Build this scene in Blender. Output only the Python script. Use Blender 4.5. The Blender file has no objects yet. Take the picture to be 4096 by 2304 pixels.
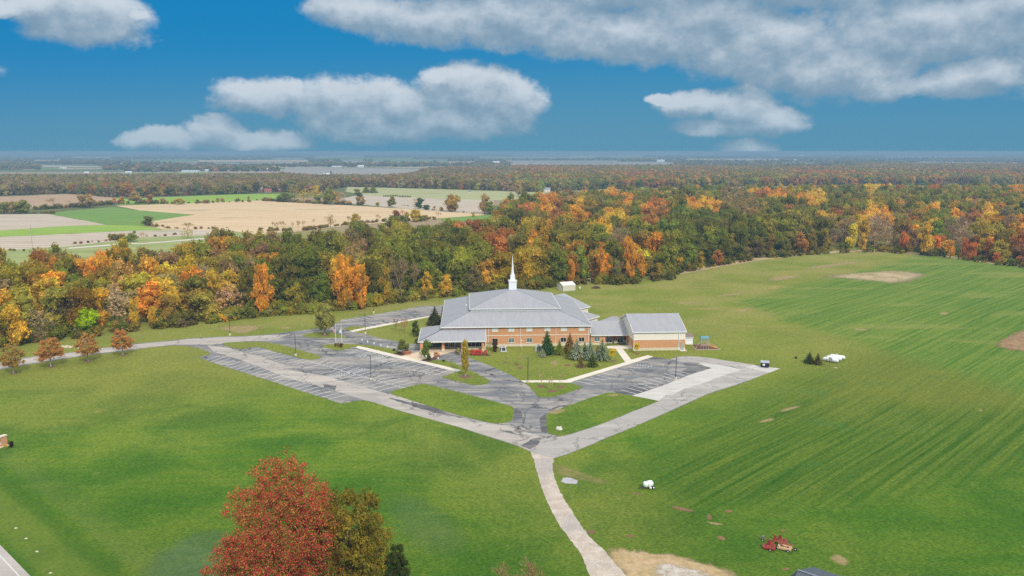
import bpy, math, random
import numpy as np
from mathutils import Vector, Matrix, noise as mnoise
from mathutils.geometry import tessellate_polygon

R = math.radians
random.seed(7)
rng = np.random.default_rng(11)
sc = bpy.context.scene

# ------------------------------------------------------------------ camera
FPX, CX, CY, HOR, CAMZ = 3250.0, 2048.0, 1152.0, 606.0, 62.0
PITCH = math.atan((CY - HOR) / FPX)
cam_d = bpy.data.cameras.new("camera")
cam = bpy.data.objects.new("camera", cam_d)
sc.collection.objects.link(cam)
cam.location = (0, 0, CAMZ)
cam.rotation_euler = (math.pi / 2 - PITCH, 0, 0)
cam_d.sensor_width = 36.0
cam_d.lens = FPX / 4096 * 36.0
cam_d.clip_start = 1.0
cam_d.clip_end = 90000.0
sc.camera = cam

# ------------------------------------------------------------------ exposure
sc.view_settings.view_transform = 'Standard'
sc.view_settings.look = 'None'
sc.view_settings.exposure = 0.0
sc.view_settings.gamma = 1.0
sc.view_settings.use_curve_mapping = False
sc.cycles.max_bounces = 5
sc.cycles.diffuse_bounces = 3
sc.cycles.glossy_bounces = 2
sc.cycles.transmission_bounces = 2
sc.cycles.volume_bounces = 0
sc.cycles.transparent_max_bounces = 8
sc.cycles.use_denoising = False

# ------------------------------------------------------------------ node helper
class NT:
    def __init__(s, tree): s.t = tree; s.n = tree.nodes; s.l = tree.links
    def new(s, typ, **kw):
        n = s.n.new(typ)
        for k, v in kw.items(): setattr(n, k, v)
        return n
    def put(s, n, i, v):
        if v is None: return
        sock = n.inputs[i]
        if hasattr(v, 'is_output') or isinstance(v, bpy.types.NodeSocket): s.l.new(v, sock)
        else:
            if sock.type == 'RGBA' and len(v) == 3: v = (*v, 1)
            sock.default_value = v
    def math(s, op, a, b=None, c=None, clamp=False):
        n = s.new('ShaderNodeMath', operation=op, use_clamp=clamp)
        for i, v in enumerate((a, b, c)): s.put(n, i, v)
        return n.outputs[0]
    def vmath(s, op, a, b=None, c=None):
        n = s.new('ShaderNodeVectorMath', operation=op)
        for i, v in enumerate((a, b, c)): s.put(n, i, v)
        return n.outputs['Value'] if op in ('DOT_PRODUCT', 'LENGTH', 'DISTANCE') else n.outputs['Vector']
    def noise(s, vec, scale, detail=3, rough=.55, dist=0.0, out=0):
        n = s.new('ShaderNodeTexNoise')
        s.put(n, 'Vector', vec); s.put(n, 'Scale', float(scale)); s.put(n, 'Detail', float(detail))
        s.put(n, 'Roughness', float(rough)); s.put(n, 'Distortion', float(dist))
        return n.outputs[out]
    def voro(s, vec, scale, feature='F1', out=0, rand=1.0):
        n = s.new('ShaderNodeTexVoronoi', feature=feature)
        s.put(n, 'Vector', vec); s.put(n, 'Scale', float(scale)); s.put(n, 'Randomness', float(rand))
        return n.outputs[out]
    def mapping(s, vec, rot=(0, 0, 0), scale=(1, 1, 1), loc=(0, 0, 0)):
        n = s.new('ShaderNodeMapping'); s.put(n, 0, vec)
        n.inputs['Rotation'].default_value = rot; n.inputs['Scale'].default_value = scale
        n.inputs['Location'].default_value = loc
        return n.outputs[0]
    def mix(s, fac, a, b, mode='MIX'):
        n = s.new('ShaderNodeMix', data_type='RGBA', blend_type=mode, clamp_factor=True)
        s.put(n, 0, fac); s.put(n, 6, a); s.put(n, 7, b)
        return n.outputs[2]
    def sstep(s, v, a, b, lo=0.0, hi=1.0):
        n = s.new('ShaderNodeMapRange', interpolation_type='SMOOTHSTEP')
        s.put(n, 0, v); s.put(n, 1, float(a)); s.put(n, 2, float(b)); s.put(n, 3, float(lo)); s.put(n, 4, float(hi))
        return n.outputs[0]
    def lin(s, v, a, b, lo=0.0, hi=1.0):
        n = s.new('ShaderNodeMapRange')
        s.put(n, 0, v); s.put(n, 1, float(a)); s.put(n, 2, float(b)); s.put(n, 3, float(lo)); s.put(n, 4, float(hi))
        return n.outputs[0]
    def sep(s, v):
        n = s.new('ShaderNodeSeparateXYZ'); s.put(n, 0, v); return n.outputs
    def comb(s, x, y, z=0.0):
        n = s.new('ShaderNodeCombineXYZ')
        for i, v in enumerate((x, y, z)): s.put(n, i, v)
        return n.outputs[0]
    def pos(s): return s.new('ShaderNodeNewGeometry').outputs['Position']
    def obj(s): return s.new('ShaderNodeTexCoord').outputs['Object']

# ------------------------------------------------------------------ world
SUN_EL, SUN_AZ = R(40), R(158)      # azimuth clockwise from +Y (the view direction); light comes from behind and right
world = bpy.data.worlds.new("World"); sc.world = world; world.use_nodes = True
wt = world.node_tree; wt.nodes.clear(); W = NT(wt)
sky = W.new('ShaderNodeTexSky', sky_type='NISHITA', sun_disc=False)
sky.sun_elevation = SUN_EL; sky.sun_rotation = SUN_AZ
sky.altitude = 300; sky.air_density = 1.0; sky.dust_density = 0.6; sky.ozone_density = 3.0
wdir = W.vmath('NORMALIZE', W.new('ShaderNodeTexCoord').outputs['Generated'])
sx, sy, sz = W.sep(wdir)
az = W.math('ARCTAN2', sx, sy)
el = W.math('ARCSINE', sz)
AE = W.comb(az, el)
def px_ae(px, py):
    u = (px - CX) / FPX; v = (py - CY) / FPX
    d = Vector((u, math.cos(PITCH) - v * math.sin(PITCH), -math.sin(PITCH) - v * math.cos(PITCH))).normalized()
    return math.atan2(d.x, d.y), math.asin(d.z)
# cloud masses: centre and radii in the 2576-wide view of the photograph, turned into sky directions
CL = [(215,40,135,52),(110,18,80,30),(265,78,55,22),(350,40,26,16),(15,22,45,14),
      (540,338,75,36),(425,350,105,24),(655,356,125,24),
      (1175,232,125,62),(1290,262,74,60),(1000,268,115,46),(880,258,150,54),(680,246,135,38),(950,315,190,36),(1150,305,190,36),(1120,190,60,22),
      (1870,272,86,46),(1735,262,80,30),(1945,305,70,32),(1830,318,120,22),(1668,250,34,16),
      (1878,374,72,20),
      (900,25,115,40),(1090,55,170,46),(1300,45,260,60),(1520,85,230,48),
      (1760,55,210,80),(1910,115,215,66),(2100,175,190,60),(1640,100,160,50),(2215,215,85,30),(2330,70,250,70),(2450,192,125,36),(2520,30,160,70),
      (1900,-60,900,70),(-800,120,380,60),(3050,140,380,70)]
grp = bpy.data.node_groups.new("cloud_density", 'ShaderNodeTree')
grp.interface.new_socket("P", in_out='INPUT', socket_type='NodeSocketVector')
grp.interface.new_socket("D", in_out='OUTPUT', socket_type='NodeSocketFloat')
Gn = NT(grp)
gi = Gn.new('NodeGroupInput'); go = Gn.new('NodeGroupOutput')
P = gi.outputs[0]
n_warp = Gn.vmath('SUBTRACT', Gn.noise(P, 26, 5, .62, out=1), (.5, .5, .5))
n_warp2 = Gn.vmath('SUBTRACT', Gn.noise(P, 95, 3, .6, out=1), (.5, .5, .5))
Pw = Gn.vmath('ADD', P, Gn.vmath('MULTIPLY', n_warp, (.032, .019, 0)))
Pw = Gn.vmath('ADD', Pw, Gn.vmath('MULTIPLY', n_warp2, (.006, .005, 0)))
dmin = None
for (cx, cy, rx, ry) in CL:
    a0, e0 = px_ae(cx * 1.59006, cy * 1.59006)
    ax, ey = rx * 1.59 / FPX * 1.18, ry * 1.59 / FPX * 1.36
    q = Gn.vmath('MULTIPLY_ADD', Pw, (1 / ax, 1 / ey, 0), (-a0 / ax, -e0 / ey, 0))
    d = Gn.vmath('DOT_PRODUCT', q, q)
    dmin = d if dmin is None else Gn.math('MINIMUM', dmin, d)
gsep = Gn.sep(P)
high = Gn.math('SUBTRACT', Gn.sstep(gsep[1], .22, .40), .35)       # thick cover above the picture
fbm = Gn.noise(Gn.mapping(P, scale=(1, 1.35, 1)), 30, 8, .60)
body = Gn.math('MAXIMUM', Gn.math('SUBTRACT', 1.0, dmin), Gn.math('MULTIPLY', high, 1.3))
body = Gn.math('MAXIMUM', body, -1.0)
dens = Gn.math('ADD', body, Gn.math('MULTIPLY', Gn.math('SUBTRACT', fbm, .5), 1.45))
Gn.l.new(dens, go.inputs[0])
def dgrp(vec):
    n = W.new('ShaderNodeGroup'); n.node_tree = grp; W.put(n, 0, vec); return n.outputs[0]
D0 = dgrp(AE)
D1 = dgrp(W.vmath('ADD', AE, (.005, .019, 0)))
alpha = W.sstep(D0, -.10, .58)
lit = W.math('SUBTRACT', D0, D1)
lit = W.sstep(lit, -.55, 1.05)
fine = W.noise(AE, 22, 5, .6)
litm = W.math('ADD', W.math('MULTIPLY', lit, .80), W.math('MULTIPLY', fine, .22), clamp=True)
ccol = W.mix(litm, (.175, .300, .415), (.66, .725, .79))
# thin haze of the low sky over the cloud bases
blue = W.mix(W.sstep(el, 0.0, .15), (.085, .285, .445), (.008, .235, .500))
blue = W.mix(W.sstep(W.math('SUBTRACT', W.math('MULTIPLY', el, 1.0), W.math('MULTIPLY', az, .12)), .05, .23), blue, (.000, .215, .500))
nish = W.mix(1.0, sky.outputs[0], (.10, .10, .10), 'MULTIPLY')
bluesky = W.mix(.04, blue, nish)
skycol = W.mix(W.math('MULTIPLY', alpha, W.sstep(el, -.01, .09, .55, .93)), bluesky, ccol)
up = W.sstep(el, .30, .85)                                          # bright veil of cloud overhead
skycol = W.mix(up, skycol, (1.20, 1.17, 1.14))
bg = W.new('ShaderNodeBackground'); W.put(bg, 0, skycol); bg.inputs[1].default_value = 1.0
wo = W.new('ShaderNodeOutputWorld'); W.l.new(bg.outputs[0], wo.inputs[0])
world.cycles.sampling_method = 'MANUAL'; world.cycles.sample_map_resolution = 512

sun_d = bpy.data.lights.new("sun", 'SUN'); sun = bpy.data.objects.new("sun", sun_d); sc.collection.objects.link(sun)
sun_d.energy = 2.7; sun_d.angle = R(6); sun_d.color = (1.0, .95, .87)
sdir = Vector((math.sin(SUN_AZ) * math.cos(SUN_EL), math.cos(SUN_AZ) * math.cos(SUN_EL), math.sin(SUN_EL)))
sun.rotation_euler = sdir.to_track_quat('Z', 'Y').to_euler()

# ------------------------------------------------------------------ geometry of the view: pixel on the ground -> place on the ground
def gp(px, py, z=0.0):
    u = (px - CX) / FPX; v = (py - CY) / FPX
    dz = -math.sin(PITCH) - v * math.cos(PITCH)
    k = (z - CAMZ) / dz
    return (u * k, (math.cos(PITCH) - v * math.sin(PITCH)) * k)
def proj(x, y, z):
    cp, sp = math.cos(PITCH), math.sin(PITCH)
    dz = z - CAMZ
    fwd = y * cp - dz * sp; upv = y * sp + dz * cp
    return CX + FPX * x / fwd, CY - FPX * upv / fwd
def hgt(px, pb, pt):
    x, y = gp(px, pb); v = (pt - CY) / FPX
    t = (math.sin(PITCH) + v * math.cos(PITCH)) / (math.cos(PITCH) - v * math.sin(PITCH))
    return CAMZ - y * t
def wid(px, pb, w):
    x, y = gp(px, pb); return w / FPX * math.hypot(y, CAMZ)
K = {'c1': (1600, 1000, .33125), 'c2': (2300, 1100, .33125), 'c3': (750, 1180, .33125), 'c4': (1500, 1380, .33125), 'c5': (0, 1180, .33125),
     'c6': (2000, 1700, .4169), 'b5': (1300, 1180, .1794), 'd4': (2050, 1300, .1941), 'e4': (2250, 1400, .15528), 'p': (1650, 1330, .15528),
     'q': (1480, 1380, .15528), 'r': (1150, 1340, .15528), 'l': (780, 1360, .15528), 'rr': (2520, 1100, .6212), 'm': (2100, 1600, .4858),
     'A': (0, 580, .3975), 'B': (1024, 580, .3975), 'C': (2048, 580, .3975), 'D': (3072, 580, .3975), 'x': (2100, 1080, .15528),
     'g': (2700, 1320, .07764), 't': (3100, 1350, .15528), 's0': (0, 1700, .41667), 'w': (2900, 1900, .27877), 'mo': (3020, 2110, .0828), 'f': (0, 0, 1)}
def kk(key, *pts):
    ox, oy, s = K[key]; return [(ox + s * x, oy + s * y) for x, y in pts]

# ------------------------------------------------------------------ mesh builder
class MB:
    def __init__(s): s.v = []; s.f = []; s.uv = {}; s.mi = []
    def face(s, pts, uv=None, mi=0):
        b = len(s.v); s.v += [tuple(p) for p in pts]; s.f.append(tuple(range(b, b + len(pts)))); s.mi.append(mi)
        if uv: s.uv[len(s.f) - 1] = uv
        return s
    def add(s, vs, fs, mi=0):
        b = len(s.v); s.v += [tuple(p) for p in vs]
        for f in fs: s.f.append(tuple(b + i for i in f)); s.mi.append(mi)
        return s
    def box(s, x0, x1, y0, y1, z0, z1, M=None, mi=0):
        vs = [(x, y, z) for z in (z0, z1) for y in (y0, y1) for x in (x0, x1)]
        if M is not None: vs = [tuple(M @ Vector(p)) for p in vs]
        return s.add(vs, [(0, 2, 3, 1), (4, 5, 7, 6), (0, 1, 5, 4), (2, 6, 7, 3), (0, 4, 6, 2), (1, 3, 7, 5)], mi)
    def bar(s, a, b, w, d=None, mi=0):
        a = Vector(a); b = Vector(b); L = (b - a).length
        M = Matrix.Translation(a) @ (b - a).to_track_quat('Z', 'Y').to_matrix().to_4x4()
        d = d or w
        return s.box(-w / 2, w / 2, -d / 2, d / 2, 0, L, M, mi)
    def tube(s, pts, rs, n=8, caps=True, mi=0):
        rings = []
        for i, p in enumerate(pts):
            p = Vector(p)
            t = (Vector(pts[min(i + 1, len(pts) - 1)]) - Vector(pts[max(i - 1, 0)])).normalized()
            q = t.to_track_quat('Z', 'Y'); r = rs[i] if hasattr(rs, '__len__') else rs
            rings.append([p + q @ Vector((r * math.cos(2 * math.pi * k / n), r * math.sin(2 * math.pi * k / n), 0)) for k in range(n)])
        b = len(s.v)
        for rg in rings: s.v += [tuple(p) for p in rg]
        for i in range(len(rings) - 1):
            for k in range(n):
                s.f.append((b + i * n + k, b + i * n + (k + 1) % n, b + (i + 1) * n + (k + 1) % n, b + (i + 1) * n + k)); s.mi.append(mi)
        if caps:
            s.f.append(tuple(b + k for k in reversed(range(n)))); s.mi.append(mi)
            s.f.append(tuple(b + (len(rings) - 1) * n + k for k in range(n))); s.mi.append(mi)
        return s
    def wheel(s, c, axis, r, w, n=16, mi=0):
        c = Vector(c); a = Vector(axis).normalized()
        return s.tube([c - a * w / 2, c - a * w * .35, c + a * w * .35, c + a * w / 2], [r * .86, r, r, r * .86], n, mi=mi)
    def dome(s, c, rx, ry, rz, n=10, m=5, seed=0, amp=.0, full=False):
        vs = []; fs = []
        lo = -math.pi / 2 if full else 0
        for j in range(m + 1):
            ph = lo + (math.pi / 2 - lo) * j / m
            for i in range(n):
                th = 2 * math.pi * i / n
                d = Vector((math.cos(th) * math.cos(ph), math.sin(th) * math.cos(ph), math.sin(ph)))
                k = 1 + amp * mnoise.noise(d * 2.3 + Vector((seed * 3.7, 0, 0)))
                vs.append((c[0] + rx * d.x * k, c[1] + ry * d.y * k, c[2] + rz * d.z * k))
        for j in range(m):
            for i in range(n):
                fs.append((j * n + i, j * n + (i + 1) % n, (j + 1) * n + (i + 1) % n, (j + 1) * n + i))
        return s.add(vs, fs)
    def build(s, name, mat, parent=None, smooth=False, bevel=0):
        me = bpy.data.meshes.new(name)
        me.from_pydata(s.v, [], s.f)
        for m in (mat if isinstance(mat, (list, tuple)) else [mat]): me.materials.append(m)
        if any(s.mi): me.polygons.foreach_set('material_index', s.mi)
        if s.uv:
            ul = me.uv_layers.new(name='UVMap')
            for i, u in s.uv.items():
                p = me.polygons[i]
                for k, li in enumerate(p.loop_indices): ul.data[li].uv = u[k]
        if smooth: me.polygons.foreach_set('use_smooth', [True] * len(me.polygons))
        me.update()
        o = bpy.data.objects.new(name, me); sc.collection.objects.link(o)
        if parent is not None: o.parent = parent
        if bevel:
            b = o.modifiers.new('bevel', 'BEVEL'); b.width = bevel; b.segments = 2; b.limit_method = 'ANGLE'
        return o

def tag(o, label=None, cat=None, group=None, kind=None):
    if label: o['label'] = label
    if cat: o['category'] = cat
    if group: o['group'] = group
    if kind: o['kind'] = kind
    return o
def thing(name, label, cat, loc=(0, 0, 0), rz=0.0, group=None):
    o = bpy.data.objects.new(name, None); sc.collection.objects.link(o)
    o.empty_display_size = .5
    o.location = loc if len(loc) == 3 else (*loc, 0); o.rotation_euler = (0, 0, rz)
    return tag(o, label, cat, group)
def dup(root, loc=None, rz=None, scale=None, label=None, group=None):
    r = root.copy(); sc.collection.objects.link(r)
    if loc is not None: r.location = loc if len(loc) == 3 else (*loc, 0)
    if rz is not None: r.rotation_euler = (0, 0, rz)
    if scale is not None: r.scale = scale
    if label: r['label'] = label
    if group: r['group'] = group
    for ch in list(root.children):
        c = ch.copy(); sc.collection.objects.link(c); c.parent = r
        for g in list(ch.children):
            d = g.copy(); sc.collection.objects.link(d); d.parent = c
    return r

# ------------------------------------------------------------------ materials
def new_mat(name):
    m = bpy.data.materials.new(name); m.use_nodes = True
    m.node_tree.nodes.clear(); n = NT(m.node_tree)
    o = n.new('ShaderNodeOutputMaterial')
    return m, n, o
def pbsdf(n, o, col, rough=.8, metal=0.0, spec=.3, bump=None, bstr=.3, bdist=.05):
    b = n.new('ShaderNodeBsdfPrincipled')
    n.put(b, 'Base Color', col); n.put(b, 'Roughness', rough); n.put(b, 'Metallic', metal); n.put(b, 'Specular IOR Level', spec)
    if bump is not None:
        k = n.new('ShaderNodeBump'); n.put(k, 'Strength', bstr); n.put(k, 'Distance', bdist); n.put(k, 'Height', bump)
        n.l.new(k.outputs[0], b.inputs['Normal'])
    n.l.new(b.outputs[0], o.inputs[0]); return b
def simple(name, col, rough=.7, metal=0.0, spec=.3, var=.12, scale=1.5):
    m, n, o = new_mat(name)
    v = n.noise(n.obj(), scale, 4, .6)
    c = n.mix(v, tuple(x * (1 - var) for x in col), tuple(min(1, x * (1 + var)) for x in col))
    pbsdf(n, o, c, rough, metal, spec); return m

def grass_mat():
    m, n, o = new_mat('grass')
    p = n.pos(); x, y, z = n.sep(p)
    big = n.noise(p, .011, 3, .5)
    mid = n.noise(p, .05, 4, .62, .4)
    sm = n.noise(p, .35, 4, .7)
    fin = n.noise(n.mapping(p, rot=(0, 0, R(-20)), scale=(1, 2.2, 1)), 1.6, 3, .75)
    strk = n.noise(n.mapping(p, rot=(0, 0, R(10)), scale=(.05, .55, 1)), 1.0, 4, .65)
    # mown passes of the right-hand field run at about 44 degrees, like the drive
    u = n.mapping(p, rot=(0, 0, R(-44.5)))
    ux, uy, uz = n.sep(u)
    wob = n.math('MULTIPLY', n.math('SUBTRACT', n.noise(p, .006, 2, .5), .5), 9.0)
    uyw = n.math('ADD', uy, wob)
    st = n.math('SINE', n.math('MULTIPLY', uyw, 2.6))
    st2 = n.noise(n.comb(n.math('MULTIPLY', ux, .012), n.math('MULTIPLY', uyw, .62), 0), 1.0, 5, .78)
    s = n.math('SUBTRACT', n.math('MULTIPLY', n.math('SUBTRACT', x, 22.0), .712), n.math('MULTIPLY', n.math('SUBTRACT', y, 176.0), .70))
    fm = n.sstep(n.math('ADD', s, n.math('MULTIPLY', n.math('SUBTRACT', mid, .5), 30.0)), 2, 26)
    fm = n.math('MULTIPLY', fm, n.sstep(n.math('ADD', n.math('ADD', y, n.math('MULTIPLY', x, -.15)), n.math('MULTIPLY', n.math('SUBTRACT', big, .5), 60)), 118, 136))
    fm = n.math('MULTIPLY', fm, n.sstep(x, 12, 40))
    nz = n.math('MULTIPLY', n.math('SUBTRACT', n.noise(p, .05, 4, .65), .5), 22.0)
    s2 = n.math('MULTIPLY', n.math('SUBTRACT', n.math('SUBTRACT', x, 86.0), n.math('SUBTRACT', y, 332.0)), .707)
    s1 = n.math('SUBTRACT', n.math('SUBTRACT', x, 86.0), n.math('MULTIPLY', n.math('SUBTRACT', 332.0, y), .30))
    fm2 = n.math('MULTIPLY', n.sstep(n.math('ADD', s2, nz), -2, 9), n.sstep(n.math('ADD', s1, nz), -2, 14))
    fm2 = n.math('MULTIPLY', fm2, .85)
    dg = (.040, .110, .010); g = (.076, .182, .012); yg = (.175, .232, .026); dry = (.34, .27, .095)
    c = n.mix(n.math('MULTIPLY', n.sstep(n.math('ADD', n.math('MULTIPLY', mid, .6), n.math('MULTIPLY', strk, .4)), .36, .68), .8), g, yg)
    c = n.mix(n.math('MULTIPLY', n.sstep(big, .42, .62), .55), c, (.200, .215, .045))
    c = n.mix(n.math('MULTIPLY', n.sstep(mid, .60, .30), .60), c, dg)
    near = n.sstep(n.math('ADD', y, n.math('MULTIPLY', n.math('SUBTRACT', big, .5), 120)), 175, 110)
    c = n.mix(n.math('MULTIPLY', near, .45), c, (.034, .108, .006))
    # the nearer a stretch lies to the back meadow, the paler its turf
    mead = n.math('MULTIPLY', n.sstep(y, 210, 330), n.sstep(n.noise(p, .03, 4, .6), .38, .60))
    c = n.mix(n.math('MULTIPLY', n.sstep(y, 165, 235), .55), c, (.235, .245, .045))
    c = n.mix(n.math('MULTIPLY', mead, .75), c, (.270, .260, .072))
    mdr = n.math('MULTIPLY', n.sstep(y, 225, 330), n.sstep(n.noise(n.mapping(p, rot=(0, 0, R(-20)), scale=(.35, 1.2, 1)), .06, 4, .6, .5), .60, .72))
    c = n.mix(n.math('MULTIPLY', mdr, .75), c, (.38, .27, .11))
    fc = n.mix(n.sstep(st2, .38, .62), (.026, .092, .004), (.115, .172, .016))
    st3 = n.noise(n.comb(n.math('MULTIPLY', ux, .02), n.math('MULTIPLY', uyw, 2.0), 0), 1.0, 2, .6)
    fc = n.mix(n.math('MULTIPLY', n.sstep(st3, .45, .65), .45), fc, (.030, .100, .008))
    fc = n.mix(n.math('MULTIPLY', n.sstep(big, .46, .6), .6), fc, (.170, .190, .026))
    fc = n.mix(n.math('MULTIPLY', n.sstep(st, -.4, .9), .12), fc, (.19, .25, .06))
    fc = n.mix(n.math('MULTIPLY', n.math('MULTIPLY', n.sstep(n.noise(p, .035, 4, .65), .56, .70), n.sstep(x, 25, 60)), .5), fc, (.045, .150, .035))
    c = n.mix(n.math('MULTIPLY', fm, .85), c, fc)
    fc2 = n.mix(n.sstep(st2, .36, .64), (.055, .155, .015), (.165, .240, .036))
    fc2 = n.mix(n.math('MULTIPLY', n.sstep(n.noise(n.mapping(p, rot=(0, 0, R(-44)), scale=(.3, 1, 1)), .06, 4, .6), .52, .66), .55), fc2, (.25, .27, .07))
    c = n.mix(fm2, c, fc2)
    pale = n.math('MULTIPLY', n.sstep(n.noise(p, .045, 3, .55, .6), .70, .78), .55)
    c = n.mix(pale, c, dry)
    c = n.mix(n.math('MULTIPLY', n.sstep(sm, .60, .80), .5), c, (.30, .27, .09))
    c = n.mix(.75, c, n.mix(n.sstep(fin, .30, .70), (.42, .46, .42), (1.55, 1.5, 1.5)), 'MULTIPLY')
    fi2 = n.noise(p, .75, 3, .7)
    c = n.mix(.40, c, n.mix(n.sstep(fi2, .30, .70), (.66, .72, .66), (1.40, 1.28, 1.3)), 'MULTIPLY')
    dr = n.math('SUBTRACT', n.math('ADD', n.math('MULTIPLY', x, .678), n.math('MULTIPLY', y, .735)), 33.65)
    lf = n.sstep(x, -20, -45)
    c = n.mix(n.math('MULTIPLY', n.math('MULTIPLY', n.math('MULTIPLY', n.sstep(dr, 0, 2), n.sstep(dr, 10, 5)), .30), lf), c, (.20, .23, .045))
    c = n.mix(n.math('MULTIPLY', n.math('MULTIPLY', n.math('MULTIPLY', n.sstep(dr, 6.5, 8), n.sstep(dr, 11, 9)), .40), lf), c, (.035, .105, .008))
    c = n.mix(n.math('MULTIPLY', n.math('MULTIPLY', n.math('MULTIPLY', n.sstep(dr, 10.5, 12), n.sstep(dr, 19, 12)), .18), lf), c, (.19, .21, .06))
    far = n.sstep(y, 560, 700)
    vc = n.new('ShaderNodeTexVoronoi'); n.put(vc, 'Vector', n.mapping(p, rot=(0, 0, R(6)), scale=(.35, 1, 1))); n.put(vc, 'Scale', .0035)
    hue = n.sep(vc.outputs['Color'])
    fcol = n.mix(n.sstep(hue[0], .35, .4), (.13, .15, .05), (.33, .25, .15))
    fcol = n.mix(n.sstep(hue[1], .70, .72), fcol, (.16, .24, .06))
    fcol = n.mix(n.sstep(y, 2200, 2700), fcol, n.mix(n.sstep(hue[0], .50, .54), (.15, .17, .06), (.40, .34, .24)))
    c = n.mix(far, c, fcol)
    hgt_ = n.math('ADD', fin, n.math('MULTIPLY', n.noise(p, 6, 2, .6), .5))
    pbsdf(n, o, c, .95, 0, .1, hgt_, .5, .10)
    return m

def asphalt_mat(name, base, light, dark, crack=.6, patch=.5, lane=-41.0, stretch=(.25, 1)):
    m, n, o = new_mat(name)
    p = n.pos()
    a = n.noise(p, .10, 4, .6, .5); b = n.noise(n.mapping(p, rot=(0, 0, R(-lane)), scale=(*stretch, 1)), .28, 4, .65, .6)
    c_ = n.noise(p, 2.2, 4, .7)
    col = n.mix(n.sstep(b, .42, .66), base, light)
    col = n.mix(n.math('MULTIPLY', n.sstep(a, .52, .70), patch), col, dark)
    col = n.mix(.5, col, n.mix(n.sstep(c_, .2, .8), (.80, .80, .80), (1.2, 1.2, 1.2)), 'MULTIPLY')
    if base[0] < .3:
        wm = n.noise(n.mapping(p, rot=(0, 0, R(41)), scale=(.35, 1, 1)), .07, 4, .6, .8)
        col = n.mix(n.math('MULTIPLY', n.sstep(wm, .50, .64), .55), col, (.36, .33, .295))
    w = n.vmath('MULTIPLY', n.vmath('SUBTRACT', n.noise(p, .35, 4, .7, out=1), (.5, .5, .5)), (5.5, 5.5, 0))
    pw = n.vmath('ADD', p, w)
    cr = None
    for sc_, wd, off in ((.070, .017, 0), (.15, .022, 31)):
        e = n.voro(n.mapping(pw, loc=(off, off, 0)), sc_, 'DISTANCE_TO_EDGE')
        k = n.sstep(e, wd, wd * .35)
        k = n.math('MULTIPLY', k, n.sstep(n.noise(n.mapping(p, loc=(off, 0, 0)), .07, 2, .5), .46 if sc_ > .1 else .36, .56))
        cr = k if cr is None else n.math('MAXIMUM', cr, k)
    col = n.mix(n.math('MULTIPLY', cr, crack), col, (.045, .045, .05))
    pbsdf(n, o, col, .88, 0, .25, c_, .25, .03)
    return m
def concrete_mat(name, col, var=.10, joint=1.8):
    m, n, o = new_mat(name)
    p = n.pos()
    a = n.noise(p, .5, 4, .6); b = n.noise(n.mapping(p, rot=(0, 0, R(42)), scale=(.3, 1.4, 1)), .5, 4, .6)
    c = n.mix(n.sstep(b, .35, .7), tuple(k * (1 - var) for k in col), tuple(k * (1 + var * .6) for k in col))
    c = n.mix(n.math('MULTIPLY', n.sstep(a, .55, .75), .35), c, tuple(k * .72 for k in col))
    if joint:
        u = n.sep(n.mapping(p, rot=(0, 0, R(41.5))))
        j = n.math('LESS_THAN', n.math('FRACT', n.math('DIVIDE', u[0], joint)), .03)
        c = n.mix(n.math('MULTIPLY', j, .35), c, tuple(k * .5 for k in col))
    pbsdf(n, o, c, .85, 0, .25)
    return m
def field_mat(name, col, col2, ang, width=6.0, amt=.5):
    m, n, o = new_mat(name)
    p = n.pos(); u = n.sep(n.mapping(p, rot=(0, 0, R(-ang))))
    s = n.math('SINE', n.math('MULTIPLY', u[1], 2 * math.pi / width))
    f = n.noise(n.mapping(p, rot=(0, 0, R(-ang)), scale=(.12, 1, 1)), .10, 4, .65)
    c = n.mix(n.sstep(f, .36, .64), col, col2)
    c = n.mix(n.math('MULTIPLY', n.sstep(s, .2, .9), amt), c, tuple(k * .72 for k in col))
    c = n.mix(n.math('MULTIPLY', n.sstep(n.noise(p, .02, 4, .6), .56, .72), .35), c, (.20, .20, .07))
    pbsdf(n, o, c, .95, 0, .1)
    return m
def roof_mat(name, col, seam=.42, dark=.80):
    m, n, o = new_mat(name)
    uv = n.new('ShaderNodeTexCoord').outputs['UV']; u = n.sep(uv)
    fr = n.math('FRACT', n.math('DIVIDE', u[0], seam))
    rib = n.math('LESS_THAN', fr, .20)
    v = n.noise(n.comb(n.math('MULTIPLY', u[0], .6), n.math('MULTIPLY', u[1], .12), 0), 1.0, 4, .6)
    c = n.mix(n.sstep(v, .3, .7), tuple(k * .93 for k in col), tuple(k * 1.05 for k in col))
    c = n.mix(rib, c, tuple(k * dark for k in col))
    pbsdf(n, o, c, .55, .0, .35, n.math('MULTIPLY', rib, -1.0), .5, .04)
    return m
def brick_mat(name='brick', col=(.68, .325, .150)):
    m, n, o = new_mat(name)
    b = n.new('ShaderNodeTexBrick'); x, y, z = n.sep(n.obj())
    n.put(b, 'Vector', n.comb(n.math('ADD', x, y), z, 0)); b.inputs['Scale'].default_value = 1.0
    b.inputs['Brick Width'].default_value = .42; b.inputs['Row Height'].default_value = .15; b.inputs['Mortar Size'].default_value = .012
    n.put(b, 'Color1', tuple(k * 1.06 for k in col)); n.put(b, 'Color2', tuple(k * .84 for k in col)); n.put(b, 'Mortar', (.60, .40, .26))
    v = n.noise(n.obj(), .35, 4, .6)
    c = n.mix(n.math('MULTIPLY', n.sstep(v, .4, .75), .35), b.outputs[0], (.74, .38, .22))
    pbsdf(n, o, c, .9, 0, .15); return m
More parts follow.
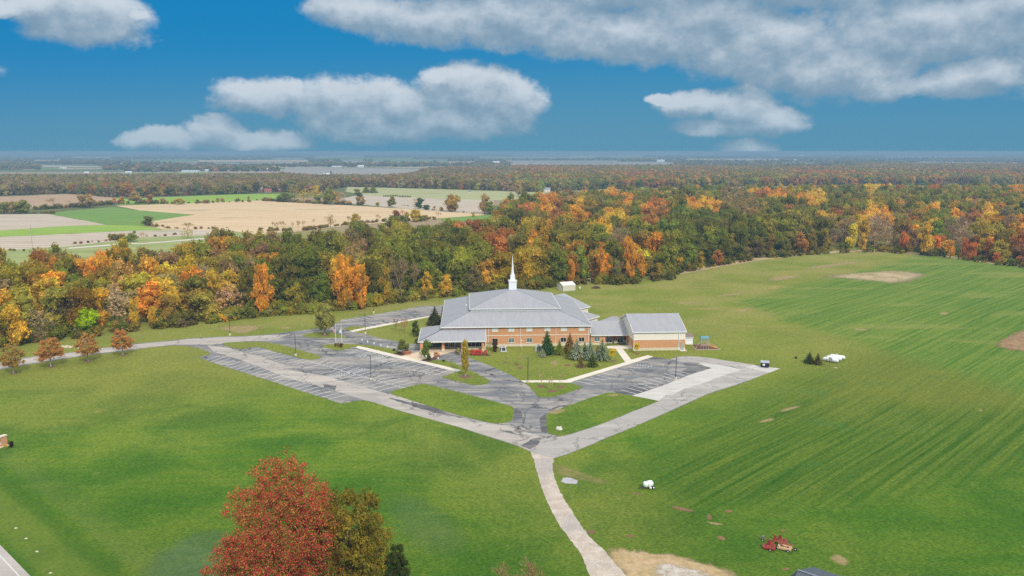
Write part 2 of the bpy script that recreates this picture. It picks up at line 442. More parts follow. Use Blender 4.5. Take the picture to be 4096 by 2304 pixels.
def foliage_mat(name, rough_tint=None):
    m, n, o = new_mat(name)
    a = n.new('ShaderNodeAttribute', attribute_type='INSTANCER', attribute_name='tint')
    cv = n.new('ShaderNodeAttribute', attribute_type='GEOMETRY', attribute_name='cv')
    c3 = n.sep(cv.outputs['Vector'])
    base = a.outputs['Color']
    warm = n.mix(1.0, base, (1.34, 1.12, .80), 'MULTIPLY')
    cool = n.mix(1.0, base, (.84, .94, .76), 'MULTIPLY')
    c = n.mix(n.sstep(c3[0], .0, 1.0), cool, warm)
    br = n.lin(c3[1], 0, 1, .35, 1.65)
    c = n.mix(1.0, c, n.comb(br, br, br), 'MULTIPLY')
    d = n.new('ShaderNodeBsdfDiffuse'); n.put(d, 0, c)
    t = n.new('ShaderNodeBsdfTranslucent'); n.put(t, 0, c)
    mx = n.new('ShaderNodeMixShader'); mx.inputs[0].default_value = .48
    n.l.new(d.outputs[0], mx.inputs[1]); n.l.new(t.outputs[0], mx.inputs[2]); n.l.new(mx.outputs[0], o.inputs[0])
    return m
M = {}
M['grass'] = grass_mat()
M['asph'] = asphalt_mat('asphalt', (.175, .180, .192), (.37, .345, .315), (.125, .135, .155), .85, .6)
M['lane'] = asphalt_mat('worn_asphalt', (.40, .37, .335), (.49, .45, .405), (.25, .235, .225), .60, .45, -41, (.06, 1))
M['lane2'] = asphalt_mat('worn_asphalt_east', (.38, .36, .34), (.47, .44, .41), (.22, .205, .20), .45, .5, 44, (.06, 1))
M['dark'] = asphalt_mat('dark_asphalt', (.105, .105, .115), (.24, .23, .22), (.06, .06, .065), .4, .4, 44, (.3, 1))
M['blue'] = asphalt_mat('patched_asphalt', (.17, .185, .20), (.20, .21, .225), (.14, .15, .16), .1, .3)
M['hwy'] = asphalt_mat('road_asphalt', (.42, .385, .36), (.48, .44, .41), (.36, .33, .31), .1, .3, -42.7, (.03, 1))
M['conc'] = concrete_mat('concrete', (.74, .68, .59))
M['slab'] = concrete_mat('concrete_slab', (.57, .55, .52), .12, 0)
M['plaza'] = concrete_mat('plaza_concrete', (.70, .56, .40), .12, 2.4)
def gravel_mat():
    m, n, o = new_mat('gravel'); p = n.pos()
    a = n.noise(p, .45, 5, .7, .5); b = n.noise(p, 3.5, 4, .75); d = n.noise(p, .09, 3, .5)
    c = n.mix(n.sstep(a, .35, .68), (.46, .39, .325), (.60, .53, .455))
    c = n.mix(n.math('MULTIPLY', n.sstep(d, .50, .66), .6), c, (.36, .34, .335))
    c = n.mix(.6, c, n.mix(n.sstep(b, .25, .75), (.62, .62, .62), (1.32, 1.32, 1.32)), 'MULTIPLY')
    pbsdf(n, o, c, .92, 0, .15, b, .4, .05); return m
M['gravel'] = gravel_mat()
M['white'] = simple('white_trim', (.80, .79, .76), .5, var=.03)
M['steeple'] = simple('white_steeple_paint', (.84, .86, .88), .4, var=.02)
M['cream'] = simple('cream_siding', (.86, .79, .68), .7, var=.05, scale=.4)
M['creamblock'] = simple('cream_block', (.70, .61, .45), .8, var=.08, scale=.8)
M['roof'] = roof_mat('standing_seam_roof', (.365, .373, .40))
M['roofd'] = roof_mat('dark_barn_roof', (.105, .125, .155), .30, .55)
M['shingle'] = simple('brown_shingle', (.24, .18, .16), .9, var=.2, scale=3)
M['brick'] = brick_mat()
M['glass'] = simple('window_glass', (.13, .19, .19), .12, 0, .6, var=.35, scale=.5)
M['glasslight'] = simple('window_blind', (.66, .72, .68), .3, 0, .4, var=.2, scale=.9)
M['glassdark'] = simple('dark_glass', (.02, .022, .03), .1, 0, .6, var=.2)
M['metal'] = simple('dark_bronze_metal', (.06, .06, .065), .5, .3)
M['pole'] = simple('weathered_pole', (.22, .22, .20), .6, .2)
M['wood'] = simple('weathered_wood', (.50, .40, .31), .9, var=.25, scale=2)
M['bark'] = simple('bark', (.17, .13, .10), .95, var=.3, scale=3)
M['barkpale'] = simple('pale_bark', (.42, .37, .31), .95, var=.25, scale=3)
M['mulch'] = simple('mulch', (.10, .055, .035), .95, var=.4, scale=2)
M['rmulch'] = simple('red_mulch', (.19, .10, .07), .95, var=.3, scale=2)
M['paint'] = simple('road_paint', (.66, .67, .67), .7, var=.15, scale=.6)
M['navy'] = simple('navy_paint', (.025, .028, .055), .45, .1)
M['black'] = simple('black_rubber', (.02, .02, .022), .7)
M['red'] = simple('red_paint', (.36, .045, .035), .45, .1, .4, var=.35, scale=4)
M['tanm'] = simple('faded_tan_metal', (.55, .38, .22), .7, .1, .3, var=.25, scale=4)
M['tank'] = simple('tank_paint', (.80, .83, .84), .35, 0, .5, var=.05)
M['yellowp'] = simple('yellow_plastic', (.85, .42, .03), .5)
M['bluep'] = simple('teal_canvas', (.10, .32, .42), .7, var=.2)
M['straw'] = field_mat('dry_stubble', (.50, .38, .23), (.36, .27, .13), 20, 9, .2)
M['rust'] = simple('rusty_brick', (.30, .12, .06), .9, var=.2)
M['leaf'] = foliage_mat('foliage')
M['yellowlens'] = simple('lamp_lens', (.75, .76, .74), .4)

# ------------------------------------------------------------------ ground, paving and fields
def poly_world(pts, z=0.0): return [gp(x, y, z) for x, y in pts]
def jitter(pts, step, amp, seed=0):
    out = []
    for i, a in enumerate(pts):
        b = pts[(i + 1) % len(pts)]
        L = math.dist(a, b); k = max(1, int(L / step))
        for j in range(k):
            t = j / k; x = a[0] + (b[0] - a[0]) * t; y = a[1] + (b[1] - a[1]) * t
            nx, ny = -(b[1] - a[1]) / max(L, 1e-6), (b[0] - a[0]) / max(L, 1e-6)
            q = (mnoise.noise(Vector((x * .9 / max(step, .1), y * .9 / max(step, .1), seed))) + .6 * mnoise.noise(Vector((x * .3, y * .3, seed + 9)))) * amp
            out.append((x + nx * q, y + ny * q))
    return out
def smooth_poly(pts, it=1):
    for _ in range(it):
        q = []
        for i, a in enumerate(pts):
            b = pts[(i + 1) % len(pts)]
            q.append((a[0] * .75 + b[0] * .25, a[1] * .75 + b[1] * .25)); q.append((a[0] * .25 + b[0] * .75, a[1] * .25 + b[1] * .75))
        pts = q
    return pts
def sheet(name, pts, z, mat, jit=0.0, step=1.2, world_pts=False, smooth=0, thick=None, kind='structure'):
    w = list(pts) if world_pts else poly_world(pts)
    if smooth: w = smooth_poly(w, smooth)
    if jit: w = jitter(w, step, jit, (sum(map(ord, name)) + len(pts)) % 17)
    vs = [Vector((x, y, z)) for x, y in w]
    tris = tessellate_polygon([vs])
    mb = MB(); mb.v = [tuple(v) for v in vs]
    for t in tris:
        a, b, c = (vs[i] for i in t)
        if (b - a).cross(c - a).z < 0: t = tuple(reversed(t))
        mb.f.append(tuple(t)); mb.mi.append(0)
    if thick:
        n = len(vs); mb.v += [(x, y, z - thick) for x, y in w]
        area = sum(w[i][0] * w[(i + 1) % n][1] - w[(i + 1) % n][0] * w[i][1] for i in range(n))
        for i in range(n):
            j = (i + 1) % n; q = (i, i + n, j + n, j) if area > 0 else (j, j + n, i + n, i)
            mb.f.append(q); mb.mi.append(0)
    o = mb.build(name, mat)
    tag(o, kind=kind); return o

def soft(name, pts, z, col, col2, wet=.95, scale=.5, hard=.25, world_pts=False, smooth=1, opac=1.0):
    """worn patch whose rim breaks up into the turf"""
    w = list(pts) if world_pts else poly_world(pts)
    w = smooth_poly(w, smooth); cx = sum(p[0] for p in w) / len(w); cy = sum(p[1] for p in w) / len(w); n_ = len(w)
    mb = MB(); at = []
    for k_, a_ in ((1.22, 0.0), (.90, .55), (.62, 1.0)):
        mb.v += [(cx + (x - cx) * k_, cy + (y - cy) * k_, z) for x, y in w]; at += [a_] * n_
    mb.v.append((cx, cy, z)); at.append(1.0)
    area = sum(w[i][0] * w[(i + 1) % n_][1] - w[(i + 1) % n_][0] * w[i][1] for i in range(n_))
    for i in range(n_):
        j = (i + 1) % n_
        q = [(i, j, n_ + j, n_ + i), (n_ + i, n_ + j, 2 * n_ + j, 2 * n_ + i), (2 * n_ + i, 2 * n_ + j, 3 * n_)]
        for f_ in q: mb.f.append(f_ if area > 0 else tuple(reversed(f_))); mb.mi.append(0)
    m, n, o = new_mat(name)
    p = n.pos(); e = n.new('ShaderNodeAttribute', attribute_name='edge').outputs['Fac']
    v = n.noise(p, scale * 3.5, 5, .72); u = n.noise(p, scale * .8, 4, .65, .5)
    al = n.sstep(n.math('ADD', e, n.math('MULTIPLY', n.math('SUBTRACT', u, .5), 1.9)), .50 - hard, .50 + hard)
    c = n.mix(n.sstep(u, .35, .65), col, col2); c = n.mix(.6, c, n.mix(n.sstep(v, .25, .75), (.6, .6, .6), (1.35, 1.35, 1.35)), 'MULTIPLY')
    b = pbsdf(n, o, c, wet, 0, .2); t = n.new('ShaderNodeBsdfTransparent'); mx = n.new('ShaderNodeMixShader')
    n.l.new(n.math('MULTIPLY', n.math('MULTIPLY', al, n.sstep(e, 0, .15)), opac), mx.inputs[0]); n.l.new(t.outputs[0], mx.inputs[1]); n.l.new(b.outputs[0], mx.inputs[2]); n.l.new(mx.outputs[0], o.inputs[0])
    ob_ = mb.build(name, m); a_ = ob_.data.attributes.new('edge', 'FLOAT', 'POINT'); a_.data.foreach_set('value', at)
    tag(ob_, kind='structure'); return ob_

g = MB()
xs = [-45000, -9000, -2500, -800, 0, 800, 2500, 9000, 45000]; ys = [-600, 0, 300, 700, 1500, 3500, 9000, 20000, 60000]
for i in range(len(xs) - 1):
    for j in range(len(ys) - 1):
        g.face([(xs[i], ys[j], 0), (xs[i + 1], ys[j], 0), (xs[i + 1], ys[j + 1], 0), (xs[i], ys[j + 1], 0)])
tag(g.build('ground', M['grass']), kind='structure')

# --- the asphalt as one sheet
out = []
out += kk('c5', (-900, 1010), (-300, 940), (0, 900), (350, 840), (800, 765), (1210, 710), (1640, 660), (1800, 635), (2100, 610), (2250, 615), (2400, 640), (2555, 705), (2490, 728), (2400, 750))
out += kk('l', (75, 440), (450, 580), (1050, 780), (1450, 905), (2150, 1120), (2576, 1265))
out += kk('c3', (1850, 1310), (1960, 1290), (2120, 1270))
out += kk('c4', (0, 700), (350, 810), (1000, 990), (1740, 1225), (1840, 1262), (1900, 1310), (2160, 1370), (2300, 1330))
out += kk('rr', (0, 990), (250, 882), (500, 768), (750, 688), (895, 630), (960, 605), (760, 575), (560, 545), (430, 525))
out += kk('c2', (1640, 1000), (1500, 985), (1350, 980), (1240, 987), (1150, 1018), (940, 990))
out += kk('d4', (1190, 1190), (230, 1190))
out += kk('c4', (1760, 430), (1640, 365), (1500, 300), (1300, 215), (1160, 165), (1110, 120))
out += kk('p', (1270, 480), (1000, 300), (0, 260))
out += kk('b5', (2080, 1105), (1900, 1090), (1620, 1035), (1200, 960), (880, 862), (620, 825))
out += kk('b5', (900, 745), (2340, 478), (3200, 300), (3200, 180), (2450, 240), (2160, 245), (1500, 370), (350, 555))
out += kk('c3', (1840, 330), (1780, 345), (1700, 372), (1550, 405), (1250, 440), (1000, 475), (700, 495), (350, 505), (0, 525))
out += kk('c5', (2100, 545), (1640, 585), (1230, 640), (800, 700), (340, 750), (-200, 850), (-900, 930))
sheet('parking_lot', out, .02, M['asph'], jit=.18, step=1.5)

# --- lighter worn lanes and slabs laid over it
lane = kk('l', (300, 130), (900, 215), (1100, 265), (1300, 340), (1700, 420), (2050, 560), (2576, 720))
lane += kk('c3', (1150, 890), (1700, 985), (2050, 1090), (2320, 1165), (2566, 1228))
lane += kk('c4', (180, 590), (300, 625), (600, 720), (1000, 850), (1400, 952), (1560, 975), (2030, 1115), (1740, 1222), (1000, 988), (350, 808), (0, 698))
lane += kk('c3', (2110, 1262), (1870, 1185), (1500, 1080), (1150, 985), (900, 880), (560, 760), (330, 690))
sheet('drive', lane, .032, M['lane'], jit=.25, step=1.5)
lw = kk('c5', (-900, 1000), (-300, 932), (0, 890), (350, 832), (800, 758), (1210, 703), (1640, 652), (2100, 600), (2566, 600))
lw += kk('c3', (700, 560), (1000, 550), (1250, 475), (1000, 483), (700, 502), (350, 512), (0, 533))
lw += kk('c5', (2100, 555), (1640, 595), (1230, 650), (800, 710), (340, 760), (-200, 858), (-900, 940))
sheet('drive', lw, .036, M['lane'], jit=.12, step=2)
east = kk('c4', (1745, 1228), (2060, 1120), (2080, 1130), (2200, 1108), (2350, 1085))
east += kk('m', (350, 292), (600, 212), (900, 92), (1100, 12))
east += kk('e4', (2490, 1325))
east += kk('c2', (1110, 1449), (1560, 1300), (1880, 1180), (2003, 1150), (1900, 1105), (1500, 1060), (1270, 1048), (1160, 1018), (1240, 989), (1350, 983), (1500, 988), (1640, 1003), (1800, 1030), (2140, 1080), (2345, 1180))
east += kk('rr', (750, 684), (500, 764), (250, 878), (0, 986))
east += kk('c4', (2300, 1326), (2165, 1366), (1900, 1300))
sheet('drive', east, .034, M['lane2'], jit=.08, step=1.5)
slab = kk('e4', (1790, 1180), (2260, 1030), (2576, 925))
slab += kk('c2', (1380, 1210), (1650, 1125), (1560, 1100), (1490, 1062), (1700, 1080), (1880, 1110), (1985, 1140), (2003, 1152), (1960, 1168), (1880, 1185), (1560, 1305), (1300, 1385), (1180, 1449), (1105, 1449))
slab += kk('e4', (2490, 1318), (2200, 1262))
sheet('concrete_apron', slab, .046, M['slab'], jit=.05, step=2)
sheet('dumpster_pad', kk('c2', (2050, 1117), (2150, 1087), (2475, 1132), (2345, 1182)), .075, M['slab'], thick=.06)
sheet('asphalt_patch', kk('e4', (1570, 730), (1985, 600), (2215, 630), (1740, 785), (1600, 760)), .041, M['blue'], jit=.1, step=1)
sheet('asphalt_patch', kk('c2', (1290, 1068), (1420, 1062), (1655, 1122), (1330, 1205), (1250, 1165), (1400, 1120)), .041, M['dark'], jit=.5, step=1.2)
sheet('asphalt_patch', kk('c2', (890, 1003), (960, 992), (1150, 1020), (1100, 1045), (940, 1030)), .042, M['dark'], jit=.35, step=1)
sheet('asphalt_patch', kk('e4', (1330, 1075), (1500, 1010), (1950, 990), (2250, 1020), (1900, 1165), (1700, 1180), (1500, 1130)), .041, M['dark'], jit=.6, step=1.2)
sheet('asphalt_patch', kk('c4', (1680, 760), (1760, 800), (1780, 880), (1700, 905), (1665, 920)), .041, M['dark'], jit=.3, step=.8)
sheet('asphalt_patch', kk('c4', (1990, 880), (2065, 820), (2072, 1060), (2010, 1050), (1995, 960)), .042, M['dark'], jit=.2, step=.8)
sheet('asphalt_patch', kk('c4', (1900, 1130), (2010, 1120), (1980, 1215), (1870, 1260), (1770, 1222)), .046, M['dark'], jit=.5, step=.9)
sheet('asphalt_patch', kk('c4', (160, 640), (420, 690), (700, 745), (900, 830), (1090, 870), (1010, 880), (850, 850), (560, 770), (360, 710)), .045, M['dark'], jit=.7, step=1.2)
sheet('asphalt_patch', kk('c4', (1090, 885), (1260, 940), (1180, 930)), .045, M['dark'], jit=.3, step=1.0)
sheet('asphalt_patch', kk('c4', (1500, 1025), (1640, 1045), (1800, 1108), (1600, 1060)), .045, M['dark'], jit=.35, step=.9)
sheet('asphalt_patch', kk('c3', (1640, 1080), (1800, 1100), (1780, 1150), (1650, 1130)), .045, M['dark'], jit=.6, step=1.0)

# --- grass islands, raised a little out of the paving
def island(pts, smooth=1): return sheet('grass_island', pts, .09, M['grass'], jit=.16, step=1.0, smooth=smooth, thick=.09)
island(kk('c3', (410, 590), (450, 578), (600, 570), (950, 565), (1200, 620), (1400, 680), (1600, 735), (1630, 752), (1560, 775), (1470, 785), (1390, 770), (1100, 700), (880, 632), (800, 628), (750, 640), (680, 655), (560, 645), (470, 620)))
island(kk('c3', (1375, 492), (1450, 468), (1560, 450), (1700, 448), (1850, 478), (1920, 506), (1880, 518), (1650, 520), (1450, 512)))
fl = kk('c3', (1615, 615), (1680, 600), (1800, 590)) + kk('b5', (700, 1100), (950, 1120), (1240, 1165), (1520, 1210), (1640, 1250), (1740, 1330), (1700, 1362), (760, 1147)) + kk('c3', (2030, 622), (1940, 650), (1850, 670), (1780, 665), (1680, 640))
island(fl, 0)
island(kk('p', (400, 762), (560, 715), (860, 720), (1100, 800), (1270, 880), (1500, 990), (1700, 1090), (2000, 1240), (2000, 1262), (1900, 1322), (1750, 1360), (1500, 1345), (1200, 1270), (800, 1170), (765, 1145), (1100, 1030), (1235, 985)), 0)
island(kk('c4', (150, 577), (350, 520), (560, 470), (650, 480), (1000, 570), (1350, 660), (1640, 740), (1672, 755), (1668, 890), (1630, 930), (1500, 950), (1400, 945), (1000, 850), (600, 722), (300, 627)))
island(kk('e4', (110, 1452), (700, 1240), (1150, 1110), (1330, 1105), (1800, 1185), (2200, 1260), (2490, 1322)) + kk('m', (1100, 8), (900, 88), (600, 208), (350, 288), (280, 300), (200, 280), (178, 250), (176, 120)), 0)
island(kk('c4', (1775, 445), (1850, 490), (1930, 575), (1985, 632), (2120, 632), (2300, 590), (2520, 508), (2440, 485), (2370, 462)), 0)
island(kk('b5', (405, 752), (590, 705), (880, 700), (905, 742), (560, 802)), 0)

# --- walks
def walk(name, pts, mat='conc', z=.13): return sheet(name, pts, z, M[mat], thick=.13)
walk('sidewalk', kk('r', (1825, 290), (1750, 328)) + kk('q', (0, 172), (2250, 697), (2350, 655), (1280, 400), (800, 291), (0, 100)))
walk('sidewalk', kk('b5', (545, 805), (620, 827), (2340, 490), (3150, 330), (3150, 305), (2340, 470), (880, 735)))
walk('sidewalk', kk('c2', (940, 990), (880, 972), (680, 1027)) + kk('d4', (2318, 775), (1085, 1143), (170, 1150), (230, 1190), (1190, 1190)) + kk('c2', (0, 1278)))
walk('sidewalk', kk('c2', (605, 1056), (680, 1028), (572, 888), (485, 888)), z=.134)
walk('church_plaza', kk('q', (800, 292), (1265, 175)) + kk('p', (170, 495), (560, 395), (1290, 330), (1290, 420), (1090, 482), (610, 612), (340, 690), (190, 725)), 'plaza', .14)
walk('entrance_patio', kk('c2', (380, 862), (395, 888), (690, 892), (680, 850)), 'conc', .138)
sheet('mulch_bed', kk('q', (810, 288), (985, 238), (900, 150), (740, 210), (590, 215), (640, 245)), .11, M['mulch'], jit=.2, step=.8)
sheet('mulch_bed', kk('p', (195, 722), (345, 690), (600, 620), (700, 640), (520, 730), (400, 765)), .12, M['mulch'], jit=.15, step=.8)
sheet('mulch_bed', kk('p', (1440, 590), (1500, 540), (1920, 540), (2030, 590), (1960, 605), (1800, 595), (1500, 595)), .05, M['mulch'], jit=.2, step=.8)
sheet('playground_bed', kk('g', (840, 770), (1240, 745), (1880, 740), (2340, 1010), (1090, 1040)), .05, M['rmulch'], jit=.1, step=.8)

# --- painted stall lines
pl = MB()
def line(a, b, w=.23, z=.05):
    a = Vector((*a, 0)); b = Vector((*b, 0)); d = (b - a).normalized(); nrm = Vector((-d.y, d.x, 0)) * w / 2
    pl.face([a - nrm + Vector((0, 0, z)), b - nrm + Vector((0, 0, z)), b + nrm + Vector((0, 0, z)), a + nrm + Vector((0, 0, z))])
def row(L0, U0, L1, U1, w=2.78, skip=()):
    L0, U0, L1, U1 = (Vector((*gp(*p), 0)) for p in (L0, U0, L1, U1))
    n = max(1, round(((L1 - L0).length + (U1 - U0).length) / 2 / w))
    for i in range(n + 1):
        if i in skip: continue
        t = i / n; line(L0.lerp(L1, t).xy, U0.lerp(U1, t).xy)
    return n
def pt(k, x, y): return kk(k, (x, y))[0]
row(pt('l', 280, 525), pt('l', 650, 400), pt('c3', 1700, 1262), pt('c3', 1920, 1208))
row(pt('l', 1280, 300), pt('l', 1700, 205), pt('q', 230, 1185), pt('q', 700, 1060), skip=(12, 13))
row(pt('r', 765, 745), pt('r', 1035, 635), pt('q', 700, 1060), pt('q', 1170, 955))
line(gp(*pt('r', 490, 668)), gp(*pt('q', 885, 1110)))
row(pt('r', 1450, 448), pt('r', 1830, 365), pt('q', 1610, 790), pt('q', 2055, 655))
row(pt('b5', 590, 598), pt('b5', 370, 555), pt('b5', 2400, 285), pt('b5', 2220, 250))
row(pt('b5', 1070, 700), pt('b5', 905, 660), pt('b5', 2250, 475), pt('b5', 2130, 440))
row(pt('e4', 800, 893), pt('e4', 350, 800), pt('e4', 1990, 478), pt('e4', 1700, 425))
row(pt('e4', 1910, 1135), pt('e4', 1500, 1030), pt('c2', 1390, 1200), pt('c2', 1200, 1145))
def hatch(q, n):
    a, b, c, d = (Vector((*gp(*p), 0)) for p in q)
    for e, f_ in ((a, b), (b, c), (c, d), (d, a)): line(e.xy, f_.xy, .14)
    for i in range(1, n): line(a.lerp(b, i / n).xy, d.lerp(c, max(0, (i - .9)) / n).xy, .2)
hatch(kk('r', (1030, 1072), (1960, 860), (2120, 902), (1200, 1110)), 14)
hatch(kk('r', (1440, 452), (1830, 365), (1900, 372), (1620, 478)), 7)
hatch(kk('r', (1780, 545), (2150, 445), (2250, 450), (1900, 570)), 7)
hatch(kk('r', (2110, 625), (2480, 525), (2570, 545), (2200, 650)), 7)
hatch(kk('q', (250, 405), (560, 320), (735, 350), (350, 445)), 7)
for i, (x, y) in enumerate(((1940, 370), (2005, 395), (2080, 400), (2145, 410), (2215, 415), (2290, 430))):
    line(gp(*pt('e4', x, y)), gp(*pt('e4', x - 6, y + 28 - (50 if i % 2 else 0))), .2)
line(gp(*pt('e4', 1900, 405)), gp(*pt('e4', 2300, 440)), .12)
for a in range(0, 12):
    t = a / 12; A_ = Vector(pt('q', 180, 410)); B_ = Vector(pt('q', 1760, 815)); 
    if a % 3 != 2: line(gp(*A_.lerp(B_, t)), gp(*A_.lerp(B_, t + .05)), .22)
tag(pl.build('parking_lines', M['paint']), kind='structure')

# --- gravel drive, worn ground, road
gl = kk('c6', (290, 258), (330, 350), (355, 450), (380, 540), (440, 710), (520, 880), (600, 1010), (700, 1130), (800, 1280), (860, 1449), (960, 1700))
gr = kk('c6', (1400, 1700), (1220, 1449), (1100, 1330), (1000, 1200), (900, 1110), (800, 1000), (720, 880), (620, 720), (540, 560), (500, 400), (515, 315))
sheet('gravel_drive', gl + gr, .03, M['gravel'], jit=.22, step=.7)
soft('gravel_yard', kk('m', (640, 1245), (750, 1215), (940, 1235), (1080, 1262), (1200, 1258), (1330, 1300), (1500, 1345), (1760, 1430), (1900, 1600), (850, 1700), (760, 1449)), .02, (.50, .37, .22), (.40, .30, .15), scale=.35, hard=.3)
soft('gravel_yard', kk('m', (1080, 1370), (1160, 1345), (1290, 1375), (1420, 1400), (1540, 1449), (1500, 1560), (1180, 1600), (1080, 1449)), .035, (.47, .41, .33), (.64, .59, .53), scale=.9, hard=.5, opac=.85)
soft('puddle', kk('m', (288, 650), (330, 635), (390, 640), (460, 676), (420, 692), (350, 690), (300, 680)), .02, (.48, .47, .50), (.42, .41, .44), .35, scale=.8, hard=.12)
BS = ((.30, .18, .10), (.22, .13, .07)); DT = ((.50, .38, .20), (.40, .31, .14))
for q in (((1195, 868), (1260, 878), (1330, 890), (1405, 918), (1300, 920), (1230, 895)), ((1500, 935), (1530, 945), (1540, 985), (1500, 990)), ((1580, 1110), (1650, 1130), (1650, 1160), (1590, 1150)),
          ((500, 1075), (575, 1068), (580, 1100), (520, 1100)), ((870, 758), (925, 765), (975, 795), (920, 782)), ((1640, 905), (1720, 905), (1700, 930), (1650, 925)), ((820, 1115), (890, 1105), (885, 1130), (830, 1130)), ((2100, 1070), (2160, 1065), (2140, 1085), (2110, 1085)), ((2100, 1385), (2190, 1380), (2170, 1405), (2110, 1400))):
    soft('soil_patch', kk('m', *q), .02, *BS, scale=.9, opac=.85)
for key, q, hd in (('m', ((1480, 1000), (1560, 1005), (1640, 1025), (1560, 1032)), .3), ('w', ((1480, 1180), (1620, 1120), (1780, 1220), (1740, 1310), (1620, 1270)), .35),
               ('rr', ((2240, 868), (2265, 866), (2275, 874), (2250, 878)), .1), ('c3', ((350, 390), (600, 368), (905, 368), (890, 400), (760, 450), (640, 475), (560, 445), (400, 425)), .35), ('c3', ((1110, 388), (1230, 382), (1285, 405), (1150, 412)), .35),
               ('rr', ((960, 870), (1080, 840), (1100, 850), (980, 885)), .4), ('rr', ((820, 940), (930, 915), (930, 935), (840, 955)), .4), ('rr', ((680, 232), (790, 205), (800, 212), (700, 240)), .3), ('rr', ((1990, 240), (2050, 238), (2050, 256), (2000, 256)), .3),
               ('rr', ((1440, 342), (1540, 350), (1520, 360), (1450, 356)), .35), ('c2', ((1180, 340), (1480, 320), (1500, 340), (1250, 352)), .45), ('c2', ((1700, 245), (2050, 205), (2080, 220), (1760, 262)), .45), ('D', ((360, 1230), (900, 1165), (980, 1175), (420, 1260)), .45), ('D', ((0, 1330), (330, 1300), (300, 1335), (0, 1380)), .45),
               ('c4', ((2080, 810), (2260, 770), (2330, 800), (2110, 860)), .45), ('e4', ((1130, 1160), (1450, 1140), (1440, 1200), (1160, 1200)), .4), ('d4', ((780, 740), (950, 740), (940, 830), (790, 820)), .5)):
    soft('dry_turf', kk(key, *q), .105 if key in ('c4', 'e4') else .012, *DT, scale=.6, hard=hd + .15, opac=.62)
soft('dry_turf', kk('m', (225, 520), (330, 540), (460, 590), (730, 690), (640, 700), (400, 640), (240, 620)), .012, (.38, .32, .13), (.24, .24, .07), scale=.35, hard=.5, opac=.55)
soft('pale_turf', kk('f', (640, 2180), (820, 2110), (960, 2150), (960, 2330), (700, 2400), (560, 2330)), .012, (.15, .24, .14), (.10, .19, .08), scale=.18, hard=.6, opac=.35)  # faint pale bluish tint blended over the grass, in two soft patches
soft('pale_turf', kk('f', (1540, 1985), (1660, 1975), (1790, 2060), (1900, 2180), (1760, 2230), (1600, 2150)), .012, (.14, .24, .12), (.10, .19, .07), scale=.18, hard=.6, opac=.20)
soft('dry_brush', kk('D', (560, 1330), (760, 1295), (1000, 1280), (1250, 1262), (1400, 1272), (1600, 1300), (1560, 1325), (1420, 1370), (1250, 1397), (1100, 1375), (900, 1352)), .03, (.52, .41, .26), (.31, .25, .12), scale=.16, hard=.42)
soft('dry_brush', kk('rr', (2330, 462), (2420, 400), (2540, 345), (2900, 330), (2900, 520), (2537, 500), (2450, 480)), .03, (.36, .24, .12), (.26, .16, .09), scale=.3, hard=.15)
fe = kk('C', (1600, 1342), (1700, 1300), (2100, 1225), (2576, 1150)) + kk('D', (400, 1100), (800, 1078), (1200, 1080), (1700, 1120), (2300, 1200), (2576, 1230), (2900, 1260))
fe2 = kk('D', (2900, 1235), (2576, 1205), (2300, 1180), (1700, 1100), (1200, 1060), (800, 1060), (400, 1080)) + kk('C', (2576, 1120), (2100, 1190), (1700, 1270), (1600, 1320))
sheet('dry_verge', fe + fe2, .015, M['straw'], jit=1.0, step=4)

rd = Vector(gp(121, 2304)) ; ru = Vector(gp(0, 2179)); rdir = (ru - rd).normalized(); rn = Vector((rdir.y, -rdir.x))
if rn.x > 0: rn = -rn
a0 = rd - rdir * 60; a1 = ru + rdir * 420
sheet('road', [tuple(a0), tuple(a1), tuple(a1 + rn * 9.5), tuple(a0 + rn * 9.5)], .025, M['hwy'], world_pts=True)
wl = MB()
def wline(off, w, z=.035):
    p, q = a0 + rn * off, a1 + rn * off
    wl.face([(*p, z), (*(p + rn * w), z), (*(q + rn * w), z), (*q, z)])
wline(1.05, .16); wline(8.3, .16)
tag(wl.build('road_edge_lines', M['paint']), kind='structure')
yl = MB(); wl = yl; wline(4.6, .12); wline(4.85, .12)
tag(yl.build('road_centre_lines', simple('yellow_paint', (.60, .40, .05))), kind='structure')

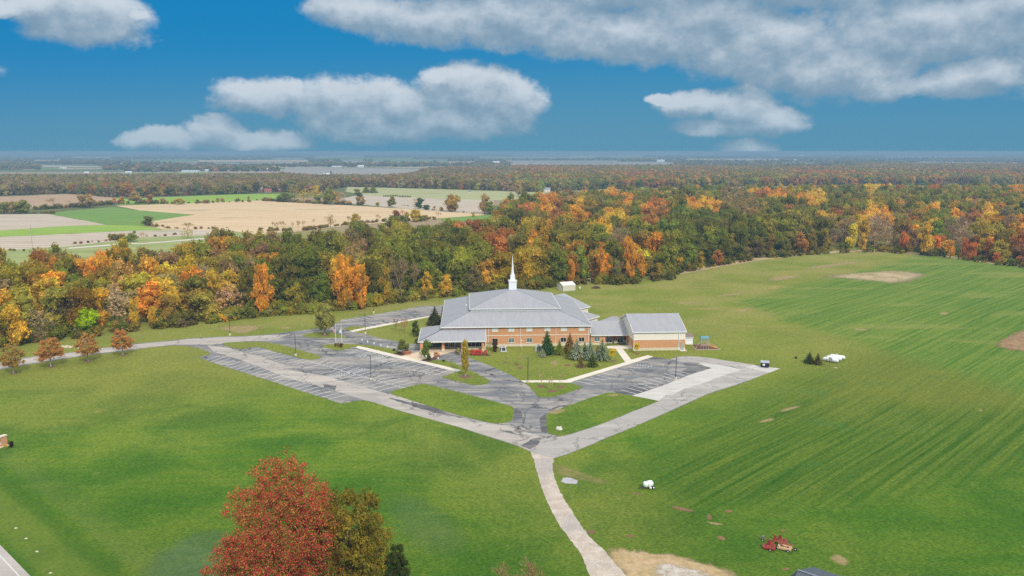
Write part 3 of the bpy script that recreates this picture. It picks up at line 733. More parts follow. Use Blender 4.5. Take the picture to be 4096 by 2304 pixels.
# --- farm fields beyond the woods
tan = field_mat('ripe_field', (.60, .44, .26), (.68, .52, .33), -6, 26, .18)
pal = field_mat('pale_stubble', (.50, .42, .33), (.58, .50, .40), 4, 13, .60)
brf = field_mat('brown_field', (.42, .28, .18), (.47, .33, .21), 3, 20, .15)
grf = field_mat('green_field', (.15, .27, .055), (.19, .31, .065), 2, 25, .15)
bgf = field_mat('bright_green_field', (.24, .38, .055), (.30, .43, .07), 2, 25, .15)
pgf = field_mat('pale_green_field', (.37, .39, .18), (.46, .45, .24), 2, 45, .4)
gyf = field_mat('grey_field', (.34, .31, .28), (.38, .35, .31), 2, 60, .2)
lgf = field_mat('roadside_lawn', (.26, .32, .10), (.36, .38, .16), 2, 30, .2)
sheet('field', kk('A', (-1500, 720), (2700, 870), (2700, 1180), (1800, 1350), (-1500, 1350)), .02, lgf)
F = [(brf, 'A', ((-900, 530), (0, 520), (250, 512), (480, 497), (700, 494), (900, 505), (1100, 525), (1250, 545), (1130, 585), (750, 612), (350, 640), (0, 655), (-900, 690))),
     (bgf, 'A', ((1180, 550), (1100, 528), (1300, 545), (1600, 527), (2000, 512), (2400, 495), (2960, 490), (2800, 562), (2500, 568), (1800, 592), (1200, 600))),
     (pal, 'A', ((-900, 700), (0, 697), (470, 694), (800, 750), (1070, 803), (600, 818), (0, 862), (-900, 915))),
     (pal, 'A', ((-900, 990), (0, 926), (500, 905), (900, 884), (1350, 862), (1700, 860), (2230, 852), (2180, 905), (1420, 932), (1000, 985), (700, 1022), (150, 1052), (0, 1050), (-900, 1090))),
     (bgf, 'A', ((-900, 920), (0, 865), (600, 820), (1070, 806), (1450, 812), (1630, 856), (1350, 860), (900, 882), (500, 902), (0, 922), (-900, 985))),
     (grf, 'A', ((470, 692), (700, 660), (1150, 625), (1400, 658), (1700, 682), (1960, 702), (1560, 762), (1430, 811), (1070, 804), (800, 748))),
     (pgf, 'B', ((920, 420), (1280, 428), (2576, 465), (3000, 470), (2800, 560), (2400, 556), (2000, 555), (1700, 535), (1300, 528), (1060, 495), (900, 470))),
     (pal, 'B', ((880, 535), (1060, 498), (1280, 518), (1700, 536), (2400, 560), (2300, 690), (1900, 672), (1500, 640), (950, 592))),
     (grf, 'B', ((1830, 738), (2300, 704), (2500, 700), (2400, 760), (1900, 775)))]
for i, (m_, k_, q) in enumerate(F):
    sheet('field', kk(k_, *q), .04 + i * .006, m_, jit=1.2, step=12)
T6 = kk('A', (1160, 612), (1800, 592), (2576, 560)) + kk('B', (0, 558), (800, 600), (1500, 641), (1900, 673), (2300, 692), (2290, 706), (1830, 740), (1700, 765), (1000, 800), (500, 865), (0, 900)) + kk('A', (2300, 862), (1850, 855), (1630, 852), (1500, 800), (1560, 763), (1960, 702), (1700, 682), (1400, 658))
sheet('field', T6, .10, tan, jit=1.2, step=10)
sheet('lane', kk('A', (690, 1034), (1300, 985), (1420, 990), (2200, 925), (2200, 938), (1420, 1000), (1300, 1000), (690, 1048)), .12, simple('pale_lane', (.62, .56, .46)), jit=.2, step=6)
# strips of far fields
for i, (m_, k_, q) in enumerate(((gyf, 'B', ((290, 224), (1700, 241), (2576, 238), (2576, 250), (1700, 300), (560, 300), (290, 268), (-60, 272), (-60, 262), (290, 250))),
        (gyf, 'C', ((-50, 190), (1560, 170), (1575, 202), (0, 216))), (pal, 'A', ((330, 205), (620, 208), (990, 215), (980, 222), (600, 222), (330, 216))),
        (gyf, 'A', ((1100, 182), (2576, 180), (2576, 187), (1100, 190))), (gyf, 'B', ((0, 180), (60, 182), (60, 188), (0, 188))), (pal, 'A', ((100, 153), (600, 152), (600, 157), (100, 159))),
        (gyf, 'B', ((1680, 95), (2150, 97), (2150, 101), (1680, 101))), (pal, 'B', ((1060, 158), (1190, 158), (1190, 163), (1060, 163))), (gyf, 'B', ((1500, 150), (2010, 152), (2010, 156), (1500, 156))),
        (gyf, 'D', ((1900, 216), (2000, 206), (2900, 206), (2900, 236), (1960, 232))), (brf, 'D', ((270, 182), (420, 182), (420, 205), (270, 206))), (grf, 'A', ((380, 222), (640, 240), (560, 250), (420, 244))),
        (pal, 'A', ((2310, 274), (2960, 272), (2960, 280), (2310, 280))), (grf, 'B', ((1700, 425), (1890, 422), (1890, 440), (1700, 440))), (grf, 'A', ((1250, 282), (2150, 276), (2150, 284), (1250, 292))))):
    sheet('field', kk(k_, *q), .25 + .02 * i, m_)

# many thin strips of open land between the farthest woods
STRIPS = []
for k in range(34):
    py = 612 + 44 * rng.random() ** .8; px = -100 + 4300 * rng.random(); w_ = 90 + 420 * rng.random(); hh = 1.2 + (py - 606) * .055
    if px > 2050 and py > 640: continue
    STRIPS.append((px, px + w_, py - hh, py + hh * .4))
    sheet('field', kk('f', (px, py - hh), (px + w_, py - hh * .8), (px + w_, py + hh), (px, py + hh)), .6 + .01 * k, [gyf, pal, tan, grf, pgf][k % 5])

# ------------------------------------------------------------------ the church
EZ = 6.7
c0 = Vector((*gp(1762, 1309, EZ), 0)); c1 = Vector((*gp(2369, 1302, EZ), 0))
YAW = math.atan2(c1.y - c0.y, c1.x - c0.x); S = (c1 - c0).length
church = thing('church', 'long two storey brick church with grey hipped metal roof, portico and white steeple', 'church', tuple(c0), YAW)
def loc(px, py, z=0, ref=None):
    x, y = gp(px, py, z); d = Vector((x, y, 0)) - (ref or c0)
    return d.x * math.cos(YAW) + d.y * math.sin(YAW), -d.x * math.sin(YAW) + d.y * math.cos(YAW)
OH = .62; SL = .333
x0, x1, y0, y1 = OH, S - OH, OH, S - OH
def ring(mb, a, b, c, d, z0, z1):
    for (p, q) in (((a, c), (b, c)), ((b, c), (b, d)), ((b, d), (a, d)), ((a, d), (a, c))):
        mb.face([(*p, z0), (*q, z0), (*q, z1), (*p, z1)])
w = MB(); ring(w, x0, x1, y0, y1, .8, EZ - .02); w.build('brick_wall', M['brick'], church)
w = MB(); w.box(x0 - .05, x1 + .05, y0 - .05, y1 + .05, 0, .82); w.build('base_course', M['creamblock'], church)
w = MB(); w.box(x0 - .04, x1 + .04, y0 - .04, y1 + .04, 3.55, 3.75); w.build('band_course', M['cream'], church)
def roofquad(mb, pts, e0, e1):
    """uv: u along the eave e0->e1, v up the slope"""
    e = (Vector(e1) - Vector(e0)).normalized(); nrm = (Vector(pts[1]) - Vector(pts[0])).cross(Vector(pts[2]) - Vector(pts[1])).normalized(); up = nrm.cross(e)
    mb.face(pts, [((Vector(p) - Vector(e0)).dot(e), (Vector(p) - Vector(e0)).dot(up)) for p in pts])
def hip(mb, a, b, c, d, z, ia, ib, ic, id_, zi):
    o = [(a, c, z), (b, c, z), (b, d, z), (a, d, z)]; i = [(ia, ic, zi), (ib, ic, zi), (ib, id_, zi), (ia, id_, zi)]
    for k in range(4):
        m = (k + 1) % 4; roofquad(mb, [o[k], o[m], i[m], i[k]], o[k], o[m])
IN = 9.7; ZI = EZ + SL * IN
rf = MB(); hip(rf, 0, S, 0, S, EZ, IN, S - IN, IN, S - IN, ZI)
roof = rf.build('lower_roof', M['roof'], church)
sf = MB(); sf.face([(0, 0, EZ - .02), (0, S, EZ - .02), (S, S, EZ - .02), (S, 0, EZ - .02)]); sf.build('soffit', M['cream'], church)
fa = MB()
for (p, q) in (((0, 0), (S, 0)), ((S, 0), (S, S)), ((S, S), (0, S)), ((0, S), (0, 0))):
    fa.bar((*p, EZ - .16), (*q, EZ - .16), .14, .34)
fa.build('fascia', M['white'], church)
cl = MB(); ring(cl, IN - .05, S - IN + .05, IN - .05, S - IN + .05, ZI - .25, ZI + .72); cl.build('clerestory_band', M['white'], church)
U0, U1 = IN - .5, S - IN + .5; AP = 15.05
ru_ = MB(); hip(ru_, U0, U1, U0, U1, ZI + .80, S / 2 - .05, S / 2 + .05, S / 2 - .05, S / 2 + .05, AP); ur = ru_.build('upper_roof', M['roof'], church)
gt = MB()
for (p, q) in (((U0, U0), (U1, U0)), ((U1, U0), (U1, U1)), ((U1, U1), (U0, U1)), ((U0, U1), (U0, U0))): gt.bar((*p, ZI + .72), (*q, ZI + .72), .16, .2)
gt.build('upper_gutter', M['white'], church)
rg = MB()
for (a, b) in (((0, 0, EZ), (IN, IN, ZI)), ((S, 0, EZ), (S - IN, IN, ZI)), ((0, S, EZ), (IN, S - IN, ZI)), ((S, S, EZ), (S - IN, S - IN, ZI)),
               ((U0, U0, ZI + .8), (S / 2, S / 2, AP)), ((U1, U0, ZI + .8), (S / 2, S / 2, AP)), ((U0, U1, ZI + .8), (S / 2, S / 2, AP)), ((U1, U1, ZI + .8), (S / 2, S / 2, AP))):
    rg.bar(Vector(a) + Vector((0, 0, .02)), Vector(b) + Vector((0, 0, .02)), .22, .08)
rg.build('hip_cap', simple('roof_cap', (.27, .285, .32), .5), church)
vt = MB().box(8, 8.4, 22, 22.4, 8.8, 9.9); vt.build('roof_vent', M['white'], church)
# steeple
st = MB()
c = S / 2
st.box(c - 1.33, c + 1.33, c - 1.33, c + 1.33, AP - 1.2, AP + 2.35)
stp = st.build('steeple', M['steeple'], church)
MB().box(c - 1.48, c + 1.48, c - 1.48, c + 1.48, AP + 2.35, AP + 2.6).box(c - 1.40, c + 1.40, c - 1.40, c + 1.40, AP + 2.6, AP + 2.8).build('cornice', M['white'], stp)
sq = lambda r, z, n=4, ph=math.pi / 4: [(c + r * math.cos(ph + 2 * math.pi * k / n), c + r * math.sin(ph + 2 * math.pi * k / n), z) for k in range(n)]
def loft(mb, rings):
    n = len(rings[0]); b = len(mb.v)
    for r_ in rings: mb.v += r_
    for i in range(len(rings) - 1):
        for k in range(n): mb.f.append((b + i * n + k, b + i * n + (k + 1) % n, b + (i + 1) * n + (k + 1) % n, b + (i + 1) * n + k)); mb.mi.append(0)
    mb.f.append(tuple(b + (len(rings) - 1) * n + k for k in range(n))); mb.mi.append(0)
bl = MB(); loft(bl, [sq(1.16, AP + 2.8), sq(1.05, AP + 4.3), sq(1.15, AP + 4.35), sq(1.15, AP + 4.5)]); bl.build('belfry', M['steeple'], stp)
sp = MB(); loft(sp, [sq(.74, AP + 4.5, 8, math.pi / 8), sq(.50, AP + 5.5, 8, math.pi / 8), sq(.30, AP + 8.0, 8, math.pi / 8), sq(.02, AP + 11.6, 8, math.pi / 8)]); sp.build('spire', M['steeple'], stp)
# downspouts
def ux(cx, py=1395): return loc(1600 + .33125 * cx, 1349 if False else 1395)[0]
WS = (S) / (2322 - 488)
def uc(cx): return (cx - 488) * WS
for cx in (1063, 1450, 1880, 2278):
    d = MB().box(uc(cx) - .07, uc(cx) + .07, y0 - .20, y0 - .06, .25, EZ - .35).box(uc(cx) - .13, uc(cx) + .13, y0 - .24, y0 - .02, EZ - .5, EZ - .33)
    d.box(uc(cx) - .09, uc(cx) + .09, y0 - .40, y0 - .16, .0, .26)
    d.build('downspout', M['white'], church)
MB().box(x1 + .02, x1 + .30, y0 - .06, y0 + .2, 4.0, EZ - .3).build('corner_trim', M['white'], church)
def window(parent, u, v, z0, wd, h, glass, n=2, face=-1, nm='window'):
    fr = MB()
    t = .07; d0, d1 = v - .05, v + .02
    fr.box(u - wd / 2 - t, u + wd / 2 + t, d0, d1, z0 - t, z0).box(u - wd / 2 - t, u + wd / 2 + t, d0, d1, z0 + h, z0 + h + t)
    fr.box(u - wd / 2 - t, u - wd / 2, d0, d1, z0, z0 + h).box(u + wd / 2, u + wd / 2 + t, d0, d1, z0, z0 + h)
    for k in range(1, n): fr.box(u - wd / 2 + wd * k / n - .03, u - wd / 2 + wd * k / n + .03, d0 + .01, d1, z0, z0 + h)
    f = fr.build(nm, M['white'], parent)
    p = MB().face([(u - wd / 2, v - .015, z0), (u + wd / 2, v - .015, z0), (u + wd / 2, v - .015, z0 + h), (u - wd / 2, v - .015, z0 + h)]); p.build('pane', glass, f)
    s_ = MB().box(u - wd / 2 - .12, u + wd / 2 + .12, v - .14, v - .05, z0 - .17, z0 - .07); s_.build('sill', M['cream'], f)
    return f
for cx in (1143, 1341, 1560, 1780, 1980, 2198): window(church, uc(cx), y0, 5.05, 1.75, 1.18, M['glasslight'])
for i, cx in enumerate((1143, 1341, 1560, 1780, 1975, 2198)): window(church, uc(cx), y0, 1.25, 1.75, 1.42, [M['glassdark'], M['glass'], M['glass'], M['glass'], M['glassdark'], M['glassdark']][i])
# portico
PZ = 3.55; PX0 = -6.9; PX1 = uc(1031); PY0 = -6.35; PB = 14.3
pr = MB(); hz = PZ + SL * (x0 - PX0)
zt = PZ + SL * (y0 - PY0)
roofquad(pr, [(PX0, PY0, PZ), (PX1, PY0, PZ), (PX1, y0, zt), (x0, y0, zt)], (PX0, PY0, PZ), (PX1, PY0, PZ))
roofquad(pr, [(PX0, PB, PZ), (PX0, PY0, PZ), (x0, y0, zt), (x0, PB - (x0 - PX0), hz)], (PX0, PB, PZ), (PX0, PY0, PZ))
roofquad(pr, [(x0, PB, PZ), (PX0, PB, PZ), (x0, PB - (x0 - PX0), hz)], (x0, PB, PZ), (PX0, PB, PZ))
por = pr.build('portico_roof', M['roof'], church)
pf = MB()
for a, b in (((PX0, PY0), (PX1, PY0)), ((PX0, PY0), (PX0, PB)), ((PX0, PB), (x0, PB))): pf.bar((*a, PZ - .14), (*b, PZ - .14), .14, .32)
pf.bar((PX1, PY0, PZ - .1), (PX1, y0 - .05, zt - .1), .14, .30)
pf.build('portico_fascia', M['white'], church)
MB().face([(PX0, PY0, PZ - .12), (PX0, PB, PZ - .12), (x0, PB, PZ - .12), (x0, y0, PZ - .12), (PX1, y0, PZ - .12), (PX1, PY0, PZ - .12)]).build('portico_ceiling', M['cream'], church)
MB().bar((PX0 + 1.1, PY0 + .9, PZ - .4), (PX1 - .6, PY0 + .9, PZ - .4), .35, .45).bar((PX0 + 1.1, PY0 + .9, PZ - .41), (PX0 + 1.1, PB - .9, PZ - .41), .35, .45).build('portico_beam', M['cream'], church)
hc = MB().bar((PX0, PY0, PZ + .02), (x0, y0, zt + .02), .2, .08); hc.build('hip_cap', M['roofd'], church)
def pillar(u, v, wbase=.95):
    p = MB().box(u - .42, u + .42, v - .42, v + .42, .85, PZ - .6); p_ = p.build('pillar', M['brick'], church)
    MB().box(u - wbase / 2, u + wbase / 2, v - wbase / 2, v + wbase / 2, 0, .86).build('plinth', M['creamblock'], p_)
    MB().box(u - .5, u + .5, v - .5, v + .5, PZ - .62, PZ - .36).build('capital', M['cream'], p_)
for u, v in ((PX0 + 1.1, PY0 + .9), (loc(1851, 1419)[0], PY0 + .9), (PX1 - 1.0, PY0 + .9), (loc(1773, 1404)[0], loc(1773, 1404)[1]), (PX0 + 1.1, PB - 1)): pillar(u, v)
# lobby glass walls set back under the portico
LB = MB(); LB.box(8.5, PX1 - .35, -3.4, -3.1, 0, 1.1); LB.box(8.5, PX1 - .35, -3.4, -3.1, 2.65, PZ - .13); LB.box(PX1 - .35, PX1 - .1, -3.4, y0 - .05, 0, PZ - .15)
LB.bar((.5, .35, .25), (8.5, -3.3, .25), .25, .5); LB.bar((.5, .35, 3.0), (8.5, -3.3, 3.0), .24, .75)
LB.build('lobby_wall', M['creamblock'], church)
for k in range(4):
    u = 9.2 + k * 1.25; window(church, u, -3.38, 1.15, 1.05, 1.45, M['glassdark'], 1)
A_ = Vector((.5, .35, 0)); B_ = Vector((8.5, -3.3, 0)); dd = (B_ - A_).normalized()
dg_ = MB()
dg_.face([A_ + Vector((0, 0, .1)), B_ + Vector((0, 0, .1)), B_ + Vector((0, 0, 2.7)), A_ + Vector((0, 0, 2.7))]); eg = dg_.build('entrance_glass', M['glassdark'], church)
em = MB()
for k in range(13):
    p = A_.lerp(B_, k / 12); em.bar(p + Vector((.03, -.06, .1)), p + Vector((.03, -.06, 2.7)), .16 if k % 3 == 0 else .07, .1)
em.build('mullion', M['white'], eg)

# ------------------------------------------------------------------ low link wing and gymnasium
def wing(name, label, cat): return thing(name, label, cat, tuple(c0), YAW)
link = wing('link_wing', 'low brick wing with grey metal roof and two glass double doors, between church and hall', 'wing')
lu0, lu1 = x1 + .3, loc(2300 + .33125 * 668, 1347.8, 3.4)[0]; lv0 = .35; LZ = 3.4
lr = MB(); rv = lv0 + 8.7; rz = LZ + SL * 8.7
roofquad(lr, [(lu0 - .05, lv0, LZ), (lu1, lv0, LZ), (lu1, rv, rz), (lu0 - .05, rv, rz)], (lu0, lv0, LZ), (lu1, lv0, LZ))
roofquad(lr, [(lu1, rv * 2 - lv0, LZ), (lu0 - .05, rv * 2 - lv0, LZ), (lu0 - .05, rv, rz), (lu1, rv, rz)], (lu1, rv * 2, LZ), (lu0, rv * 2, LZ))
lr.build('roof', M['roof'], link)
MB().bar((lu0, lv0, LZ - .13), (lu1, lv0, LZ - .13), .14, .26).build('fascia', M['white'], link)
ub = loc(2300 + .33125 * 392, 1391.5)[0]
lw_ = MB().box(lu0, ub, lv0 + .6, lv0 + 16, .7, LZ - .02); lw_.build('brick_wall', M['brick'], link)
MB().box(lu0, ub + .03, lv0 + .57, lv0 + 16, 0, .72).build('base_course', M['creamblock'], link)
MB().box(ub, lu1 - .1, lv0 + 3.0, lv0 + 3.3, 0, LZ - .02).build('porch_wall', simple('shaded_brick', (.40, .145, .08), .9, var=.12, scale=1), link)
MB().box(ub + .03, lu1 - .12, lv0 + 2.95, lv0 + 3.0, 0, .95).build('porch_base', M['creamblock'], link)
MB().face([(lu0, lv0, LZ - .24), (lu0, lv0 + 3.1, LZ - .24), (lu1, lv0 + 3.1, LZ - .24), (lu1, lv0, LZ - .24)]).build('soffit', M['cream'], link)
window(link, loc(2300 + .33125 * 275, 1385)[0], lv0 + .6, 1.25, 1.75, 1.35, M['glass'])
for cxx in (437, 574):
    u = loc(2300 + .33125 * cxx, 1384)[0]; v = lv0 + 2.95
    dr = MB().box(u - .98, u + .98, v - .09, v - .02, 2.28, 2.40).box(u - .98, u - .88, v - .09, v - .02, .02, 2.28).box(u + .88, u + .98, v - .09, v - .02, .02, 2.28).box(u - .06, u + .06, v - .09, v - .02, .02, 2.28)
    dr.box(u - .88, u + .88, v - .08, v - .02, .02, .22).box(u - .88, u + .88, v - .08, v - .02, 1.12, 1.18)
    d_ = dr.build('double_door', M['white'], link)
    MB().face([(u - .9, v - .03, .1), (u + .9, v - .03, .1), (u + .9, v - .03, 2.3), (u - .9, v - .03, 2.3)]).build('pane', M['glassdark'], d_)
    MB().box(u - .13, u - .10, v - .15, v - .11, .9, 1.4).box(u + .10, u + .13, v - .15, v - .11, .9, 1.4).build('handle', M['metal'], d_)
MB().tube([(lu1 - .5, lv0 + .2, 0), (lu1 - .5, lv0 + .2, LZ - .25)], .08, 8).build('downspout', M['white'], link)
MB().tube([(ub + 3.0, lv0 + 2.6, 0), (ub + 3.0, lv0 + 2.6, .9), (ub + 3.0, lv0 + 2.6, 1.05)], [.17, .17, .10], 10).build('ash_bin', M['metal'], link)
# rear cross roof seen over the ridge
MB().face([(lu0 + 4, rv + .5, rz - .2), (lu1 - 1.2, rv + .5, rz - .2), (lu1 - 1.2, rv + 3.5, rz + .75), (lu1 - 3.4, rv + 3.5, rz + .75)]).build('rear_roof', M['roof'], link)

hall = wing('hall', 'tall gabled hall, cream upper wall over brick, at the right end of the church', 'hall')
hu0, hv0 = loc(2300 + .33125 * 700, 1403)
hu1 = hu0 + 16.6; HD = 21.5; HZ = 6.1; HR = HZ + SL * HD / 2; hm = hv0 + HD / 2
def gable_walls(mb, a, b, c_, d, z0, z1, zr, axis='u'):
    mb.face([(a, c_, z0), (b, c_, z0), (b, c_, z1), (a, c_, z1)]); mb.face([(b, d, z0), (a, d, z0), (a, d, z1), (b, d, z1)])
    m_ = (c_ + d) / 2
    mb.face([(a, d, z0), (a, c_, z0), (a, c_, z1), (a, m_, zr), (a, d, z1)]); mb.face([(b, c_, z0), (b, d, z0), (b, d, z1), (b, m_, zr), (b, c_, z1)])
hw = MB(); gable_walls(hw, hu0, hu1, hv0, hv0 + HD, 3.55, HZ, HR - .05); hw.build('siding', M['cream'], hall)
MB().box(hu0 - .01, hu1 + .01, hv0 - .01, hv0 + HD + .01, .85, 3.45).build('brick_wall', M['brick'], hall)
MB().box(hu0 - .03, hu1 + .03, hv0 - .04, hv0 + HD + .03, 3.43, 3.57).build('band_course', M['white'], hall)
MB().box(hu0 - .04, hu1 + .04, hv0 - .05, hv0 + HD + .04, 0, .87).build('base_course', M['creamblock'], hall)
hr = MB(); e = .45
for sgn in (0, 1):
    ve = hv0 - e if sgn == 0 else hv0 + HD + e; ze = HZ - SL * e + .12
    p = [(hu0 - .25, ve, ze), (hu1 + .3, ve, ze), (hu1 + .3, hm, HR + .12), (hu0 - .25, hm, HR + .12)]
    if sgn: p = [p[1], p[0], p[3], p[2]]
    roofquad(hr, p, p[0], p[1])
hr.build('roof', M['roof'], hall)
hf = MB().bar((hu0 - .25, hv0 - e, HZ - .14), (hu1 + .3, hv0 - e, HZ - .14), .14, .3)
for uu in (hu0 - .25, hu1 + .3):
    hf.bar((uu, hv0 - e, HZ - .18), (uu, hm, HR - .05), .12, .3).bar((uu, hv0 + HD + e, HZ - .18), (uu, hm, HR - .05), .12, .3)
hf.build('fascia', M['white'], hall)
for cxx in (703, 1253):
    u = hu0 + (cxx - 695) / (1345 - 695) * 16.9
    MB().box(u - .08, u + .08, hv0 - .22, hv0 - .06, .25, HZ - .3).box(u - .1, u + .1, hv0 - .4, hv0 - .2, 0, .3).build('downspout', M['white'], hall)
u = hu0 + (1297 - 695) / 650 * 16.9
dr = MB().box(u - .5, u + .5, hv0 - .12, hv0 - .05, .15, 2.35).build('door', simple('grey_green_door', (.36, .41, .36), .6, var=.1), hall)
MB().box(u + .3, u + .4, hv0 - .17, hv0 - .12, 1.1, 1.25).build('handle', M['metal'], dr)
MB().box(u - .9, u + 1.2, hv0 - 1.5, hv0 - .05, 0, .14).build('door_step', M['conc'], hall)
MB().box(u - .85, u - .65, hv0 - .25, hv0 - .05, 2.6, 2.85).build('wall_light', M['yellowlens'], hall)

def small_house(name, label, cat, u, v, wd, dp, z1, zr, wall, roofm, extra=None, group=None):
    """gabled shed, ridge along u"""
    t = thing(name, label, cat, (*(c0 + Matrix.Rotation(YAW, 3, 'Z') @ Vector((u, v, 0))).xy, 0), YAW, group)
    b = MB(); gable_walls(b, 0, wd, 0, dp, 0, z1, zr); b.build('wall', wall, t)
    r_ = MB(); m_ = dp / 2; s_ = (zr - z1) / m_
    for sg in (0, 1):
        ve = -.2 if sg == 0 else dp + .2
        p = [(-.2, ve, z1 - .2 * s_ + .06), (wd + .2, ve, z1 - .2 * s_ + .06), (wd + .2, m_, zr + .06), (-.2, m_, zr + .06)]
        if sg: p = [p[1], p[0], p[3], p[2]]
        roofquad(r_, p, p[0], p[1])
    r_.build('roof', roofm, t)
    MB().bar((-.2, -.2, z1 - .06), (wd + .2, -.2, z1 - .06), .08, .16).build('trim', M['white'], t)
    return t
su, sv = loc(2300 + .33125 * 1335, 1375.5)
small_house('storage_shed', 'small white shed with brown shingle roof, standing beside the right end of the hall', 'shed', su - .6, sv, 3.0, 3.6, 2.2, 3.2, M['tank'], M['shingle'])
# rear diagonal wings
def diag(name, label, e1, z, run, rise, L, lowz, dirn):
    p1 = Vector((*gp(*e1, z), 0)); t = thing(name, label, 'wing', tuple(p1), dirn)
    zr = z + rise
    r_ = MB(); roofquad(r_, [(-L, 0, z), (0, 0, z), (0, run, zr), (-L, run, zr)], (-L, 0, z), (0, 0, z)); roofquad(r_, [(0, 2 * run, z), (-L, 2 * run, z), (-L, run, zr), (0, run, zr)], (0, 2 * run, z), (-L, 2 * run, z)); r_.build('roof', M['roof'], t)
    w_ = MB(); gable_walls(w_, -L + .3, -.7, .5, 2 * run - .5, 0, z - .05, zr - .1); w_.build('wall', M['cream'], t)
    MB().bar((-L, 0, z - .12), (0, 0, z - .12), .14, .3).bar((0, 0, z - .12), (0, run, zr - .1), .12, .28).build('fascia', M['white'], t)
diag('rear_wing', 'cream rear wing with grey roof, farther of the two behind the church', (2361.5, 1226), 5.0, 13.1, 3.4, 16, 0, R(46))
diag('rear_wing', 'small cream rear wing with low grey roof, nearer of the two behind the church', (2399, 1264.8), 3.6, 6.6, .9, 12, 0, R(52))

# tan storage barn by the wood
q1 = Vector((*gp(2252, 1165.4), 0)); q2 = Vector((*gp(2302, 1161.5), 0)); q3 = Vector((*gp(2228, 1160.7), 0))
an = math.atan2(q2.y - q1.y, q2.x - q1.x)
barn = thing('storage_barn', 'small tan metal barn with pale roof, on the grass by the edge of the wood', 'barn', tuple(q1), an)
bw, bd = (q2 - q1).length, 6.2
b = MB(); gable_walls(b, 0, bw, 0, bd, 0, 2.5, 3.7); b.build('wall', simple('tan_metal', (.66, .60, .48), .6, var=.05), barn)
r_ = MB()
for pz in ([(-.15, -.15, 2.5), (bw + .15, -.15, 2.5), (bw + .15, bd / 2, 3.78), (-.15, bd / 2, 3.78)], [(bw + .15, bd + .15, 2.5), (-.15, bd + .15, 2.5), (-.15, bd / 2, 3.78), (bw + .15, bd / 2, 3.78)]): roofquad(r_, pz, pz[0], pz[1])
r_.build('roof', simple('pale_roof', (.74, .70, .66), .5, var=.04), barn)
MB().box(-.06, 0.0, 1.5, 3.6, .05, 2.15).build('door', M['white'], barn)

# dark roofed outbuilding at the bottom of the picture
zr = 4.6
ra = Vector((*gp(3191, 2280, zr), zr)); 
ba = Vector((*gp(3191, 2280, zr), 0)); bb = Vector((*gp(3262, 2304, zr), 0))
an2 = math.atan2(bb.y - ba.y, bb.x - ba.x)
ob = thing('outbuilding', 'dark blue grey metal roofed outbuilding cut by the bottom edge', 'outbuilding', (ba.x, ba.y, 0), an2)
Lr = 11.0; hw_ = 5.0
r_ = MB()
roofquad(r_, [(Lr, 4.9, 3.2), (0.4, 4.9, 3.2), (0, 0, zr), (Lr, 0, zr)], (Lr, 4.9, 3.2), (0, 4.9, 3.2))
roofquad(r_, [(0.4, -4.0, 2.4), (Lr, -4.0, 2.4), (Lr, 0, zr), (0, 0, zr)], (0, -4, 2.4), (Lr, -4, 2.4))
r_.face([(.4, 4.9, 3.2), (-1.3, 1.0, 2.9), (-1.3, -3.2, 2.4), (.4, -4.0, 2.4), (0, 0, zr)], [(0, 0), (1, 0), (2, 0), (3, 0), (1.5, 1)])
r_.build('roof', M['roofd'], ob)
MB().bar((0, 0, zr + .03), (Lr, 0, zr + .03), .34, .08).build('ridge_cap', simple('ridge_metal', (.20, .22, .26), .4), ob)
w_ = MB().box(.4, Lr - .3, -3.6, 4.5, 0, 2.35); w_.build('wall', simple('grey_siding', (.30, .30, .30), .7), ob)

# ------------------------------------------------------------------ far houses
def farm(px, py, wpx, hpx, wallm, roofm, name, label, an=0.0, group='houses and barns scattered over the far farmland'):
    x, y = gp(px, py); k = math.hypot(y, CAMZ) / FPX
    wd, h = wpx * k, hpx * k
    t = thing(name, label, name.replace('_', ' '), (x - wd / 2, y, .2), an, group)
    z1 = h * .55; dp = max(7, wd * .55)
    b_ = MB(); gable_walls(b_, 0, wd, 0, dp, 0, z1, h); b_.build('wall', wallm, t)
    r2 = MB(); r2.face([(-.4, -.4, z1), (wd + .4, -.4, z1), (wd + .4, dp / 2, h + .1), (-.4, dp / 2, h + .1)]); r2.face([(wd + .4, dp + .4, z1), (-.4, dp + .4, z1), (-.4, dp / 2, h + .1), (wd + .4, dp / 2, h + .1)])
    r2.build('roof', roofm, t)
    for q in range(3): MB().box(wd * (.2 + .3 * q) - .6, wd * (.2 + .3 * q) + .6, -.04, .02, 1, 2.3).build('window', M['glassdark'], t)
    return t
wh = M['white']; gy = simple('grey_roof', (.30, .29, .30), .8); rd_ = simple('barn_red', (.38, .09, .07), .8); wr = simple('white_roof', (.72, .75, .78), .5)
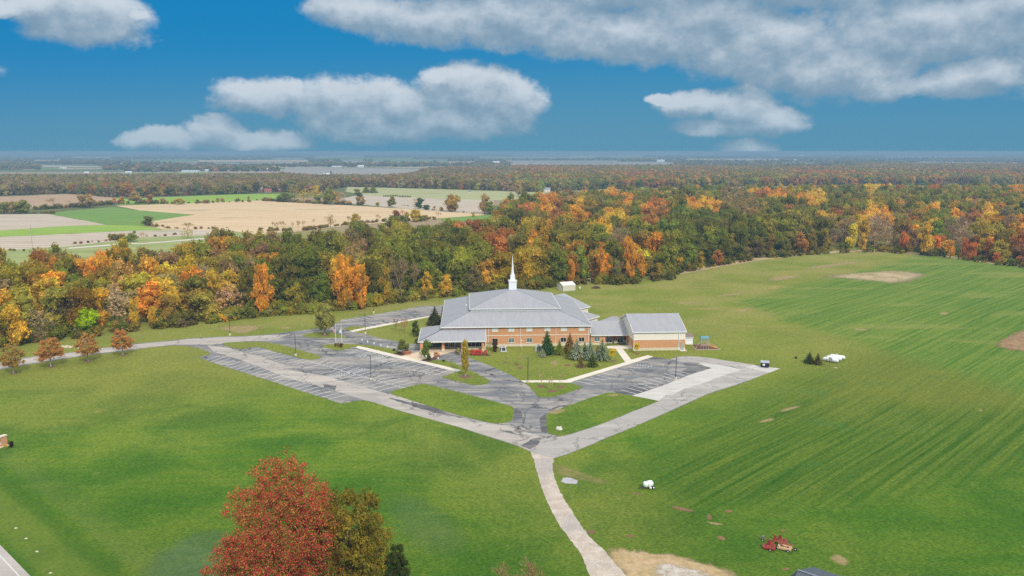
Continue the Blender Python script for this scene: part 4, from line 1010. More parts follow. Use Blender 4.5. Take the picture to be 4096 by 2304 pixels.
brw = simple('brown_wall', (.28, .19, .14), .9); HL = [
 (2176, 768, 50, 17, wh, gy, 'house', 'white one storey house with pale roof, at the near edge of the right far woods'),
 (1032, 770, 34, 22, brw, gy, 'house', 'brown house with dark gables behind the bright green field'),
 (1070, 770, 26, 14, simple('pink_wall', (.55, .30, .24)), rd_, 'house', 'low pinkish house right beside the brown gabled one'),
 (1127, 768, 24, 12, rd_, brw, 'house', 'low red brown house between the scrubby trees'),
 (1306, 705, 24, 12, rd_, wr, 'barn', 'pale roofed red barn beside the tall dark conifer'),
 (1408, 705, 16, 10, rd_, wr, 'barn', 'small pale roofed barn just left of the orange tree'),
 (757, 690, 66, 9, wh, simple('blue_green_roof', (.42, .55, .55)), 'barn', 'very long low barn with blue green roof'),
 (513, 695, 24, 9, wh, wr, 'house', 'small white house at the left, beyond the middle woods'),
 (346, 697, 18, 10, wh, wr, 'house', 'leftmost small white gabled house beyond the middle woods'),
 (827, 686, 14, 8, wh, wr, 'shed', 'small pale shed right of the long blue green barn'),
 (866, 686, 20, 10, rd_, rd_, 'barn', 'small red barn right of the pale shed'),
 (1063, 684, 20, 12, rd_, wr, 'barn', 'red barn with pale roof left of the big grey field'),
 (1104, 682, 26, 16, wh, wr, 'barn', 'pale barn with high roof left of the big grey field'),
 (1443, 671, 24, 10, wh, wr, 'barn', 'pale barn behind the big grey field'),
 (1346, 669, 40, 5, wh, wr, 'barn', 'long white shed behind the left of the grey field'),
 (1985, 660, 26, 15, wh, wr, 'house', 'white farmhouse with outbuildings, centre distance'),
 (2038, 663, 22, 9, wh, gy, 'house', 'white house right of the centre farmhouse'),
 (2644, 648, 30, 9, wh, wr, 'barn', 'white barn beyond the dark woods above the church hall'),
 (2308, 752, 18, 12, wh, gy, 'house', 'white house half hidden in trees behind the pale green field'),
 (2085, 765, 12, 12, brw, gy, 'house', 'narrow brown house right of the last field tree'),
 (3203, 628, 16, 6, wh, wr, 'house', 'white speck of a house on the right horizon'),
 (3346, 634, 18, 6, wh, wr, 'house', 'pale house on the right, just below the horizon'),
 (4060, 659, 14, 8, wh, wr, 'house', 'white farm building near the far right field'),
 (3185, 645, 26, 7, wh, wr, 'house', 'pale grey buildings row at right distance'),
 (250, 675, 26, 5, wh, wr, 'barn', 'low bluish barn at far left distance'),
 (1880, 770, 12, 8, wh, gy, 'shed', 'tiny white shed along the pale green field'),
 (224, 617, 14, 4, wh, wr, 'barn', 'white barn on the left horizon'),
]
for h_ in HL: farm(*h_)

# ------------------------------------------------------------------ lamps
lamp = None
LP = [((1183, 1423.5), 1334, 'dark lamp post on the long grass island left of the lot', 1), ((1484, 1521), 1420, 'dark lamp post on the concrete base amid the stalls of the big lot', 1),
      ((1461.5, 1335), 1253, 'lamp post on the lawn edge just right of the flagpoles', 1), ((1494.6, 1252.7), 1178, 'lamp post behind the back row of the far lot, under the wood', 1),
      ((920, 1342), 1261, 'grey lamp post beyond the drive, above the bare soil', -1), ((313, 1396), 1318, 'lamp post at the wood edge behind the rust coloured row trees', -1),
      ((1934, 1199), 1151, 'lamp post behind the church roof, only its head in view', -1), ((2111.7, 1531), 1426, 'grey lamp post standing in the front walk between drive and saplings', -1),
      ((2702.5, 1519), 1426, 'lamp post at the corner of the dark stalls and the pale apron', -1)]
for i, (b_, top, lab, side) in enumerate(LP):
    x, y = gp(*b_); h = hgt(b_[0], b_[1], top)
    if lamp is None:
        lamp = thing('lamp_post', lab, 'lamp post', (x, y, .02), 0, 'lamp posts round the parking lots')
        p = MB().box(-.07, .07, -.07, .07, .7, 7.2).build('pole', M['metal'], lamp)
        MB().tube([(0, 0, 0), (0, 0, .72), (0, 0, .78)], [.36, .36, .30], 12).build('concrete_base', M['creamblock'], lamp)
        MB().box(-.2, .2, -.2, .2, .78, .9).build('base_plate', M['metal'], lamp)
        hd = MB().box(-.95, -.18, -.24, .24, 7.12, 7.30).bar((0, 0, 7.18), (-.2, 0, 7.2), .08).build('lamp_head', M['pole'], lamp, bevel=.03)
        MB().box(-.9, -.24, -.19, .19, 7.09, 7.12).build('lens', M['yellowlens'], hd)
        o = lamp
    else: o = dup(lamp, (x, y, .02), label=lab)
    o.scale = (1, 1, max(.9, min(1.25, h / 7.3))); o.rotation_euler = (0, 0, 0 if side > 0 else R(10 + 3 * i))

# ------------------------------------------------------------------ flagpoles
def flagpole(b_, top, lab, stripes):
    x, y = gp(*b_); h = hgt(b_[0], b_[1], top)
    t = thing('flagpole', lab, 'flagpole', (x, y, .08), 0, 'two flagpoles on the small island')
    MB().tube([(0, 0, 0), (0, 0, h * .5), (0, 0, h)], [.09, .075, .05], 8).dome((0, 0, h + .02), .09, .09, .09, 8, 4, full=True).build('pole', M['tank'], t)
    fl_ = MB(); H0 = h * .86; n = 9; m_ = 13
    for j in range(m_):
        for i in range(n - 1):
            def P(i_, j_):
                dr_ = j_ / m_
                return (-.06 - .62 * (i_ / (n - 1)) * (.55 + .45 * math.sin(1.2 + dr_ * 2)), .10 * math.sin(i_ * 1.9 + dr_ * 2), H0 - 1.35 * dr_ - .75 * (i_ / (n - 1)))
            if stripes: mi = 2 if (j < 7 and i < 3) else j % 2
            else: mi = 3 if j < 9 or i < 4 else 2
            fl_.face([P(i, j), P(i + 1, j), P(i + 1, j + 1), P(i, j + 1)], mi=mi)
    fl_.build('flag', FM, t, smooth=True)
FM = [simple('flag_red', (.50, .05, .06)), simple('flag_white', (.80, .80, .80)), simple('flag_blue', (.05, .07, .22)), simple('flag_white_b', (.80, .82, .86))]
flagpole((1343.4, 1372), 1298, 'left white flagpole carrying a red and white striped flag hanging limp', True)
flagpole((1367.8, 1390), 1303, 'right white flagpole carrying a limp white flag with a blue corner', False)

# ------------------------------------------------------------------ small parking signs
sign0 = None
SG = [('b5', 833, 1010, 1110, 'sign farthest left in the row along the drive'), ('b5', 955, 1055, 1150, 'sign second from the left in the row along the drive'), ('b5', 1097, 1090, 1190, 'sign third from the left in the row along the drive'),
      ('b5', 1250, 1125, 1230, 'sign fourth from the left, above the middle of the walk'), ('b5', 1400, 1155, 1265, 'sign on the grass left of the round olive tree'), ('b5', 1607, 1200, 1300, 'sign in front of the round olive tree'),
      ('p', 355, 645, 745, 'sign at the foot of the green tree by the portico'), ('p', 508, 675, 765, 'sign in the mulch between tree and curved brick planter'), ('p', 665, 710, 800, 'sign on the grass right of the curved brick planter')]
for k_, x_, y_, yb, lab in SG:
    q = pt(k_, x_, yb); X = gp(*q)
    if sign0 is None:
        sign0 = thing('parking_sign', 'white plate on post, ' + lab, 'sign', (*X, .08), 0, 'small white signs facing the accessible stalls')
        MB().box(-.03, .03, -.03, .03, 0, 1.9).build('post', M['pole'], sign0)
        MB().box(-.17, .17, -.045, -.02, 1.25, 1.92).build('plate', simple('sign_plate', (.70, .76, .82), .4), sign0)
    else: dup(sign0, (*X, .08), label='white plate on post, ' + lab)

# ------------------------------------------------------------------ air conditioning units and wall lamp post by the church front
for i, (cx, cy, s_, lab) in enumerate(((1252, 1228, 1.15, 'white air conditioning unit with square dark grille, by the dark red shrub'), (1222, 1212, .8, 'smaller pale air conditioning unit, half hidden left of the grilled one'), (1672, 1222, 1.3, 'grey white air conditioning unit between the downspout and the tall dark spruce'))):
    q = kk('c1', (cx, cy))[0]; X = gp(*q)
    t = thing('air_conditioner', lab, 'air conditioner', (*X, 0), YAW, 'condensers by the church front')
    MB().box(-.65 * s_, .65 * s_, 0, 1.2 * s_, .12, 1.35 * s_).build('case', M['tank'], t, bevel=.04)
    MB().box(-.48 * s_, .48 * s_, -.02, -.002, .25, 1.2 * s_).build('grille', simple('dark_grille', (.07, .075, .09), .6) if i < 1 else M['pole'], t)
    MB().tube([(0, .6 * s_, 1.35 * s_), (0, .6 * s_, 1.42 * s_)], [.5 * s_, .46 * s_], 16).build('fan_guard', M['pole'], t)
    MB().box(-.9 * s_, .9 * s_, -.25, 1.4 * s_, 0, .12).build('pad', M['slab'], t)
X = gp(*kk('c1', (1468, 1196))[0])
t = thing('globe_light', 'thin pole with small round white globe before the brick wall', 'lamp', (*X, 0), 0)
MB().tube([(0, 0, 0), (0, 0, 2.6)], .04, 6).build('pole', M['tank'], t); MB().dome((0, 0, 2.75), .2, .2, .2, 10, 6, full=True).build('globe', M['tank'], t, smooth=True)

# curved brick planters beside the portico
def planter(q, r0, a0_, a1_, lab, z=.14):
    X = gp(*q); t = thing('brick_planter', lab, 'planter', (*X, z), 0, 'low curved brick planters by the portico')
    mb = MB(); n = 10
    for i in range(n):
        t0, t1 = R(a0_ + (a1_ - a0_) * i / n), R(a0_ + (a1_ - a0_) * (i + 1) / n)
        def c_(r_, a_, z_): return (r_ * math.cos(a_), r_ * math.sin(a_), z_)
        A1, B1, A2, B2 = (r0, t0), (r0, t1), (r0 + .35, t0), (r0 + .35, t1)
        mb.face([c_(r0 + .35, t0, 0), c_(r0 + .35, t1, 0), c_(r0 + .35, t1, 1.0), c_(r0 + .35, t0, 1.0)]).face([c_(r0, t1, 0), c_(r0, t0, 0), c_(r0, t0, 1.0), c_(r0, t1, 1.0)]).face([c_(r0, t0, 1.0), c_(r0 + .35, t0, 1.0), c_(r0 + .35, t1, 1.0), c_(r0, t1, 1.0)])
    mb.build('wall', M['rust'], t)
    cp = MB()
    for i in range(n):
        t0 = R(a0_ + (a1_ - a0_) * (i + .5) / n); cp.box(r0 - .04, r0 + .39, -.24, .24, 1.0, 1.07, Matrix.Rotation(t0, 4, 'Z'))
    cp.build('coping', M['brick'], t)
planter(kk('p', (520, 640))[0], 1.7, -70, 80, 'curved rust brown brick planter right of the green tree by the portico')
planter(kk('q', (950, 230))[0], 1.2, 200, 330, 'curved brown brick planter behind the round olive tree')

# ------------------------------------------------------------------ dumpster
X = gp(3059, 1471.5); t = thing('dumpster', 'navy steel dumpster with pale grey lid and a white sign on its front', 'dumpster', (*X, .075), R(-16))
def taper(mb, w0, w1, d0, d1, z0, z1):
    v = [(-w0 / 2, 0, z0), (w0 / 2, 0, z0), (w0 / 2, d0, z0), (-w0 / 2, d0, z0), (-w1 / 2, -.1, z1), (w1 / 2, -.1, z1), (w1 / 2, d1, z1), (-w1 / 2, d1, z1)]
    return mb.add(v, [(0, 3, 2, 1), (4, 5, 6, 7), (0, 1, 5, 4), (1, 2, 6, 5), (2, 3, 7, 6), (3, 0, 4, 7)])
b_ = taper(MB(), 2.2, 2.35, 1.35, 1.6, .12, 1.45)
for k in range(4): b_.box(-.9 + k * .6 - .04, -.9 + k * .6 + .04, -.14, .0, .15, 1.4)
b_.box(-1.25, -1.1, .3, 1.1, .7, .95).box(1.1, 1.25, .3, 1.1, .7, .95)
b_.build('body', M['navy'], t)
MB().face([(-1.22, -.16, 1.47), (1.22, -.16, 1.47), (1.22, 1.72, 1.72), (-1.22, 1.72, 1.72)]).bar((-1.22, -.16, 1.46), (1.22, -.16, 1.46), .08).bar((0, -.16, 1.5), (0, 1.7, 1.74), .06).build('lid', simple('grey_lid', (.42, .43, .50), .4), t)
MB().box(-.62, .02, -.20, -.15, .62, 1.16).build('sign_plate', M['tank'], t)
for u_ in (-.9, .9): MB().wheel((u_, .2, .1), (1, 0, 0), .1, .08, 10).build('caster', M['black'], t)

# ------------------------------------------------------------------ white propane tanks lying on the field
TK = [((1222, 600), (1640, 665), 'front one of three white tanks lying side by side, with the bare bush before it'), ((1315, 560), (1722, 620), 'middle one of three white tanks lying side by side'), ((1402, 525), (1812, 585), 'rear one of three white tanks lying side by side, with a cap on top')]
for i, (a_, b_, lab) in enumerate(TK):
    A1 = Vector((*gp(*kk('t', a_)[0]), 0)); B1 = Vector((*gp(*kk('t', b_)[0]), 0)); L = (B1 - A1).length
    t = thing('propane_tank', lab, 'tank', tuple(A1), math.atan2(B1.y - A1.y, B1.x - A1.x), 'white tanks lying in a row on the field')
    r_ = .60; z_ = r_ + .12
    MB().tube([(0.02, 0, z_), (.12, 0, z_), (.35, 0, z_), (.6, 0, z_), (L - .6, 0, z_), (L - .35, 0, z_), (L - .12, 0, z_), (L - .02, 0, z_)], [.12, .34, .52, r_, r_, .52, .34, .12], 20).build('shell', M['tank'], t, smooth=True)
    MB().tube([(L * .45, 0, z_ + r_ - .05), (L * .45, 0, z_ + r_ + .18), (L * .45, 0, z_ + r_ + .24)], [.22, .22, .12], 12).build('valve_cap', M['white'], t)
    for u in (L * .22, L * .78): MB().box(u - .12, u + .12, -.5, .5, 0, .34).build('foot', M['rust'] if i else M['pole'], t)
X = gp(*kk('t', (537, 540))[0]); t = thing('utility_box', 'small black box standing alone in the grass left of the dark spruces', 'utility box', (*X, 0), .2)
MB().box(-.26, .26, -.26, .26, 0, .5).build('case', M['black'], t, bevel=.04); MB().box(-.29, .29, -.29, .29, .5, .56).build('lid', M['metal'], t)
X = gp(*kk('x', (1412, 495))[0]); t = thing('upright_tank', 'small white upright tank right of the tan storage barn', 'tank', (*X, 0), 0)
MB().tube([(0, 0, .05), (0, 0, .2), (0, 0, .9), (0, 0, 1.1), (0, 0, 1.18)], [.28, .38, .38, .26, .05], 14).build('shell', M['tank'], t, smooth=True); MB().box(.2, .55, -.1, .1, .1, .6).build('gauge_box', M['pole'], t)

# ------------------------------------------------------------------ white sprayer tank on wheels, near field
X = gp(2592, 1952); t = thing('tank_trailer', 'white round tank on small wheels in the grass right of the gravel drive', 'trailer', (*X, 0), R(18))
MB().tube([(-1.02, 0, .82), (-.95, 0, .82), (-.80, 0, .82), (-.55, 0, .82), (.62, 0, .82), (.85, 0, .82), (.98, 0, .82), (1.04, 0, .82)], [.1, .36, .52, .62, .62, .50, .34, .1], 20).build('shell', M['tank'], t, smooth=True)
MB().tube([(-.28, 0, .82), (-.22, 0, .82)], .632, 20).tube([(-.5, .0, 1.44), (-.5, 0, 1.62)], .12, 10).build('strap', M['metal'], t)
MB().bar((-1.2, -.3, .28), (1.1, -.3, .28), .08).bar((-1.2, .3, .28), (1.1, .3, .28), .08).bar((.55, -.75, .3), (.55, .75, .3), .07).bar((-1.2, -.3, .28), (-2.0, 0, .3), .07).bar((-1.2, .3, .28), (-2.0, 0, .3), .07).build('chassis', M['metal'], t)
for yy in (-.78, .78):
    wv = MB().wheel((.75, yy, .34), (0, 1, 0), .34, .2, 16).build('wheel', M['black'], t); MB().wheel((.75, yy, .34), (0, 1, 0), .19, .23, 14).build('rim', M['tank'], wv)
MB().tube([(.15, -.72, .2), (.15, -.72, .42), (.15, -.72, .46)], [.22, .22, .1], 12).build('hose_drum', M['cream'], t)

# ------------------------------------------------------------------ red gang mower
X = gp(3109, 2188)
mow = thing('gang_mower', 'red and tan pull behind mower with three decks, parked on the near grass', 'mower', (*X, 0), R(-24))
def deck(u, v, L_, Wd, mat, an_, lab=None):
    Mx = Matrix.Translation((u, v, 0)) @ Matrix.Rotation(R(an_), 4, 'Z')
    d = MB(); d.box(-L_ / 2, L_ / 2, -Wd / 2, Wd / 2, .26, .38, Mx)
    for (a_, b2) in (((-L_ / 2, -Wd / 2), (L_ / 2, -Wd / 2)), ((-L_ / 2, Wd / 2), (L_ / 2, Wd / 2)), ((-L_ / 2, -Wd / 2), (-L_ / 2, Wd / 2)), ((L_ / 2, -Wd / 2), (L_ / 2, Wd / 2))):
        d.bar(Mx @ Vector((*a_, .30)), Mx @ Vector((*b2, .30)), .12, .26)
    o = d.build('deck', mat, mow)
    if lab: o['label'] = lab
    for s2 in (-.25, .25): MB().tube([Mx @ Vector((L_ * s2, 0, .38)), Mx @ Vector((L_ * s2, 0, .50)), Mx @ Vector((L_ * s2, 0, .54))], [.17, .15, .06], 12).build('pulley', M['metal'], o)
    MB().box(-L_ * .32, L_ * .32, -.12, .12, .40, .47, Mx).build('belt_cover', M['rust'], o)
    return o, Mx
deck(-1.15, -1.05, 1.75, 1.25, M['red'], 4, 'bright red deck'); deck(1.15, -.25, 2.0, 1.35, M['tanm'], -3, 'faded tan deck'); deck(.35, 1.85, 1.75, 1.2, M['red'], 2)
fr = MB()
for a_, b2, w_2 in (((-2.2, 1.15, .5), (-.4, .75, .55), .12), ((-.4, .75, .55), (2.3, .35, .5), .11), ((-.5, .6, .5), (-1.1, -.8, .5), .10), ((-.2, .9, .5), (.4, 1.9, .5), .10), ((.1, .55, .52), (1.0, -.2, .45), .10), ((.3, .9, .52), (2.2, .9, .48), .07), ((-1.6, -.3, .45), (-.3, -.3, .45), .09), ((2.2, .9, .45), (2.35, -.6, .4), .09)): fr.bar(a_, b2, w_2)
fr.build('frame', M['rust'], mow)
MB().bar((-.55, .85, .5), (-.6, 1.05, 1.5), .26, .2).bar((-.42, .8, 1.45), (-.15, .7, .6), .08).build('wing_tower', M['red'], mow)
MB().bar((-1.35, -.75, .4), (-1.2, -.6, 1.05), .6, .08).bar((-1.0, -.95, .4), (-.85, -.55, 1.0), .5, .06).build('wing_bracket', M['red'], mow)
MB().bar((.1, 2.0, .4), (.25, 2.15, 1.05), .6, .08).build('wing_bracket', M['red'], mow)
MB().bar((-2.2, 1.15, .5), (-2.75, 1.35, .55), .14).box(-2.5, -2.1, 1.05, 1.45, .5, .85).build('gearbox', M['pole'], mow)
for (u, v, r_) in ((-2.15, -1.0, .2), (-.85, -1.95, .22), (.05, -.55, .26), (1.75, -1.3, .22), (2.75, -.1, .22), (1.45, 1.75, .22), (-2.35, 1.0, .18)):
    wv = MB().wheel((u, v, r_), (.25, 1, 0), r_, .14, 14).build('wheel', M['black'], mow); MB().wheel((u, v, r_), (.25, 1, 0), r_ * .5, .16, 12).build('rim', M['tank'], wv)
    MB().bar((u, v, r_), (u * .9, v * .88, .48), .05).build('caster_arm', M['rust'], wv)

# ------------------------------------------------------------------ playground tower
X = gp(*kk('g', (1340, 985))[0]); pg = thing('play_tower', 'wooden play tower with teal canopy, ladder and orange slide, right of the hall', 'play tower', (*X, .05), R(2))
f = MB(); Wt = 2.4; Dt = 1.7
for u in (0, Wt / 3, 2 * Wt / 3, Wt):
    f.box(u - .06, u + .06, -.06, .06, 0, 2.45 if 0 < u < Wt else 3.6)
for u in (0, Wt): f.box(u - .06, u + .06, Dt - .06, Dt + .06, 0, 3.6)
f.bar((0, 0, 1.25), (Wt, 0, 1.25), .1).bar((0, 0, 2.3), (Wt, 0, 2.3), .12).bar((0, 0, 2.6), (Wt, 0, 2.6), .1).bar((0, Dt, 2.3), (Wt, Dt, 2.3), .1).bar((0, 0, 2.3), (0, Dt, 2.3), .1).bar((Wt, 0, 2.3), (Wt, Dt, 2.3), .1).bar((0, 0, 3.6), (Wt, 0, 3.6), .1).bar((0, Dt, 3.6), (Wt, Dt, 3.6), .1)
for k in range(9): f.box(.1 + k * .27, .1 + k * .27 + .2, 0, Dt, 1.28, 1.33)
f.build('frame', M['wood'], pg)
cn = MB(); cn.face([(-.1, -.1, 3.3), (Wt + .1, -.1, 3.3), (Wt + .1, Dt / 2, 4.0), (-.1, Dt / 2, 4.0)]).face([(Wt + .1, Dt + .1, 3.3), (-.1, Dt + .1, 3.3), (-.1, Dt / 2, 4.0), (Wt + .1, Dt / 2, 4.0)])
cn.build('canopy', M['bluep'], pg)
for k in range(3): MB().face([(.15 + k * .8, -.08, 2.65), (.8 + k * .8, -.08, 2.65), (.47 + k * .8, -.08, 3.25)]).build('pennant', M['bluep'], pg)
sl = MB(); P0, P1, P2 = Vector((Wt, .6, 1.35)), Vector((Wt + 2.1, .3, .35)), Vector((Wt + 2.7, .2, .28))
for a_, b2 in ((P0, P1), (P1, P2)):
    for off in (-.28, .28): sl.bar(a_ + Vector((0, off, .1)), b2 + Vector((0, off, .1)), .06, .22)
    sl.bar(a_, b2, .56, .05)
sl.build('slide', M['yellowp'], pg)
ld = MB(); 
for yy in (.1, .8):
    ld.bar((-.1, yy, 2.6), (-1.7, yy, 0), .07)
for k in range(8): tt = (k + .5) / 8; ld.bar((-.1 - 1.6 * tt, .1, 2.6 * (1 - tt)), (-.1 - 1.6 * tt, .8, 2.6 * (1 - tt)), .05)
ld.build('ladder', M['wood'], pg)
bd = MB(); ring_ = [Vector((*gp(*p), .07)) for p in kk('g', (840, 770), (1240, 745), (1880, 740), (2340, 1010), (1090, 1040))]
for i in range(1, 5): bd.bar(ring_[i], ring_[(i + 1) % 5], .22, .2)
bo = bd.build('timber_border', M['wood']); tag(bo, 'low timber edging around the red mulch of the playground', 'edging')
wp = MB(); wa, wb = Vector((*gp(*kk('g', (930, 728))[0]), 0)), Vector((*gp(*kk('g', (560, 735))[0]), 0)); wp.bar(wa + Vector((0, 0, .04)), wb + Vector((0, 0, .04)), .8, .08); tag(wp.build('step_path', M['conc']), kind='structure')

# ------------------------------------------------------------------ goals by the wood
def goal(q, w_, h_, lab, rz):
    X = gp(*q); t = thing('football_goal', lab, 'goal', (*X, 0), rz, 'two goal frames by the wood')
    MB().bar((0, 0, 0), (0, 0, h_), .12).bar((w_, 0, 0), (w_, 0, h_), .12).bar((0, 0, h_), (w_, 0, h_), .12).build('posts', M['white'], t)
    MB().bar((0, 0, h_), (-.1, 1.6, 0), .07).bar((w_, 0, h_), (w_ + .1, 1.6, 0), .07).bar((-.1, 1.6, .04), (w_ + .1, 1.6, .04), .07).build('back_frame', M['wood'], t)
goal((2331, 1132), 3.7, 2.0, 'white goal frame right of the tan storage barn', R(9)); goal((2279, 1136), 3.7, 1.9, 'goal frame half hidden behind the tan storage barn', R(5))

# ------------------------------------------------------------------ poles and pylons
def upole(q, h, lab, arms=((-.4, 0),), r_=.16, group=None, cat='utility pole'):
    X = gp(*q); t = thing('utility_pole', lab, cat, (*X, 0), 0, group)
    MB().tube([(0, 0, 0), (0, 0, h)], [r_, r_ * .65], 8).build('pole', M['wood'], t)
    for (dz, k) in arms: MB().box(-1.3 if k == 0 else 0, 1.3 if k == 0 else 1.5, -.09, .09, h + dz - .1, h + dz + .1).build('crossarm', M['pole'], t)
    return t
upole((132, 1010), 18.0, 'tall brown utility pole rising behind the wood at the far left', ((-3.0, 1), (-5.2, 1)), .22)
fp = None
for i, (px, py) in enumerate(((1649, 752), (1736, 755), (1790, 757), (1834, 758), (1947, 763), (2040, 765), (1560, 750))):
    h = 9.5
    lb = 'pale thin pole along the far road, ' + ['left of the small green clearing', 'at the middle of the green clearing', 'right end of the green clearing', 'just right of the clearing', 'right of the round purplish tree', 'nearest the white farmhouses', 'leftmost of the row, by dark conifers'][i]
    if fp is None: fp = upole((px, py), h, lb, ((-.5, 0),), .2, 'poles along the far road'); fp.children[0].data.materials[0] = M['tank']
    else: dup(fp, gp(px, py), label=lb)
for i, (px, ptop, lab) in enumerate(((3779, 731, 'left lattice power pylon standing in the right hand woods'), (3966, 727, 'right lattice power pylon standing in the right hand woods'))):
    D = 1100.0; X = ((px - CX) / FPX * (D * math.cos(PITCH) + 62 * math.sin(PITCH)), D)
    t = thing('power_pylon', lab, 'pylon', (*X, 0), 0, 'two H shaped pylons above the woods')
    h = 21.5
    MB().bar((-3, 0, 0), (-2.2, 0, h), .45).bar((3, 0, 0), (2.2, 0, h), .45).bar((-2.8, 0, h * .6), (2.2, 0, h), .25).bar((2.8, 0, h * .6), (-2.2, 0, h), .25).build('legs', M['pole'], t)
    MB().bar((-6.5, 0, h - 2), (6.5, 0, h - 2), .4).bar((-5, 0, h), (5, 0, h), .35).bar((-6.5, 0, h - 2), (-5, 0, h), .25).bar((6.5, 0, h - 2), (5, 0, h), .25).build('crossarm', M['pole'], t)
upole((3692, 790), 12, 'short pale pole among the right hand woods, left of the pylons', (), .3)

# ------------------------------------------------------------------ brick sign at the left edge
pR = Vector((*gp(31.0, 1781), 0)); pL = Vector((*gp(7, 1789), 0)); an = math.atan2(pR.y - pL.y, pR.x - pL.x)
sg = thing('brick_sign', 'brick sign pillar with stone cap and white sign panel, cut by the left edge', 'sign', (pL.x, pL.y, 0), an)
Lw = (pR - pL).length; hh = 2.15
pb = MB().box(0, Lw, 0, .8, .1, hh); pb.build('pillar', M['brick'], sg)
MB().box(-.12, Lw + .12, -.12, .92, hh, hh + .2).build('cap', M['creamblock'], sg)
MB().box(-4.0, 0, .25, .5, .55, hh - .15).build('panel', M['tank'], sg)
MB().box(-4.0, 0, .22, .25, 1.15, hh - .2).build('banner', simple('banner_dark', (.20, .15, .22), .6), sg)
MB().box(-4.0, 0, .18, .6, hh - .15, hh + .02).build('panel_cap', M['creamblock'], sg)
MB().box(-4.2, Lw + .3, -.3, 1.1, 0, .12).build('footing', M['creamblock'], sg)
lt = MB().box(-.42, -.08, .195, .215, 1.78, 1.86).box(-.29, -.21, .195, .215, 1.45, 1.78); lt.build('letter', M['tank'], sg)

# ------------------------------------------------------------------ rocks, brush pile, stones
def rock(q, r_, h_, mat, name, lab, cat, seed=0, group=None):
    X = gp(*q); t = MB(); t.dome((0, 0, -.05), r_, r_ * .75, h_, 16, 8, seed, .35); o = t.build(name, mat, None, True); o.location = (*X, 0); tag(o, lab, cat, group); return o
rock((2237, 1719), .80, .85, simple('pale_boulder', (.62, .58, .52), .9, var=.2), 'boulder', 'large pale boulder on the grass point by the drive junction', 'boulder', 2)
rock((3342, 1471.5), .6, .25, simple('stump_wood', (.42, .30, .24), .9, var=.3), 'flat_stone', 'flat pinkish stone in the grass below the bare bush', 'stone', 5)
for i, (x_, y_) in enumerate(((152, 990), (250, 1090), (355, 1215), (485, 1420))):
    rock(kk('s0', (x_, y_))[0], .28, .14, simple('ditch_stone', (.60, .55, .42), .9), 'ditch_stone', 'pale stone in the roadside ditch, ' + ['farthest up the ditch', 'second from the top of the ditch', 'third down the ditch', 'nearest the bottom edge'][i], 'stone', i, 'pale stones in the roadside ditch')
rs = MB()
for k in range(26):
    px, py = 250 + rng.random() * 40, 1384 + rng.random() * 8; X = gp(px, py); s_ = .25 + .3 * rng.random(); rs.dome((*X, 0), s_, s_ * .8, s_ * .6, 7, 3, k, .3)
tag(rs.build('rock_pile', simple('rubble', (.55, .47, .38), .9)), 'low scatter of pale rubble beyond the drive, between the second and third rust coloured trees', 'rubble', kind='stuff')
bp = MB(); X = gp(2383, 1153)
for k in range(260):
    a_ = rng.random() * 6.28; r0 = 2.1 * math.sqrt(rng.random()); z0 = 1.15 * (1 - (r0 / 2.3) ** 2) * rng.random(); th = rng.random() * 3.14; L_ = .5 + rng.random() * .8
    c_ = Vector((r0 * math.cos(a_), r0 * .7 * math.sin(a_), z0)); d_ = Vector((math.cos(th), math.sin(th), (rng.random() - .5) * .8)) * L_ / 2
    bp.bar(c_ - d_, c_ + d_, .05)
o = bp.build('brush_pile', simple('brush_wood', (.17, .11, .08), .95)); o.location = (*X, 0); tag(o, 'dark heap of brushwood on the grass by the wood, right of the goal', 'brush pile')

# ------------------------------------------------------------------ tree meshes
def leaf_mesh(name, P, N, size, cv, core=None, aspect=.72):
    n = len(P)
    N = N / np.maximum(np.linalg.norm(N, axis=1, keepdims=True), 1e-6)
    a = np.cross(N, rng.normal(size=(n, 3))); a /= np.maximum(np.linalg.norm(a, axis=1, keepdims=True), 1e-6)
    b = np.cross(N, a)
    s = size[:, None]
    V = np.stack([P - a * s, P - b * s * aspect, P + a * s, P + b * s * aspect], 1).reshape(-1, 3)
    F = np.arange(4 * n).reshape(n, 4)
    C = cv
    faces = F.tolist(); verts = V
    if core is not None:
        cvv, cf, cc = core
        off = len(verts); verts = np.vstack([verts, np.array(cvv)]); faces += [tuple(off + i for i in f) for f in cf]; C = np.vstack([C, np.array(cc)])
    me = bpy.data.meshes.new(name); me.from_pydata(verts.tolist(), [], faces)
    at = me.attributes.new('cv', 'FLOAT_VECTOR', 'FACE'); at.data.foreach_set('vector', np.clip(C, 0, 1).astype(np.float32).ravel())
    me.materials.append(M['leaf']); me.update(); return me
def sph(n):
    v = rng.normal(size=(n, 3)); return v / np.linalg.norm(v, axis=1, keepdims=True)
